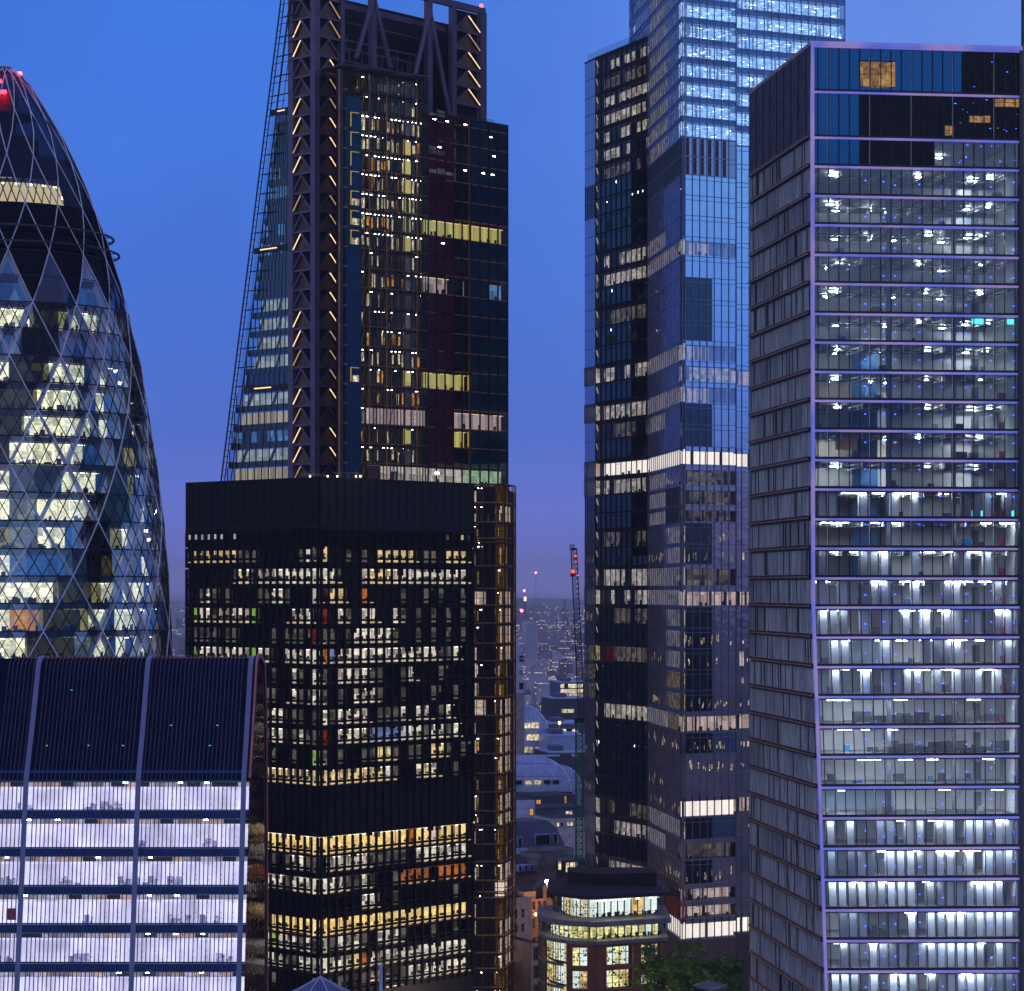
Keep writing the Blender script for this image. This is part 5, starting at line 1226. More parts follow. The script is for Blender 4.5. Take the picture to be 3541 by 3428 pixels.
# roof and upper front: dark glass with fins following the curve
def strip(mb, x0, x1, o0, o1, m, i0=0, i1=None):
    """a band following the profile, from offset o0 to o1 outwards"""
    pts = cprof[:i1] if i1 else cprof
    nrm = []
    for k in range(len(pts)):
        a, b = pts[max(0, k - 1)], pts[min(len(pts) - 1, k + 1)]; t = Vector((b[0] - a[0], b[1] - a[1])); t.normalize(); nrm.append((-t.y, t.x))
    for k in range(i0, len(pts) - 1):
        q = []
        for kk, ox in ((k, o0), (k, o1), (k + 1, o1), (k + 1, o0)): q.append((pts[kk][0] + nrm[kk][0] * ox, pts[kk][1] + nrm[kk][1] * ox))
        mb.hexa([(x0, q[0][0], q[0][1]), (x1, q[0][0], q[0][1]), (x1, q[1][0], q[1][1]), (x0, q[1][0], q[1][1]), (x0, q[3][0], q[3][1]), (x1, q[3][0], q[3][1]), (x1, q[2][0], q[2][1]), (x0, q[2][0], q[2][1])], m)
mb = MB(); strip(mb, XL, XR - .1, -0.35, 0.0, 'co_glass', 2); mb.build('roof_glazing', co)
for x in RIBX:
    mb = MB(); strip(mb, x - .28, x + .28, 0.0, 0.30, 'co_rib', 0, len(cprof) - 2); mb.build('rib', co)
fins = []
x = XR - 1.2
while x > XL:
    x -= 0.47
    if any(abs(x - r_) < .5 for r_ in RIBX): continue
    if x < PX(-60, 290): break
    mb = MB(); strip(mb, x - .05, x + .05, 0.02, 0.15, 'co_fin', 0, len(cprof) - 2)
    tp = cprof[9]; mb.box(x - .05, x + .05, tp[0], tp[0] + .3, tp[1] + .2, tp[1] + .55, 'co_edge')
    fins.append(mb)
capped('fin', co, fins)
zz = ZB
rowsz = [PZ(y, 295) for y in (2692, 2818, 2945, 3072, 3200, 3329, 3458)]
rnd = random.Random(77)
for k in range(len(rowsz)):
    zt_ = rowsz[k]; zb_ = rowsz[k + 1] if k + 1 < len(rowsz) else zt_ - 4.1
    yb = (cy(zt_) + cy(zb_)) / 2 + .15
    mb = MB(); fz = zb_ + 0.92   # blue band at the bottom of each storey
    x1 = XR - .2
    mb.box(XL, x1, cy(zb_) + .12, cy(zb_) + .5, zb_ - .45, fz - .45, 'co_band')
    # panels, upper gap, blobs
    x = x1
    while x > PX(-80, 292):
        wd = 1.42; mb.box(x - wd + .03, x, yb + .95, yb + 1.05, fz - .44, zt_ - 1.05 + .45 * 0, 'co_panel')
        if rnd.random() < .8: mb.box(x - wd + .05, x - .05, yb + 1.8, yb + 1.9, zt_ - 1.1, zt_ - .5, rnd.choice(['co_upper', 'co_upper', 'co_upper_warm']))
        for dz in (.35, 1.0, 2.1):
            mb.box(x - .10, x - .03, yb + .90, yb + .94, fz - .3 + dz, fz - .2 + dz, 'furniture')
        if rnd.random() < .13:
            w_ = rnd.uniform(.8, 2.6)
            for q_ in range(6): a_ = x - w_ * rnd.random(); mb.box(a_ - w_ * rnd.uniform(.1, .35), a_, yb + .80 + q_ * .01, yb + .84 + q_ * .01, fz - .44, fz - .44 + rnd.uniform(.2, 1.0), rnd.choice(['co_blob', 'co_blob', 'co_blob2']))
        if rnd.random() < .008: mb.box(x - 1, x, yb + .80, yb + .86, fz - .1, fz + 1.2, 'co_blob_red')
        x -= wd
    mb.box(XL, x1, yb + 2.2, yb + 2.4, fz - .5, zt_ - .4, 'slab_dark')
    mb.box(XL, x1, yb + .2, yb + 2.2, zt_ - .46, zt_ - .40, 'wall_white')
    for px_ in rnd.sample([100, 345, 525, 430, 712, 620, 30, 200], 3):
        x = PX(px_, 295); mb.box(x - .22, x + .22, yb + .5, yb + .7, zt_ - .62, zt_ - .5, 'co_lamp')
    o = mb.build('window_band', co)
    q = MB(); q.poly([(XL, yb + .02, fz - .44), (x1, yb + .02, fz - .44), (x1, yb + .02, zt_ - .45), (XL, yb + .02, zt_ - .45)], 'co_clear'); q.build('pane', o)
mb = MB(); mb.box(XL, XR - .3, 300.5, 315.5, 0, 62, 'slab_dark'); mb.build('core', co)
mb = MB(); mb.box(XL, XR - .3, 296.1, 296.5, ZB - .45, ZB + .9, 'co_band'); mb.build('eaves_band', co)
# pointed gable edge on the right: red-lined arch, glazed end
mb = MB(); strip(mb, XR - .18, XR + .05, 0.02, 0.55, 'co_edge', 2, len(cprof)); mb.build('gable_edge', co)
mirror('co_gable', (0.004, 0.004, 0.008, 1), 0.55, (0.9, 0.9, 0.95), 0.02, 0.012, 1.2)
mb = MB(); mb.poly([(XR - .15, a, b) for a, b in cprof], 'co_gable'); mb.build('gable_glass', co)
mb = MB()
for px_, py_ in ((158, 2580), (302, 2580), (422, 2580), (723, 2580), (583, 2512), (744, 2512), (225, 2392)):
    x = PX(px_, 297); z = PZ(py_, 297); y = cy(z); mb.box(x - .10, x + .10, y - .33, y - .30, z - .05, z + .05, 'green_dot')
mb.build('indicator_light', co)
# ================================================================== brick and glass corner office at the bottom centre
solid('brick_red', (0.38, 0.13, 0.075, 1), 0.85, var=0.25, scale=1.5); solid('bc_dark', (0.03, 0.03, 0.04, 1), 0.6); solid('bc_roof', (0.035, 0.037, 0.045, 1), 0.8, var=.3)
solid('bc_cornice', (0.30, 0.29, 0.28, 1), 0.6); solid('bc_plant', (0.025, 0.02, 0.018, 1), 0.8)
_c = (1.1, 1.1, 1.3)
lit('bc_y', lin(238, 232, 160), 1.0, _c, 0.45, 1.25, .4); lit('bc_w', lin(225, 240, 235), 1.1, (1.0, 1.0, 9), 0.7, 1.1, .15); lit('bc_warm', lin(240, 205, 140), 0.85, _c, 0.3, 1.25, .4)
lamp('bc_lamp', (1, .95, .75, 1), 16); solid('bc_paper', (0.6, 0.6, 0.5, 1), .8)
rnd = random.Random(91)
YK = 470.0
bcn = P2(2062, YK)                       # sharp corner
rgt = P2(2302, YK + 6.5)
# curved left: quarter ellipse from the far left back to the corner
def left_curve(px0, n=14, inset=0.0):
    pts = []
    x0 = PX(px0, YK + 14) + inset
    for i in range(n + 1):
        t = math.pi / 2 * i / n
        pts.append((x0 + (bcn[0] - x0 - 1.5) * (1 - math.cos(t)), (YK + 14) - (13.4) * math.sin(t)))
    return pts
bo = thing('brick_corner_office', 'brick and glass corner office with rounded left end and glowing yellow-white windows', 'office building', (bcn[0], YK + 12, 0))
def bkz(py): return PZ(py, YK)
def storey(px0, cin, ztop, zbot, mats, nm, desks=True, right=True, brick=False):
    """one glazed storey following the rounded plan"""
    pts = left_curve(px0, 14, cin); pts = [(x, y + cin * .5) for x, y in pts] + [(bcn[0] - cin * .2, bcn[1] + cin)]
    p = MB(); q = MB(); segs = list(zip(pts[:-1], pts[1:]))
    for k, (a, b) in enumerate(segs):
        fr = Fr(a, b); sub = max(1, int(round(fr.W / 1.15)))
        for j in range(sub):
            u0, u1 = fr.W * j / sub, fr.W * (j + 1) / sub
            p.fb(fr, u0, u1, zbot, ztop, -1.7, -1.6, rnd.choice(mats))
            q.fb(fr, u0 - .05, u0 + .05, zbot, ztop, -.05, .08, 'bc_dark')
            if desks:
                for _ in range(4): a_ = rnd.uniform(u0, u1); zz = zbot + rnd.random() * (ztop - zbot) * .75; p.fb(fr, a_, min(fr.W, a_ + rnd.uniform(.1, .4)), zz, zz + rnd.uniform(.1, .35), -1.3, -1.2, 'furniture')
        q.fb(fr, 0, fr.W, (zbot + ztop) / 2 + .3, (zbot + ztop) / 2 + .36, -.05, .05, 'bc_dark')
    if right:
        fr = Fr((bcn[0] + cin * .3, bcn[1] + cin), (rgt[0] - cin * .5, rgt[1] + cin)); n = 10
        for j in range(n):
            u0, u1 = fr.W * j / n + .08, fr.W * (j + 1) / n - .08; m_ = rnd.choice(mats)
            p.fb(fr, u0, u1, zbot, ztop, -2.2, -2.1, m_); p.fb(fr, u0 + .3, u1 - .3, ztop - .18, ztop - .1, -1.2, -.9, 'bc_lamp' if rnd.random() < .6 else m_)
            for _ in range(3): a_ = rnd.uniform(u0, u1 - .2); p.fb(fr, a_, a_ + rnd.uniform(.15, .5), zbot, zbot + rnd.uniform(.2, .9), -1.6, -1.4, 'furniture')
            q.fb(fr, u0 - .14, u0 - .02, zbot, ztop, -.05, .1, 'bc_dark')
        q.fb(fr, 0, fr.W, zbot + .75, zbot + .8, .11, .15, 'bc_dark')
    o = p.build(nm, bo); q.build('frame', o)
def slab(px0, z0, z1, out, m_, nm, yo=0.0):
    pts = left_curve(px0, 16, 0); c = [(x - out * .6, y - out * .2) for x, y in pts] + [(bcn[0] - out * .2, bcn[1] - out), (rgt[0] + out, rgt[1] - out), (rgt[0] + out, rgt[1] + 18), (pts[0][0] - out * .6, rgt[1] + 18)]
    mb = MB(); mb.prism(c, z0, z1, m_); return mb.build(nm, bo)
storey(1902, 0.6, bkz(3118), bkz(3178), ['bc_w', 'bc_warm', 'bc_w', 'bc_warm'], 'window_band')
slab(1905, bkz(3110), bkz(3098), 0.8, 'bc_roof', 'roof_edge')
slab(1870, bkz(3206), bkz(3188), 0.9, 'bc_cornice', 'balcony')
storey(1872, 0.2, bkz(3206), bkz(3252), ['bc_y', 'bc_y', 'bc_w'], 'window_band')
slab(1868, bkz(3268), bkz(3256), 0.5, 'bc_cornice', 'cornice')
# roof: pitched slate skirt and plant enclosure
mb = MB(); zt0, zt1 = bkz(3098), bkz(3066)
outer = [(x - .4, y) for x, y in left_curve(1905, 12)] + [(bcn[0], bcn[1] - .5), (rgt[0] + .4, rgt[1] - .5), (rgt[0] + .4, rgt[1] + 16), (PX(1905, YK + 14), rgt[1] + 16)]
cxm = (PX(1960, YK) + rgt[0]) / 2; cym = YK + 13
inner = [(cxm + (x - cxm) * .72, cym + (y - cym) * .62) for x, y in outer]
b0 = len(mb.v)
for k in range(len(outer)):
    a, b = outer[k], outer[(k + 1) % len(outer)]; c, d = inner[(k + 1) % len(outer)], inner[k]
    mb.poly([(a[0], a[1], zt0), (b[0], b[1], zt0), (c[0], c[1], zt1), (d[0], d[1], zt1)], 'bc_roof')
mb.poly([(x, y, zt1) for x, y in inner], 'bc_roof'); mb.build('roof', bo)
mb = MB(); hx0, hx1 = PX(1965, YK + 6), PX(2270, YK + 8); mb.prism([(hx0, YK + 8), (PX(2070, YK + 3), YK + 4), (hx1, YK + 7), (hx1, YK + 16), (hx0, YK + 16)], zt1 - 1, bkz(3032), 'bc_plant')
for i in range(16): x = hx0 + (hx1 - hx0) * (i + .5) / 16; mb.box(x - .05, x + .05, YK + 3.6, YK + 3.8, zt1 + 0.1, bkz(3038), 'bc_dark')
mb.build('plant_enclosure', bo)
# brick body with window openings
pts = left_curve(1868, 14)
fr = Fr((PX(1960, YK + .5), YK + .5), (bcn[0] - .1, bcn[1])); fR = Fr(bcn, rgt)
zb = bkz(3268)
zl_ = [(3279, 3345), (3360, 3424), (3440, 3505), (3520, 3585), (3600, 3665), (3680, 3745)]
mb = MB(); mb.prism([p_ for p_ in [(PX(1960, YK + .5), YK + 2.6), (bcn[0] + .3, bcn[1] + 2.6), (rgt[0], rgt[1] + 2.6), (rgt[0], rgt[1] + 18), (PX(1960, YK), rgt[1] + 18)]], 0, zb - .05, 'bc_dark'); mb.build('core', bo)
wl = MB()
def wallwin(fr, holes, zt_, nm):
    us = [0] + [u for h in holes for u in h] + [fr.W]
    zs = sorted({0.0, zt_} | {bkz(a) for a, b in zl_} | {bkz(b) for a, b in zl_})
    for zi in range(len(zs) - 1):
        z0, z1 = zs[zi], zs[zi + 1]; iswin = any(abs(z0 - bkz(b)) < .01 for a, b in zl_)
        for ui in range(len(us) - 1):
            if iswin and ui % 2 == 1: continue
            wl.fb(fr, us[ui], us[ui + 1], z0, z1, -.5, 0, 'brick_red')
    for (u0, u1) in holes:
        for a, b in zl_:
            z1, z0 = bkz(a), bkz(b)
            if z0 < 0: continue
            w_ = MB(); f_ = MB(); nn = max(2, int((u1 - u0) / 1.3))
            for j in range(nn):
                a0, a1 = u0 + (u1 - u0) * j / nn, u0 + (u1 - u0) * (j + 1) / nn
                w_.fb(fr, a0, a1, z0, z1, -1.9, -1.8, rnd.choice(['bc_y', 'bc_y', 'bc_w', 'bc_warm'])); f_.fb(fr, a0 - .05, a0 + .05, z0, z1, -.4, -.25, 'bc_dark')
                for _ in range(9): c_ = rnd.uniform(a0, a1 - .1); zz = z0 + rnd.random() * (z1 - z0) * .8; w_.fb(fr, c_, min(a1, c_ + rnd.uniform(.08, .4)), zz, zz + rnd.uniform(.1, .4), -1.3, -1.2, 'furniture')
            f_.fb(fr, u0, u1, z0 + (z1 - z0) * .3, z0 + (z1 - z0) * .3 + .07, -.4, -.25, 'bc_dark'); f_.fb(fr, u0, u1, z0 + (z1 - z0) * .68, z0 + (z1 - z0) * .68 + .07, -.4, -.25, 'bc_dark')
            o = w_.build('window', bo); f_.build('frame', o)
wallwin(fr, [(upx(fr, 1978, 30), upx(fr, 2030, 30))], zb, 'l')
wallwin(fR, [(upx(fR, 2098, 30), upx(fR, 2190, 30)), (upx(fR, 2218, 30), upx(fR, 2290, 30))], zb, 'r')
wl.build('brick_wall', bo)
# glazed rounded end below the cornice
for a, b in zl_[:6]:
    z1, z0 = bkz(a - 14), bkz(b + 1); p = MB(); q = MB(); pp = left_curve(1862, 12)[:13]
    for k in range(len(pp) - 1):
        f2_ = Fr(pp[k], pp[k + 1])
        if pp[k + 1][0] > PX(1962, YK + 1): break
        p.fb(f2_, 0, f2_.W, z0 + .5, z1, -1.7, -1.6, rnd.choice(['bc_y', 'bc_y', 'bc_w', 'bc_warm'])); q.fb(f2_, 0, .09, z0, z1, -.05, .08, 'bc_dark'); q.fb(f2_, f2_.W / 2, f2_.W / 2 + .07, z0, z1, -.05, .06, 'bc_dark')
        q.fb(f2_, 0, f2_.W, z0 - .1, z0 + .4, -.1, .1, 'bc_cornice')
        for h_ in (.35, .65): q.fb(f2_, 0, f2_.W, z0 + (z1 - z0) * h_, z0 + (z1 - z0) * h_ + .05, -.05, .05, 'bc_dark')
        for _ in range(6): c_ = rnd.uniform(0, f2_.W - .1); zz = z0 + .6 + rnd.random() * 2; p.fb(f2_, c_, min(f2_.W, c_ + rnd.uniform(.1, .4)), zz, zz + rnd.uniform(.1, .3), -1.3, -1.2, 'furniture')
    o = p.build('window_band', bo); q.build('frame', o)
mb = MB()
cv = left_curve(1872, 12)
for k in range(len(cv) - 1): a, b = cv[k], cv[k + 1]; z = bkz(3188) + 1.0; mb.bar((a[0] - .6, a[1] - .2, z), (b[0] - .6, b[1] - .2, z), .07, 'steel'); mb.bar((a[0] - .6, a[1] - .2, z - 1), (a[0] - .6, a[1] - .2, z), .06, 'steel')
mb.build('balcony_railing', bo)

# ================================================================== pale stone block at the foot of the gap
solid('stone_pale', (0.72, 0.60, 0.60, 1), 0.85, var=0.2, scale=.6); solid('stone_grey', (0.36, 0.29, 0.28, 1), 0.85, var=.25); solid('slate', (0.05, 0.055, 0.075, 1), 0.7, var=.25); solid('slate_blue', (0.085, 0.105, 0.17, 1), 0.6, var=.25)
solid('stone_warm', (0.46, 0.25, 0.16, 1), 0.85, var=.3, scale=.8); solid('lead_blue', (0.34, 0.44, 0.66, 1), 0.5, 0.2, var=.15); solid('lead_light', (0.55, 0.60, 0.80, 1), 0.5, 0.2)
solid('win_dark', (0.01, 0.01, 0.014, 1), 0.2, spec=.4)
lit('win_orange', lin(250, 170, 60), 0.85, (1, 1, 1), .7, 1.2); lit('win_white', lin(255, 236, 196), 0.95, (.9, .9, .7), .4, 1.3, .5); lit('win_cream', lin(240, 226, 180), 0.7, (.9, .9, .7), .3, 1.3, .5)
def wins(root, fr, cols, rows_, w, h, chooser, frame='stone_grey', recess=.25):
    for r_ in rows_:
        for c_ in cols:
            m_ = chooser(c_, r_)
            if m_ is None: continue
            p = MB(); p.fb(fr, c_ - w / 2, c_ + w / 2, r_, r_ + h, -.04, .03, m_)
            o = p.build('window', root)
            q = MB(); q.fb(fr, c_ - w / 2 - .12, c_ - w / 2, r_ - .1, r_ + h + .12, 0.0, .12, frame); q.fb(fr, c_ + w / 2, c_ + w / 2 + .12, r_ - .1, r_ + h + .12, 0.0, .12, frame)
            q.fb(fr, c_ - w / 2 - .2, c_ + w / 2 + .2, r_ - .25, r_ - .1, 0.0, .22, frame); q.fb(fr, c_ - .03, c_ + .03, r_, r_ + h, .03, .06, frame); q.fb(fr, c_ - w / 2, c_ + w / 2, r_ + h * .5, r_ + h * .5 + .05, .03, .06, frame)
            q.build('frame', o)
def block(root, A, B, depth, z0, z1, m_, nm='wall', mtop='roof_dark', skew=0):
    fr = Fr(A, B); mb = MB(); a, b = fr(0, -depth, 0), fr(fr.W, -depth, 0)
    mb.prism([A, B, (b[0] + skew, b[1]), (a[0] + skew, a[1])], z0, z1, m_, mtop); mb.build(nm, root); return fr
Yp = 560.0
ps = thing('pale_stone_block', 'pale pink stone building with rows of dark sash windows, low beside the brick office', 'building', (PX(1800, Yp), Yp, 0))
fp = block(ps, P2(1784, Yp), P2(1839, Yp + 3), 18, 0, PZ(3108, Yp), 'stone_pale')
zz = [PZ(y, Yp) for y in (3175, 3225, 3280, 3335, 3395, 3450, 3505)]
wins(ps, fp, [upx(fp, 1783, 20), upx(fp, 1807, 20)], zz, 0.85, 1.75, lambda c, r: 'win_orange' if abs(r - zz[2]) < .1 else 'win_dark', 'stone_pale')
mb = MB(); mb.fb(fp, 0, fp.W, PZ(3112, Yp), PZ(3104, Yp), .01, .5, 'stone_pale'); mb.build('cornice', ps)
mb = MB(); mb.fb(fp, upx(fp, 1780, 30), upx(fp, 1815, 30), PZ(3104, Yp), PZ(3072, Yp), -6, -2, 'stone_grey'); mb.build('roof_house', ps)
t = thing('grey_stone_block', 'narrow grey stone wing with three dark windows between pale block and brick office', 'building', (PX(1850, 560), 560, 0))
f2_ = block(t, P2(1836, 545), P2(1868, 546), 12, 0, PZ(3262, 545), 'stone_grey'); wins(t, f2_, [f2_.W * .5], [PZ(y, 545) for y in (3320, 3385, 3450)], 1.0, 2.6, lambda c, r: 'win_dark')
# historic stone front with the bright lamp, orange street glow
st = thing('old_stone_house', 'old stone house with arched gable and bright lamp behind the brick office', 'building', (PX(1890, 600), 600, 0))
fs_ = block(st, P2(1812, 600), P2(1925, 606), 20, 0, PZ(3085, 600), 'stone_warm')
for k, (a, b) in enumerate(((0, 3.9), (3.95, 7.6))):
    mb = MB(); mb.fb(fs_, a, b, PZ(3120, 600), PZ(3112, 600), 0, .4, 'stone_warm'); mb.build('cornice', st)
wins(st, fs_, [1.2, 2.8, 4.4, 6.0], [PZ(3215, 600), PZ(3280, 600), PZ(3150, 600)], .8, 2.2, lambda c, r: 'win_dark', 'stone_warm')
mb = MB(); g0 = upx(fs_, 1868, 30); g1 = upx(fs_, 1912, 30); zg = PZ(3085, 600)
mb.poly([fs_(g0, .3, zg), fs_(g1, .3, zg), fs_((g0 + g1) / 2, .3, zg + 2.6)], 'stone_warm'); mb.poly([fs_(g0, -3, zg), fs_((g0 + g1) / 2, -3, zg + 2.6), fs_(g1, -3, zg)], 'stone_warm')
mb.poly([fs_(g0, .3, zg), fs_((g0 + g1) / 2, .3, zg + 2.6), fs_((g0 + g1) / 2, -3, zg + 2.6), fs_(g0, -3, zg)], 'slate'); mb.poly([fs_(g1, .3, zg), fs_(g1, -3, zg), fs_((g0 + g1) / 2, -3, zg + 2.6), fs_((g0 + g1) / 2, .3, zg + 2.6)], 'slate'); mb.build('gable', st)
for px in (1862, 1900):
    mb = MB(); u = upx(fs_, px, 30); a = [fs_(u + math.cos(q_ * math.pi / 8) * 1.1, .35, PZ(3120, 600) + 2.0 + math.sin(q_ * math.pi / 8) * 1.1) for q_ in range(9)]
    mb.poly([fs_(u + 1.1, .35, PZ(3120, 600) + .2)] + a + [fs_(u - 1.1, .35, PZ(3120, 600) + .2)], 'win_dark'); mb.build('arched_window', st)
lp = thing('street_lamp', 'bright white lamp on a bracket above the old stone gable', 'lamp', (PX(1891, 596), 596, PZ(3070, 596)))
mb = MB(); x, z = PX(1891, 596), PZ(3048, 596); mb.tube((x, 596.4, z - 2.0), (x, 596.4, z), .08, 'steel'); mb.build('bracket', lp)
lamp('lamp_white', (1.0, .84, .88, 1), 150)
mb = MB(); mb.tube((x, 596, z - .25), (x, 596, z + .25), .38, 'lamp_white', 10); mb.build('bulb', lp)
# stepped tower of the old exchange and its wings
ot = thing('stone_turret_building', 'grey stone building with stepped centre turret and row of white dormers', 'building', (PX(1885, 640), 640, 0))
block(ot, P2(1860, 640), P2(1922, 643), 14, 0, PZ(2975, 640), 'stone_grey', 'turret')
block(ot, P2(1866, 641), P2(1885, 642), 8, PZ(2976, 640), PZ(2955, 640), 'stone_grey', 'turret_cap')
fr = Fr(P2(1886, 639.8), P2(1922, 642.5)); wins(ot, fr, [fr.W * (i + .5) / 5 for i in range(5)], [PZ(2982, 640) - .2, PZ(3015, 640)], .3, 1.6, lambda c, r: 'lead_light' if r > PZ(3000, 640) else 'win_dark')
fw = block(ot, P2(1782, 636), P2(1862, 640), 16, 0, PZ(3030, 636), 'stone_warm', 'wing')
mb = MB(); a, b = fw(-.3, .2, PZ(3030, 636)), fw(fw.W, .2, PZ(3030, 636)); c, d = fw(fw.W - 1, -7, PZ(2960, 640)), fw(0, -7, PZ(2960, 640)); mb.poly([a, b, c, d], 'slate'); mb.poly([fw(0, -14, PZ(3030, 636)), d, c, fw(fw.W, -14, PZ(3030, 636))], 'slate'); mb.build('roof', ot)
for px in (1800, 1821, 1840): u = upx(fw, px, 25); mb = MB(); mb.fb(fw, u - .45, u + .45, PZ(3016, 636), PZ(2994, 636), -2, -.1, 'lead_light'); o = mb.build('dormer', ot); q = MB(); q.fb(fw, u - .25, u + .25, PZ(3014, 636), PZ(2998, 636), -.09, -.03, 'win_dark'); q.build('pane', o)
# mansard-roofed block in blue slate
mn = thing('mansard_block', 'blue slate mansard roofed block with a wide dark dormer opening', 'building', (PX(1850, 720), 720, 0))
fm_ = block(mn, P2(1780, 720), P2(1985, 728), 24, 0, PZ(2942, 720), 'stone_grey')
mb = MB(); zA, zB_ = PZ(2942, 720), PZ(2875, 720); zC = PZ(2842, 724)
def ring(i0, i1, zz, dd): return [fm_(i0, -dd, zz), fm_(i1, -dd, zz)]
u1 = upx(fm_, 1960, 30)
mb.poly([*ring(0, u1, zA, 0), *ring(0, u1 - 2.0, zB_, 2.2)[::-1]], 'slate_blue'); mb.poly([*ring(0, u1 - 2.0, zB_, 2.2), *ring(0, u1 - 4.0, zC, 3.4)[::-1]], 'slate_blue')
mb.poly([fm_(u1, 0, zA), fm_(u1, -18, zA), fm_(u1 - 2, -16, zB_), fm_(u1 - 2, -2.2, zB_)], 'slate_blue'); mb.poly([fm_(u1 - 2, -2.2, zB_), fm_(u1 - 2, -16, zB_), fm_(u1 - 4, -14, zC), fm_(u1 - 4, -3.4, zC)], 'slate_blue')
mb.poly([*ring(0, u1 - 4.0, zC, 3.4), *ring(0, u1 - 4, zC, 14)[::-1]], 'slate'); mb.build('roof', mn)
for px0, px1, y0, y1, m_ in ((1855, 1903, 2893, 2925, 'win_dark'), (1916, 1928, 2893, 2922, 'win_dark'), (1794, 1806, 2900, 2928, 'win_dark')):
    mb = MB(); ua, ub = upx(fm_, px0, 30), upx(fm_, px1, 30); mb.fb(fm_, ua, ub, PZ(y1, 720), PZ(y0, 720), -3.2, -.3, m_); o = mb.build('dormer', mn)
    q = MB(); q.fb(fm_, ua - .2, ub + .2, PZ(y0, 720), PZ(y0, 720) + .25, -3.2, -.1, 'lead_blue'); q.fb(fm_, ua - .25, ua - .02, PZ(y1, 720), PZ(y0, 720), -3.2, -.2, 'lead_blue'); q.fb(fm_, ub + .02, ub + .25, PZ(y1, 720), PZ(y0, 720), -3.2, -.2, 'lead_blue'); q.build('frame', o)
mb = MB(); mb.fb(fm_, 0, upx(fm_, 1952, 30), PZ(2948, 720), PZ(2934, 720), .01, .9, 'stone_grey'); mb.build('cornice', mn)
mb = MB(); u = upx(fm_, 1788, 30); mb.fb(fm_, 0, u + 2.2, PZ(2962, 720), PZ(2932, 720), .95, 2.0, 'lead_light'); mb.build('parapet', mn)
wins(mn, fm_, [upx(fm_, x, 30) for x in (1850, 1905, 1932)], [PZ(2975, 720)], 1.5, 1.6, lambda c, r: 'win_dark' if c < 12 else 'lead_blue')
# dark flat-roofed block with lit windows at the right of the gap
db = thing('dark_flat_block', 'dark flat roofed block with two lit windows behind the green crane mast', 'building', (PX(1970, 650), 650, 0))
fd = block(db, P2(1925, 650), P2(2040, 655), 18, 0, PZ(2975, 650), 'slate'); mb = MB(); mb.fb(fd, 0, fd.W, PZ(2979, 650), PZ(2970, 650), .01, .5, 'stone_grey'); mb.build('cornice', db)
for u, y, w_, h_ in ((upx(fd, 1935, 25), 3008, .8, 2.0), (upx(fd, 1962, 25), 3018, .95, 2.3), (upx(fd, 1977, 25), 3018, .95, 2.3), (upx(fd, 1990, 25), 3018, .9, 2.3), (upx(fd, 1960, 25), 3055, 1.3, 1.5)): wins(db, fd, [u], [PZ(y, 650)], w_, h_, lambda c, r: 'win_white')
# long stone terrace with lit windows
lt = thing('pink_terrace', 'pinkish stone terrace with small lit windows above the mansard roof', 'building', (PX(1960, 790), 790, 0))
fl2 = block(lt, P2(1905, 790), P2(2030, 794), 14, 0, PZ(2832, 790), 'stone_pale'); wins(lt, fl2, [upx(fl2, x, 30) for x in (1929, 1943, 1965, 1976)], [PZ(2858, 790)], .75, 1.0, lambda c, r: 'win_white' if abs(c - upx(fl2, 1943, 30)) > .3 else 'win_dark')
# slate building with an orange lit window
sb_ = thing('slate_house', 'dark blue slate house with one orange and one pink lit window', 'building', (PX(1950, 860), 860, 0))
fb_ = block(sb_, P2(1850, 860), P2(2035, 866), 18, 0, PZ(2797, 860), 'slate_blue'); mb = MB(); mb.fb(fb_, 0, fb_.W, PZ(2799, 860), PZ(2793, 860), .01, .5, 'slate'); mb.build('cornice', sb_)
wins(sb_, fb_, [upx(fb_, x, 30) for x in (1961, 1973)], [PZ(2826, 860)], .95, 1.6, lambda c, r: 'win_white', 'stone_pale'); wins(sb_, fb_, [upx(fb_, x, 30) for x in (1872, 1890, 1908, 1924)], [PZ(2828, 860)], .8, 1.5, lambda c, r: 'win_dark')
s2 = thing('slate_roof_block', 'dark slate block under the barrel roofs with a tall yellow window', 'building', (PX(1900, 900), 900, 0))
f3 = block(s2, P2(1845, 900), P2(1990, 906), 16, 0, PZ(2752, 900), 'slate'); wins(s2, f3, [upx(f3, 1955, 30)], [PZ(2784, 900)], .55, 2.6, lambda c, r: 'win_orange', 'slate'); wins(s2, f3, [upx(f3, 1862, 30)], [PZ(2786, 900)], 1.6, 1.8, lambda c, r: 'win_orange', 'slate')
wh = thing('white_gable_house', 'small white wall with one yellow lit window below the barrel roof', 'building', (PX(1815, 870), 870, 0))
f4 = block(wh, P2(1780, 845), P2(1850, 847), 10, 0, PZ(2768, 845), 'lead_light'); wins(wh, f4, [upx(f4, 1837, 30)], [PZ(2820, 845)], 1.1, 1.9, lambda c, r: 'win_orange', 'stone_grey')
mb = MB(); mb.fb(f4, 0, f4.W, PZ(2799, 845), PZ(2797, 845), .01, .12, 'lead_blue'); mb.build('string_course', wh)

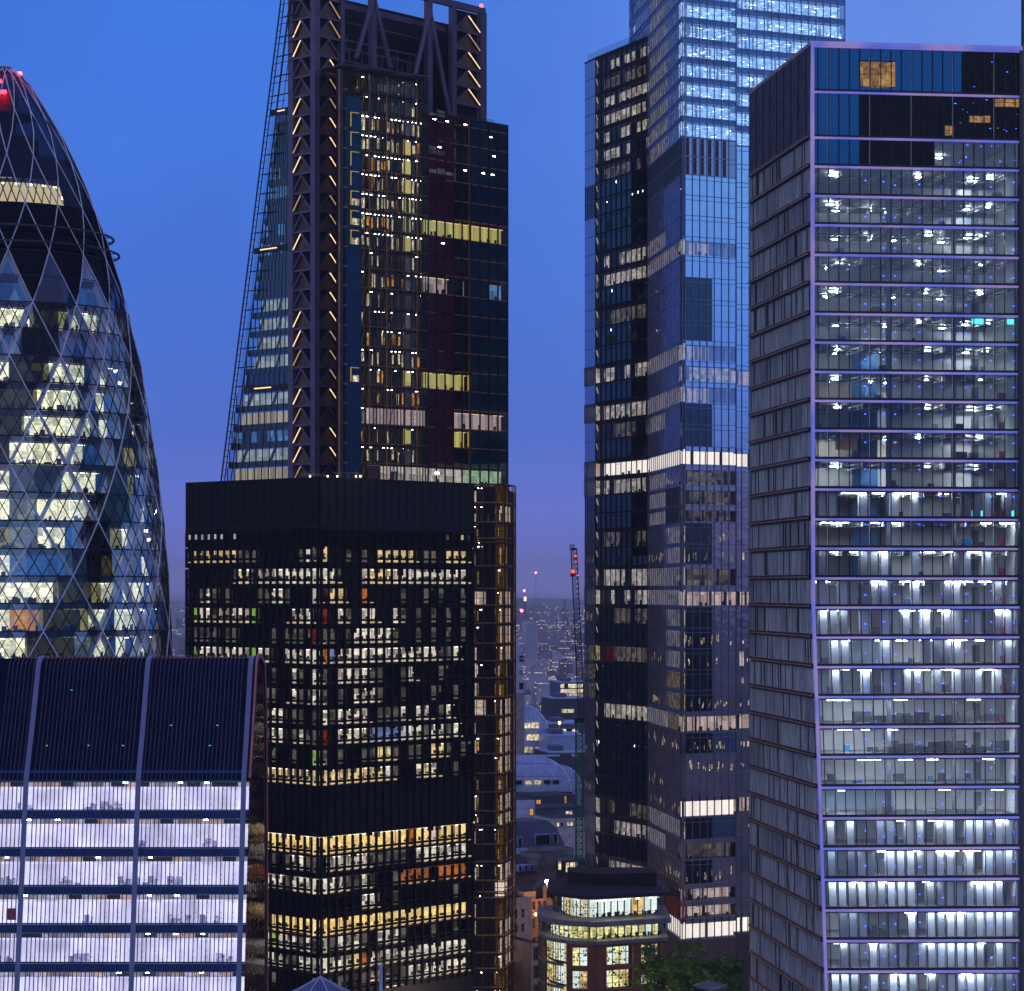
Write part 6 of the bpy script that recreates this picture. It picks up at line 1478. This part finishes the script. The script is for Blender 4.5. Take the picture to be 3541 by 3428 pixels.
# ---- barrel-roofed offices
def barrel(root, px0, px1, Y, ybase, ytop, depth, m_='lead_blue'):
    """vault running across the view, rounded right end"""
    zb_, zt_ = PZ(ybase, Y), PZ(ytop, Y); h = zt_ - zb_; x0, x1 = PX(px0, Y), PX(px1, Y); mb = MB(); n = 10
    def pt(t, e):  # t along arc 0..1, e rounded towards the end
        a = math.pi / 2 * t
        return (depth / 2 * (1 - math.sin(a)) if False else depth / 2 * (1 - math.cos(a)), zb_ + h * math.sin(a))
    m = 9; xe = h * 1.15
    rows_ = []
    for j in range(n + 1):
        a = math.pi / 2 * j / n; y_ = Y + depth / 2 * (1 - math.cos(a)); z_ = zb_ + h * math.sin(a)
        xr = x1 - xe * (1 - math.cos(a))
        rows_.append(((x0, y_, z_), (xr, y_, z_), (xr, Y + depth - (y_ - Y), z_), (x0, Y + depth - (y_ - Y), z_)))
    for a, b in zip(rows_[:-1], rows_[1:]):
        for k in range(3): mb.poly([a[k], a[k + 1], b[k + 1], b[k]], m_)
    mb.build('vault', root)
    rb = MB(); k = 0; x = x0 + 1.5
    while x < x1 - .5:
        for a, b in zip(rows_[:-1], rows_[1:]):
            if x < a[1][0]: rb.bar((x, a[0][1] - .1, a[0][2] + .05), (min(x, b[1][0]), b[0][1] - .1, b[0][2] + .05), .22, 'lead_light')
        x += (x1 - x0) / 6
    for j in (3, 6): rb.bar((x0, rows_[j][0][1] - .08, rows_[j][0][2]), (rows_[j][1][0], rows_[j][0][1] - .08, rows_[j][0][2]), .12, 'slate_blue')
    for a, b in zip(rows_[:-1], rows_[1:]): rb.bar((a[1][0], a[1][1] - .1, a[1][2]), (b[1][0], b[1][1] - .1, b[1][2]), .5, 'lead_light')
    rb.build('vault_rib', root)
b1 = thing('barrel_roof_office', 'long office with blue barrel vault roof and a row of small windows under it', 'office building', (PX(1860, 960), 960, 0))
barrel(b1, 1770, 1975, 960, 2738, 2622, 26); fb1 = block(b1, P2(1765, 959), P2(1978, 961), 26, 0, PZ(2737, 960), 'lead_light')
for px in (1795, 1828, 1860, 1892, 1922):
    mb = MB(); u = upx(fb1, px, 25); mb.fb(fb1, u - 1.1, u + 1.1, PZ(2712, 960), PZ(2698, 960), -2.0, .45, 'win_cream' if px in (1828, 1860) else 'win_dark'); o = mb.build('dormer_window', b1); q = MB(); q.fb(fb1, u - 1.3, u + 1.3, PZ(2698, 960), PZ(2696, 960), -2.2, .6, 'lead_blue'); q.build('frame', o)
mb = MB(); mb.fb(fb1, 0, fb1.W, PZ(2756, 960), PZ(2738, 960), .01, .5, 'win_dark'); u = upx(fb1, 1858, 20); mb.fb(fb1, 0.5, u, PZ(2752, 960), PZ(2742, 960), .51, .6, 'win_cream'); mb.build('window_band', b1)
mb = MB(); mb.fb(fb1, 0, fb1.W - 3, PZ(2624, 960), PZ(2619, 960), -13.5, -12.5, 'lead_light'); mb.build('ridge', b1)
b3 = thing('small_barrel_roof', 'smaller blue barrel roof half hidden behind the green crane mast', 'office building', (PX(1980, 1010), 1010, 0)); barrel(b3, 1940, 2010, 1010, 2722, 2652, 20); block(b3, P2(1938, 1009), P2(2010, 1010), 20, 0, PZ(2721, 1010), 'lead_blue')
b2 = thing('round_end_office', 'office with tall curved blue roof and two lit rows of windows', 'office building', (PX(1850, 1080), 1080, 0))
barrel(b2, 1810, 1898, 1080, 2540, 2432, 24); fb2 = block(b2, P2(1808, 1079), P2(1900, 1080), 24, 0, PZ(2540, 1080), 'lead_light')
for px0, px1, y0, y1, m_ in ((1815, 1834, 2518, 2502, 'win_white'), (1838, 1862, 2518, 2500, 'win_white'), (1822, 1870, 2560, 2540, 'win_white'), (1888, 1896, 2558, 2540, 'win_white'), (1814, 1840, 2602, 2584, 'win_cream'), (1852, 1868, 2604, 2584, 'win_orange')):
    mb = MB(); mb.fb(fb2, upx(fb2, px0, 40), upx(fb2, px1, 40), PZ(y0, 1080), PZ(y1, 1080), -3, .5, m_); o = mb.build('window', b2); q = MB(); u = upx(fb2, (px0 + px1) / 2, 40); q.fb(fb2, u - .1, u + .1, PZ(y0, 1080), PZ(y1, 1080), .51, .6, 'win_dark'); q.fb(fb2, upx(fb2, px0, 40) - .3, upx(fb2, px1, 40) + .3, PZ(y0, 1080) - .4, PZ(y0, 1080), .2, .8, 'lead_light'); q.build('frame', o)
mb = MB(); mb.fb(fb2, upx(fb2, 1812, 50), upx(fb2, 1843, 50), PZ(2432, 1080), PZ(2410, 1080), -14, -9, 'lead_light'); mb.build('roof_house', b2)
mb = MB(); mb.fb(fb2, upx(fb2, 1872, 50), upx(fb2, 1888, 50), 0, PZ(2560, 1080), .3, 1.4, 'stone_grey'); mb.build('pier', b2)
b4 = thing('arched_pylon', 'tall curved-top stone and glass slab just right of the wedge tower', 'building', (PX(1795, 1000), 1000, 0))
xa, xb = PX(1755, 1000), PX(1809, 1000); mb = MB(); pts_ = [(xb, PZ(2395, 1000)), (xb - .4, PZ(2290, 1000)), (xb - 1.3, PZ(2235, 1000)), (xb - 2.6, PZ(2200, 1000)), (xb - 4.5, PZ(2180, 1000)), (xa, PZ(2172, 1000))]
for (a0, z0), (a1, z1) in zip(pts_[:-1], pts_[1:]): mb.hexa([(xa, 1000, z0), (a0, 1000, z0), (a0, 1015, z0), (xa, 1015, z0), (xa, 1000, z1), (a1, 1000, z1), (a1, 1015, z1), (xa, 1015, z1)], 'lead_light')
mb.build('upper_wall', b4); mb = MB(); mb.box(xa, xb + .5, 999.5, 1015, 0, PZ(2395, 1000), 'stone_grey'); mb.build('lower_wall', b4)
for y0, y1, m_ in ((2268, 2276, 'win_dark'), (2280, 2288, 'win_dark'), (2318, 2334, 'stone_warm'), (2362, 2384, 'win_dark')): mb = MB(); mb.box(xb - 1.4, xb + .05, 999.6, 999.9, PZ(y1, 1000), PZ(y0, 1000), m_); mb.build('window', b4)
# mid-distance lit offices
def office(name, label, px0, px1, Y, ytop, m_, wrows, depth=30, yb=None):
    t = thing(name, label, 'office building', (PX(px0, Y), Y, 0)); fr = block(t, P2(px0, Y), P2(px1, Y + 3), depth, 0, PZ(ytop, Y), m_)
    for (a, b, y0, y1, mm) in wrows:
        mb = MB(); ua, ub = upx(fr, a, 30), upx(fr, b, 30); n = max(1, int((ub - ua) / 2.2)); z0, z1 = PZ(y1, Y), PZ(y0, Y)
        for i in range(n): mb.fb(fr, ua + (ub - ua) * i / n + .1, ua + (ub - ua) * (i + 1) / n - .1, z0, z1, .0, .08, mm if rnd.random() < .9 else 'win_dark')
        o = mb.build('window_band', t); q = MB(); q.fb(fr, ua - .3, ub + .3, z0 - .3, z0, .0, .3, m_); q.build('sill', o)
    mb = MB(); mb.fb(fr, -.2, fr.W + .2, PZ(ytop, Y), PZ(ytop, Y) + .5, -depth * .9, .3, 'lead_blue'); mb.build('roof', t)
    mb = MB(); mb.fb(fr, fr.W * .2, fr.W * .5, PZ(ytop, Y) + .5, PZ(ytop, Y) + 2.4, -depth * .6, -depth * .3, 'slate_blue'); mb.build('roof_house', t); return t
office('lit_office', 'three storey office with bright cream window rows, right side of the gap', 1936, 2035, 1500, 2362, 'slate_blue', [(1938, 2018, 2366, 2380, 'win_white'), (1938, 2018, 2384, 2398, 'win_white'), (1938, 2018, 2400, 2411, 'win_cream')])
office('dark_wide_block', 'dark wide block with one short lit row below the cream lit office', 1908, 2035, 1300, 2418, 'slate', [(1941, 1985, 2453, 2466, 'win_cream')])
office('low_lit_terrace', 'low blue terrace with one long bright window strip beside the curved roof', 1896, 2030, 1150, 2505, 'slate_blue', [(1898, 1998, 2522, 2538, 'win_white')])
office('blue_shed', 'low wide blue roofed block with small white lights at its foot', 1895, 2030, 1060, 2548, 'lead_blue', [(1898, 1926, 2598, 2603, 'win_white'), (1948, 1966, 2596, 2603, 'win_white')])
office('dark_block', 'dark block below the blue shed, left of the green crane mast', 1900, 2030, 1040, 2606, 'slate', [(1975, 1998, 2608, 2618, 'lead_light')])
t = thing('street_lamp', 'small orange lamp on the low terrace roof', 'lamp', (PX(1935, 1140), 1140, PZ(2505, 1140))); mb = MB(); x, z = PX(1935, 1140), PZ(2500, 1140); mb.box(x - .5, x + .5, 1139.5, 1140.5, z - .5, z + .5, 'warm_point'); mb.build('bulb', t); mb = MB(); mb.tube((x, 1140.8, z - 3), (x, 1140.8, z), .15, 'steel'); mb.build('pole', t)

# ---- tower crane: green mast, dark luffing jib with red lamps
solid('crane_green', (0.0, 0.26, 0.10, 1), 0.5); solid('crane_dark', (0.03, 0.06, 0.09, 1), 0.5, .3); solid('crane_red', (0.4, 0.04, 0.03, 1), .5)
cr_ = thing('tower_crane', 'tower crane in the gap with green lattice mast and steep dark luffing jib', 'crane', (PX(2005, 640), 640, 0))
def lattice(mb, a, b, w0, w1, n, m_, r_=.09):
    a, b = Vector(a), Vector(b); t = (b - a).normalized(); px_ = Vector((1, 0, 0)); px_ = (px_ - t * px_.dot(t)).normalized(); py_ = t.cross(px_)
    def c(k, s): f = k / n; w = w0 + (w1 - w0) * f; return a + (b - a) * f + px_ * w / 2 * (1, 1, -1, -1)[s] + py_ * w / 2 * (1, -1, -1, 1)[s]
    for s in range(4): mb.bar(c(0, s), c(n, s), r_ * 2.2, m_)
    for k in range(n):
        for s in range(4):
            mb.bar(c(k, s), c(k + 1, (s + 1) % 4), r_, m_); mb.bar(c(k, s), c(k, (s + 1) % 4), r_, m_)
mb = MB(); xm = PX(2003, 640); lattice(mb, (xm, 640, 0), (xm, 640, PZ(2480, 640)), 1.7, 1.7, 42, 'crane_green', .13); mb.bar((xm - .8, 639.1, 0), (xm - .8, 639.1, PZ(2490, 640)), .42, 'crane_green'); mb.build('mast', cr_)
mb = MB(); lattice(mb, (PX(2011, 640), 639, PZ(2482, 640)), (PX(1984, 632), 632, PZ(1898, 632)), 1.5, 1.35, 34, 'crane_dark', .10); mb.build('jib', cr_)
mb = MB(); lattice(mb, (PX(1978, 632), 632, PZ(1896, 632)), (PX(1978, 632), 632, PZ(1882, 632)), 1.1, .8, 2, 'crane_dark', .07); mb.box(PX(1972, 632), PX(1995, 632), 631.2, 632.8, PZ(1903, 632), PZ(1896, 632), 'crane_dark'); mb.build('jib_head', cr_)
mb = MB(); mb.box(xm - 1.2, xm + 2.4, 638.5, 641.5, PZ(2500, 640), PZ(2480, 640), 'crane_dark'); mb.build('slewing_platform', cr_)
lamp('crane_lamp', (1.0, .12, .07, 1), 1.6)
for px, py, r_ in ((1990, 1924, .28), (1991, 1946, .18), (1981, 1977, .4), (1998, 1990, .18)):
    mb = MB(); x, z = PX(px, 633), PZ(py, 633); mb.box(x - r_, x + r_, 632.0, 632.6, z - r_, z + r_, 'crane_lamp'); mb.box(x - r_ * 1.5, x + r_ * 1.5, 632.7, 633.2, z - r_ * 3, z, 'crane_red'); mb.build('warning_light', cr_)

# ---- tree at the foot of the skyscraper
m, nt_, N_, L_, o_ = newmat('leaf'); b_ = N_.new('ShaderNodeBsdfPrincipled'); b_.inputs['Roughness'].default_value = .6
oi = N_.new('ShaderNodeTexCoord'); n_ = N_.new('ShaderNodeTexNoise'); n_.inputs['Scale'].default_value = .9; L_.new(oi.outputs['Object'], n_.inputs['Vector']); cr2 = N_.new('ShaderNodeValToRGB'); cr2.color_ramp.elements[0].position = .35; cr2.color_ramp.elements[0].color = (.05, .12, .02, 1); cr2.color_ramp.elements[1].position = .68; cr2.color_ramp.elements[1].color = (.24, .40, .06, 1)
L_.new(n_.outputs[0], cr2.inputs[0]); L_.new(cr2.outputs[0], b_.inputs['Base Color']); L_.new(b_.outputs[0], o_.inputs[0]); solid('bark', (0.08, 0.055, 0.04, 1), .9)
def tree(name, label, px, Y, zc_, rx, rz_, n, group=None):
    t = thing(name, label, 'tree', (PX(px, Y), Y, 0)); x0 = PX(px, Y); mb = MB(); mb.tube((x0, Y, 0), (x0 + .3, Y, zc_ - rz_ * .5), .55, 'bark', 8, .32)
    for i in range(9): a = i * 2.4; mb.tube((x0 + .3, Y, zc_ - rz_ * .75 + i * .3), (x0 + math.cos(a) * rx * .6, Y + math.sin(a) * rx * .5, zc_ + rz_ * rnd.uniform(-.1, .5)), .2, 'bark', 6, .05)
    mb.build('trunk', t); mb = MB(); cl = []
    for i in range(60):
        a, b, r_ = rnd.uniform(0, 6.28), rnd.uniform(-1, 1), rnd.random() ** .45; cl.append((x0 + rx * r_ * math.cos(a) * math.sqrt(1 - b * b), Y + rx * .8 * r_ * math.sin(a) * math.sqrt(1 - b * b), zc_ + rz_ * r_ * b, rnd.uniform(.7, 1.7)))
    for i in range(n):
        cx_, cy_, cz_, cr__ = cl[i % len(cl)]; d = Vector((rnd.gauss(0, 1), rnd.gauss(0, 1), rnd.gauss(0, .8))); d = d.normalized() * cr__ * rnd.random() ** .5
        p = Vector((cx_, cy_, cz_)) + d; s_ = rnd.uniform(.14, .34); u = Vector((rnd.gauss(0, 1), rnd.gauss(0, 1), rnd.gauss(0, .6))).normalized(); v = u.cross(Vector((rnd.gauss(0, 1), rnd.gauss(0, 1), rnd.gauss(0, 1)))).normalized()
        mb.poly([p - u * s_, p - v * s_ * .5, p + u * s_, p + v * s_ * .5], 'leaf')
    mb.build('crown', t)
tree('leafy_tree', 'large dark green tree in front of the brick office, left crown', 2290, 425, 30.6, 5.4, 5.0, 14000, 'trees by the brick office')
tree('leafy_tree', 'broad dark green tree at the foot of the faceted skyscraper, right crown', 2430, 420, 30.3, 6.6, 4.6, 16000, 'trees by the brick office')
# small lit roof frame at the bottom edge
rf = thing('roof_hatch', 'small flat roof with pale metal edge at the bottom below the trees', 'roof structure', (PX(2450, 330), 330, 0))
mb = MB(); q = [P2(2398, 331), P2(2455, 327), P2(2512, 331), P2(2455, 335)]; zt_ = PZ(3424, 328); mb.prism(q, 0, zt_, 'frame_mid', 'slate_blue'); mb.build('wall', rf)
mb = MB()
for i in range(4): a, b = q[i], q[(i + 1) % 4]; mb.bar((*a, zt_ + .1), (*b, zt_ + .1), .10, 'wall_grey')
mb.build('roof_edge', rf)
# glass pyramid, finial and pole at the bottom edge
py_ = thing('glass_pyramid_roof', 'tip of a dark blue ribbed pyramid roof at the bottom edge with finial', 'roof', (PX(1108, 250), 250, 0))
ax_, zt_ = PX(1108, 250), PZ(3378, 250); zb_ = zt_ - 5; mb = MB(); n = 8; base = [(ax_ + 9.5 * math.cos(math.pi / 4 * k + .39), 250 + 9.5 * math.sin(math.pi / 4 * k + .39), zb_) for k in range(n)]
solid('pyr_blue', (0.07, 0.09, 0.2, 1), .4, .3)
for k in range(n): mb.poly([base[k], base[(k + 1) % n], (ax_, 250, zt_)], 'pyr_blue')
mb.build('roof', py_); mb = MB()
for k in range(n):
    mb.bar(base[k], (ax_, 250, zt_ + .03), .09, 'lead_light')
    for t_ in (.25, .5, .75): a = Vector(base[k]).lerp(Vector(base[(k + 1) % n]), t_); mb.bar(a, (ax_, 250, zt_ + .02), .03, 'lead_blue')
mb.build('rib', py_); mb = MB(); mb.tube((ax_, 250, zt_), (ax_, 250, zt_ + 1.9), .05, 'steel', 6); mb.build('finial', py_)
mb = MB(); mb.prism([(x, y) for x, y, z in base], 0, zb_ - .02, 'slate_blue'); mb.build('drum', py_)
pl = thing('blue_mast', 'pale blue mast tip standing at the bottom edge before the black tower', 'mast', (PX(1322, 260), 260, 0)); mb = MB(); mb.tube((PX(1330, 260), 260, 0), (PX(1317, 260), 260, PZ(3344, 260)), .16, 'lead_light', 8); mb.build('pole', pl); mb = MB(); x, z = PX(1317, 260), PZ(3344, 260); mb.box(x - .2, x + .2, 259.8, 260.2, z, z + .25, 'lead_light'); mb.build('cap', pl)
# street lamp on the old stone fronts, plus unseen lamps added as fill
lamp('sodium', (1.0, .62, .35, 1), 60)
for k, (px, Y, z, w_, col, lab) in enumerate(((1852, 592, 19, 2600, (1, .55, .3), 'warm street lamp lighting the old stone house'), (1815, 500, 12, 2200, (1, .72, .66), 'unseen fill lamp added in front of the pale stone block'), (2240, 500, 9, 9000, (1, .72, .55), 'unseen fill lamp added at the brown base of the faceted skyscraper'), (2170, 405, 24, 2200, (1, .8, .5), 'unseen fill lamp added just left of the trees before the brick office'))):
    t = thing('street_lamp', lab, 'lamp', (PX(px, Y), Y, 0)); x = PX(px, Y); mb = MB(); mb.tube((x, Y, 0), (x, Y, z), .09, 'steel'); mb.build('pole', t); mb = MB(); mb.tube((x, Y, z), (x, Y, z + .4), .2, 'sodium', 8); mb.build('lantern', t)  # street_lamp here also names the unseen lamps added as fill
    l_ = bpy.data.lights.new('street_fill', 'POINT'); l_.energy = w_; l_.color = col; l_.shadow_soft_size = .4; lo = bpy.data.objects.new('street_fill', l_); C.objects.link(lo); lo.location = (0, 0, z + .9); lo.parent = t
# ================================================================== far city
solid('far_a', (0.20, 0.18, 0.24, 1), .9, var=.2, scale=.05); solid('far_b', (0.36, 0.33, 0.40, 1), .9, var=.2, scale=.05); solid('far_c', (0.55, 0.54, 0.64, 1), .9, var=.2, scale=.05)
lamp('far_warm', (1.0, .72, .42, 1), 1.5); lamp('far_white', (1.0, .92, .8, 1), 1.8); lamp('far_red', (1.0, .04, .06, 1), 40.0); lamp('far_orange', (1, .4, .2, 1), 6)
rnd = random.Random(404)
shades = {'far_a': 'dark', 'far_b': 'grey', 'far_c': 'pale'}
def far(px0, px1, Y, ytop, m_, nl, lab=None, group='far hazy city blocks'):
    x0, x1 = PX(px0, Y), PX(px1, Y); zt = PZ(ytop, Y); dep = min(40, max(12, (x1 - x0)))
    t = thing('city_block', lab, 'building', ((x0 + x1) / 2, Y, 0), group)
    mb = MB(); mb.box(x0, x1, Y, Y + dep, 0, zt, m_); mb.box(x0 + (x1 - x0) * .2, x0 + (x1 - x0) * .6, Y + 2, Y + dep * .6, zt, zt + (x1 - x0) * .06 + 1, m_); mb.build('wall', t)
    if nl:
        w = MB(); s = Y / F
        for _ in range(nl):
            if rnd.random() < .5:
                a = rnd.uniform(x0, x1 - .5); z = rnd.uniform(max(2, zt * .3), zt - .5); w.box(a, min(x1, a + s * rnd.uniform(.8, 2.2)), Y - .3, Y - .05, z, z + s * rnd.uniform(.8, 1.6), rnd.choice(['far_warm', 'far_white', 'far_warm']))
            else:
                z = rnd.uniform(max(2, zt * .3), zt - .5); a = x0
                while a < x1 - s * 2:
                    if rnd.random() < .6: w.box(a, a + s * 1.3, Y - .3, Y - .05, z, z + s * 1.4, rnd.choice(['far_warm', 'far_white']))
                    a += s * 3
        w.build('window', t)
    return t
seen = set()
def pos(px): return 'left gap' if px < 700 else ('gap')
ords = ['first', 'second', 'third', 'fourth', 'fifth', 'sixth', 'seventh', 'eighth', 'ninth', 'tenth', 'eleventh', 'twelfth']
for ri, Y in enumerate((1700, 1900, 2150, 2450, 2800, 3200, 3700, 4300, 5000, 5900, 7000, 8500)):
    hmax = 26 if Y < 3500 else 34
    for side, (g0, g1) in enumerate(((586, 650), (1782, 2024))):
        px = g0 - rnd.uniform(0, 20); n_ = 0
        while px < g1:
            w = rnd.uniform(16, 50) * (1.0 if Y < 4000 else .75); h = rnd.uniform(.45, 1.0) * hmax
            if Y > 4000 and rnd.random() < .18: h *= 2.0; w *= .4
            m_ = rnd.choice(list(shades)); nl = rnd.choice([0, 1, 2, 3, 5, 8]) + (2 if Y < 4000 else 0); YY = Y + rnd.uniform(-60, 60)
            gap = 'left of black tower' if side == 0 else 'in the gap'
            far(px, px + w, YY, HY + (CZ - h) * F / YY, m_, nl, f'{"high" if h > 40 else "low"} {shades[m_]} block, {ords[n_]} from left in {ords[ri]} far row {gap}')
            px += w + rnd.uniform(1, 8); n_ += 1
# named far buildings seen in the photograph
t = far(1816, 1860, 2600, 2157, 'far_c', 0, 'pale tower block with vertical stripes of light in the gap', 'striped tower block')
mb = MB(); s = 2600 / F
for i in range(7): x = PX(1819 + i * 6, 2600); mb.box(x, x + s * 1.6, 2599.4, 2599.9, PZ(2238, 2600), PZ(2158, 2600), 'lead_light')
mb.build('vertical_strip', t)
far(1840, 1888, 6000, 2093, 'far_b', 2, 'broad grey tower slab on the skyline of the gap', 'skyline slabs'); far(1890, 1925, 6500, 2132, 'far_b', 3, 'lower grey slab beside the broad slab on the skyline', 'skyline slabs')
far(1785, 1822, 6800, 2075, 'far_a', 4, 'tall dark skyline tower with red lights at the left of the gap', 'skyline towers'); far(1918, 1950, 5200, 2150, 'far_b', 6, 'grey block with a column of lit windows right of the skyline slabs', 'skyline slabs')
far(1828, 1890, 2100, 2318, 'far_c', 3, 'pale low block with a lit sign band in the middle of the gap', 'mid gap blocks'); far(1856, 1912, 1800, 2353, 'far_c', 4, 'pale block with a grid of small windows in the middle of the gap', 'mid gap blocks')
# red lights of far masts and cranes
for px, py, Y, r_, lab in ((1853, 1981, 6000, 3.2, 'highest red lamp on a thin far mast in the gap'), (1813, 2043, 5500, 3.6, 'middle red lamp on a thin far mast in the gap'), (1804, 2112, 5000, 4.2, 'lowest red lamp on a thin far mast in the gap')):
    t = thing('far_mast', lab, 'mast', (PX(px, Y), Y, 0)); x, z = PX(px, Y), PZ(py, Y); mb = MB(); mb.tube((x, Y + 3, 0), (x, Y + 3, z), .9, 'far_a', 5, .4); mb.build('mast', t)
    mb = MB(); k_ = r_ * .55; mb.tube((x, Y, z - k_), (x, Y, z + k_), k_, 'far_red', 8); mb.build('warning_light', t)
t = thing('far_lit_tower', 'thin far tower with a bright white crown beside the red mast lamps', 'building', (PX(1817, 5400), 5400, 0)); x = PX(1816, 5400); mb = MB(); mb.box(x - 3, x + 3, 5400, 5406, 0, PZ(2080, 5400), 'far_a'); mb.build('wall', t); mb = MB(); mb.box(x - 2.6, x + 2.6, 5399, 5399.9, PZ(2079, 5400), PZ(2064, 5400), 'far_white'); mb.build('crown', t)
# wooded ridge on the horizon
mb = MB(); n = 60; Yh = 15000.0
solid('ridge_dark', (0.10, 0.11, 0.14, 1), 1.0)
for i in range(n): 
    x0 = -9000 + 300 * i; h0 = 30 + 12 * math.sin(i * .7) + 8 * math.sin(i * 1.9); h1 = 30 + 12 * math.sin((i + 1) * .7) + 8 * math.sin((i + 1) * 1.9)
    mb.poly([(x0, Yh, 0), (x0 + 300, Yh, 0), (x0 + 300, Yh + 900, h1), (x0, Yh + 900, h0)], 'ridge_dark'); mb.poly([(x0, Yh + 900, h0), (x0 + 300, Yh + 900, h1), (x0 + 300, Yh + 2500, 0), (x0, Yh + 2500, 0)], 'ridge_dark')
g = mb.build('hills'); g['kind'] = 'structure'
# street and window lights between the far roofs: too many and too small to count
mb = MB()
for _ in range(420):
    Y = rnd.choice([rnd.uniform(1300, 3000), rnd.uniform(2500, 6000), rnd.uniform(5000, 12000)]); g0, g1 = rnd.choice(((586, 650), (1782, 2024), (1782, 2024), (1782, 2024))); x = PX(rnd.uniform(g0, g1), Y); z = rnd.uniform(4, 24); s = Y / F * rnd.uniform(.5, 1.1)
    mb.box(x - s, x + s, Y, Y + .5, z - s * .8, z + s * .8, rnd.choice(['far_warm', 'far_warm', 'far_white', 'far_orange']))
g = mb.build('city_lights'); g['kind'] = 'stuff'
# ================================================================== ground and evening haze
mb = MB(); n = 48
mb.poly([(18000 * math.cos(2 * math.pi * i / n), 18000 * math.sin(2 * math.pi * i / n), 0) for i in range(n)], 'asphalt')
g = mb.build('ground'); g['kind'] = 'structure'
m, nt_, N_, L_, o_ = newmat('haze'); v_ = N_.new('ShaderNodeVolumePrincipled'); v_.inputs['Density'].default_value = 0.00008; v_.inputs['Color'].default_value = (0.98, 0.94, 1.0, 1); v_.inputs['Anisotropy'].default_value = 0.0
L_.new(v_.outputs[0], o_.inputs['Volume'])
mb = MB(); mb.box(-19000, 19000, -19000, 19000, -1.5, 290, 'haze'); h = mb.build('haze'); h['kind'] = 'stuff'
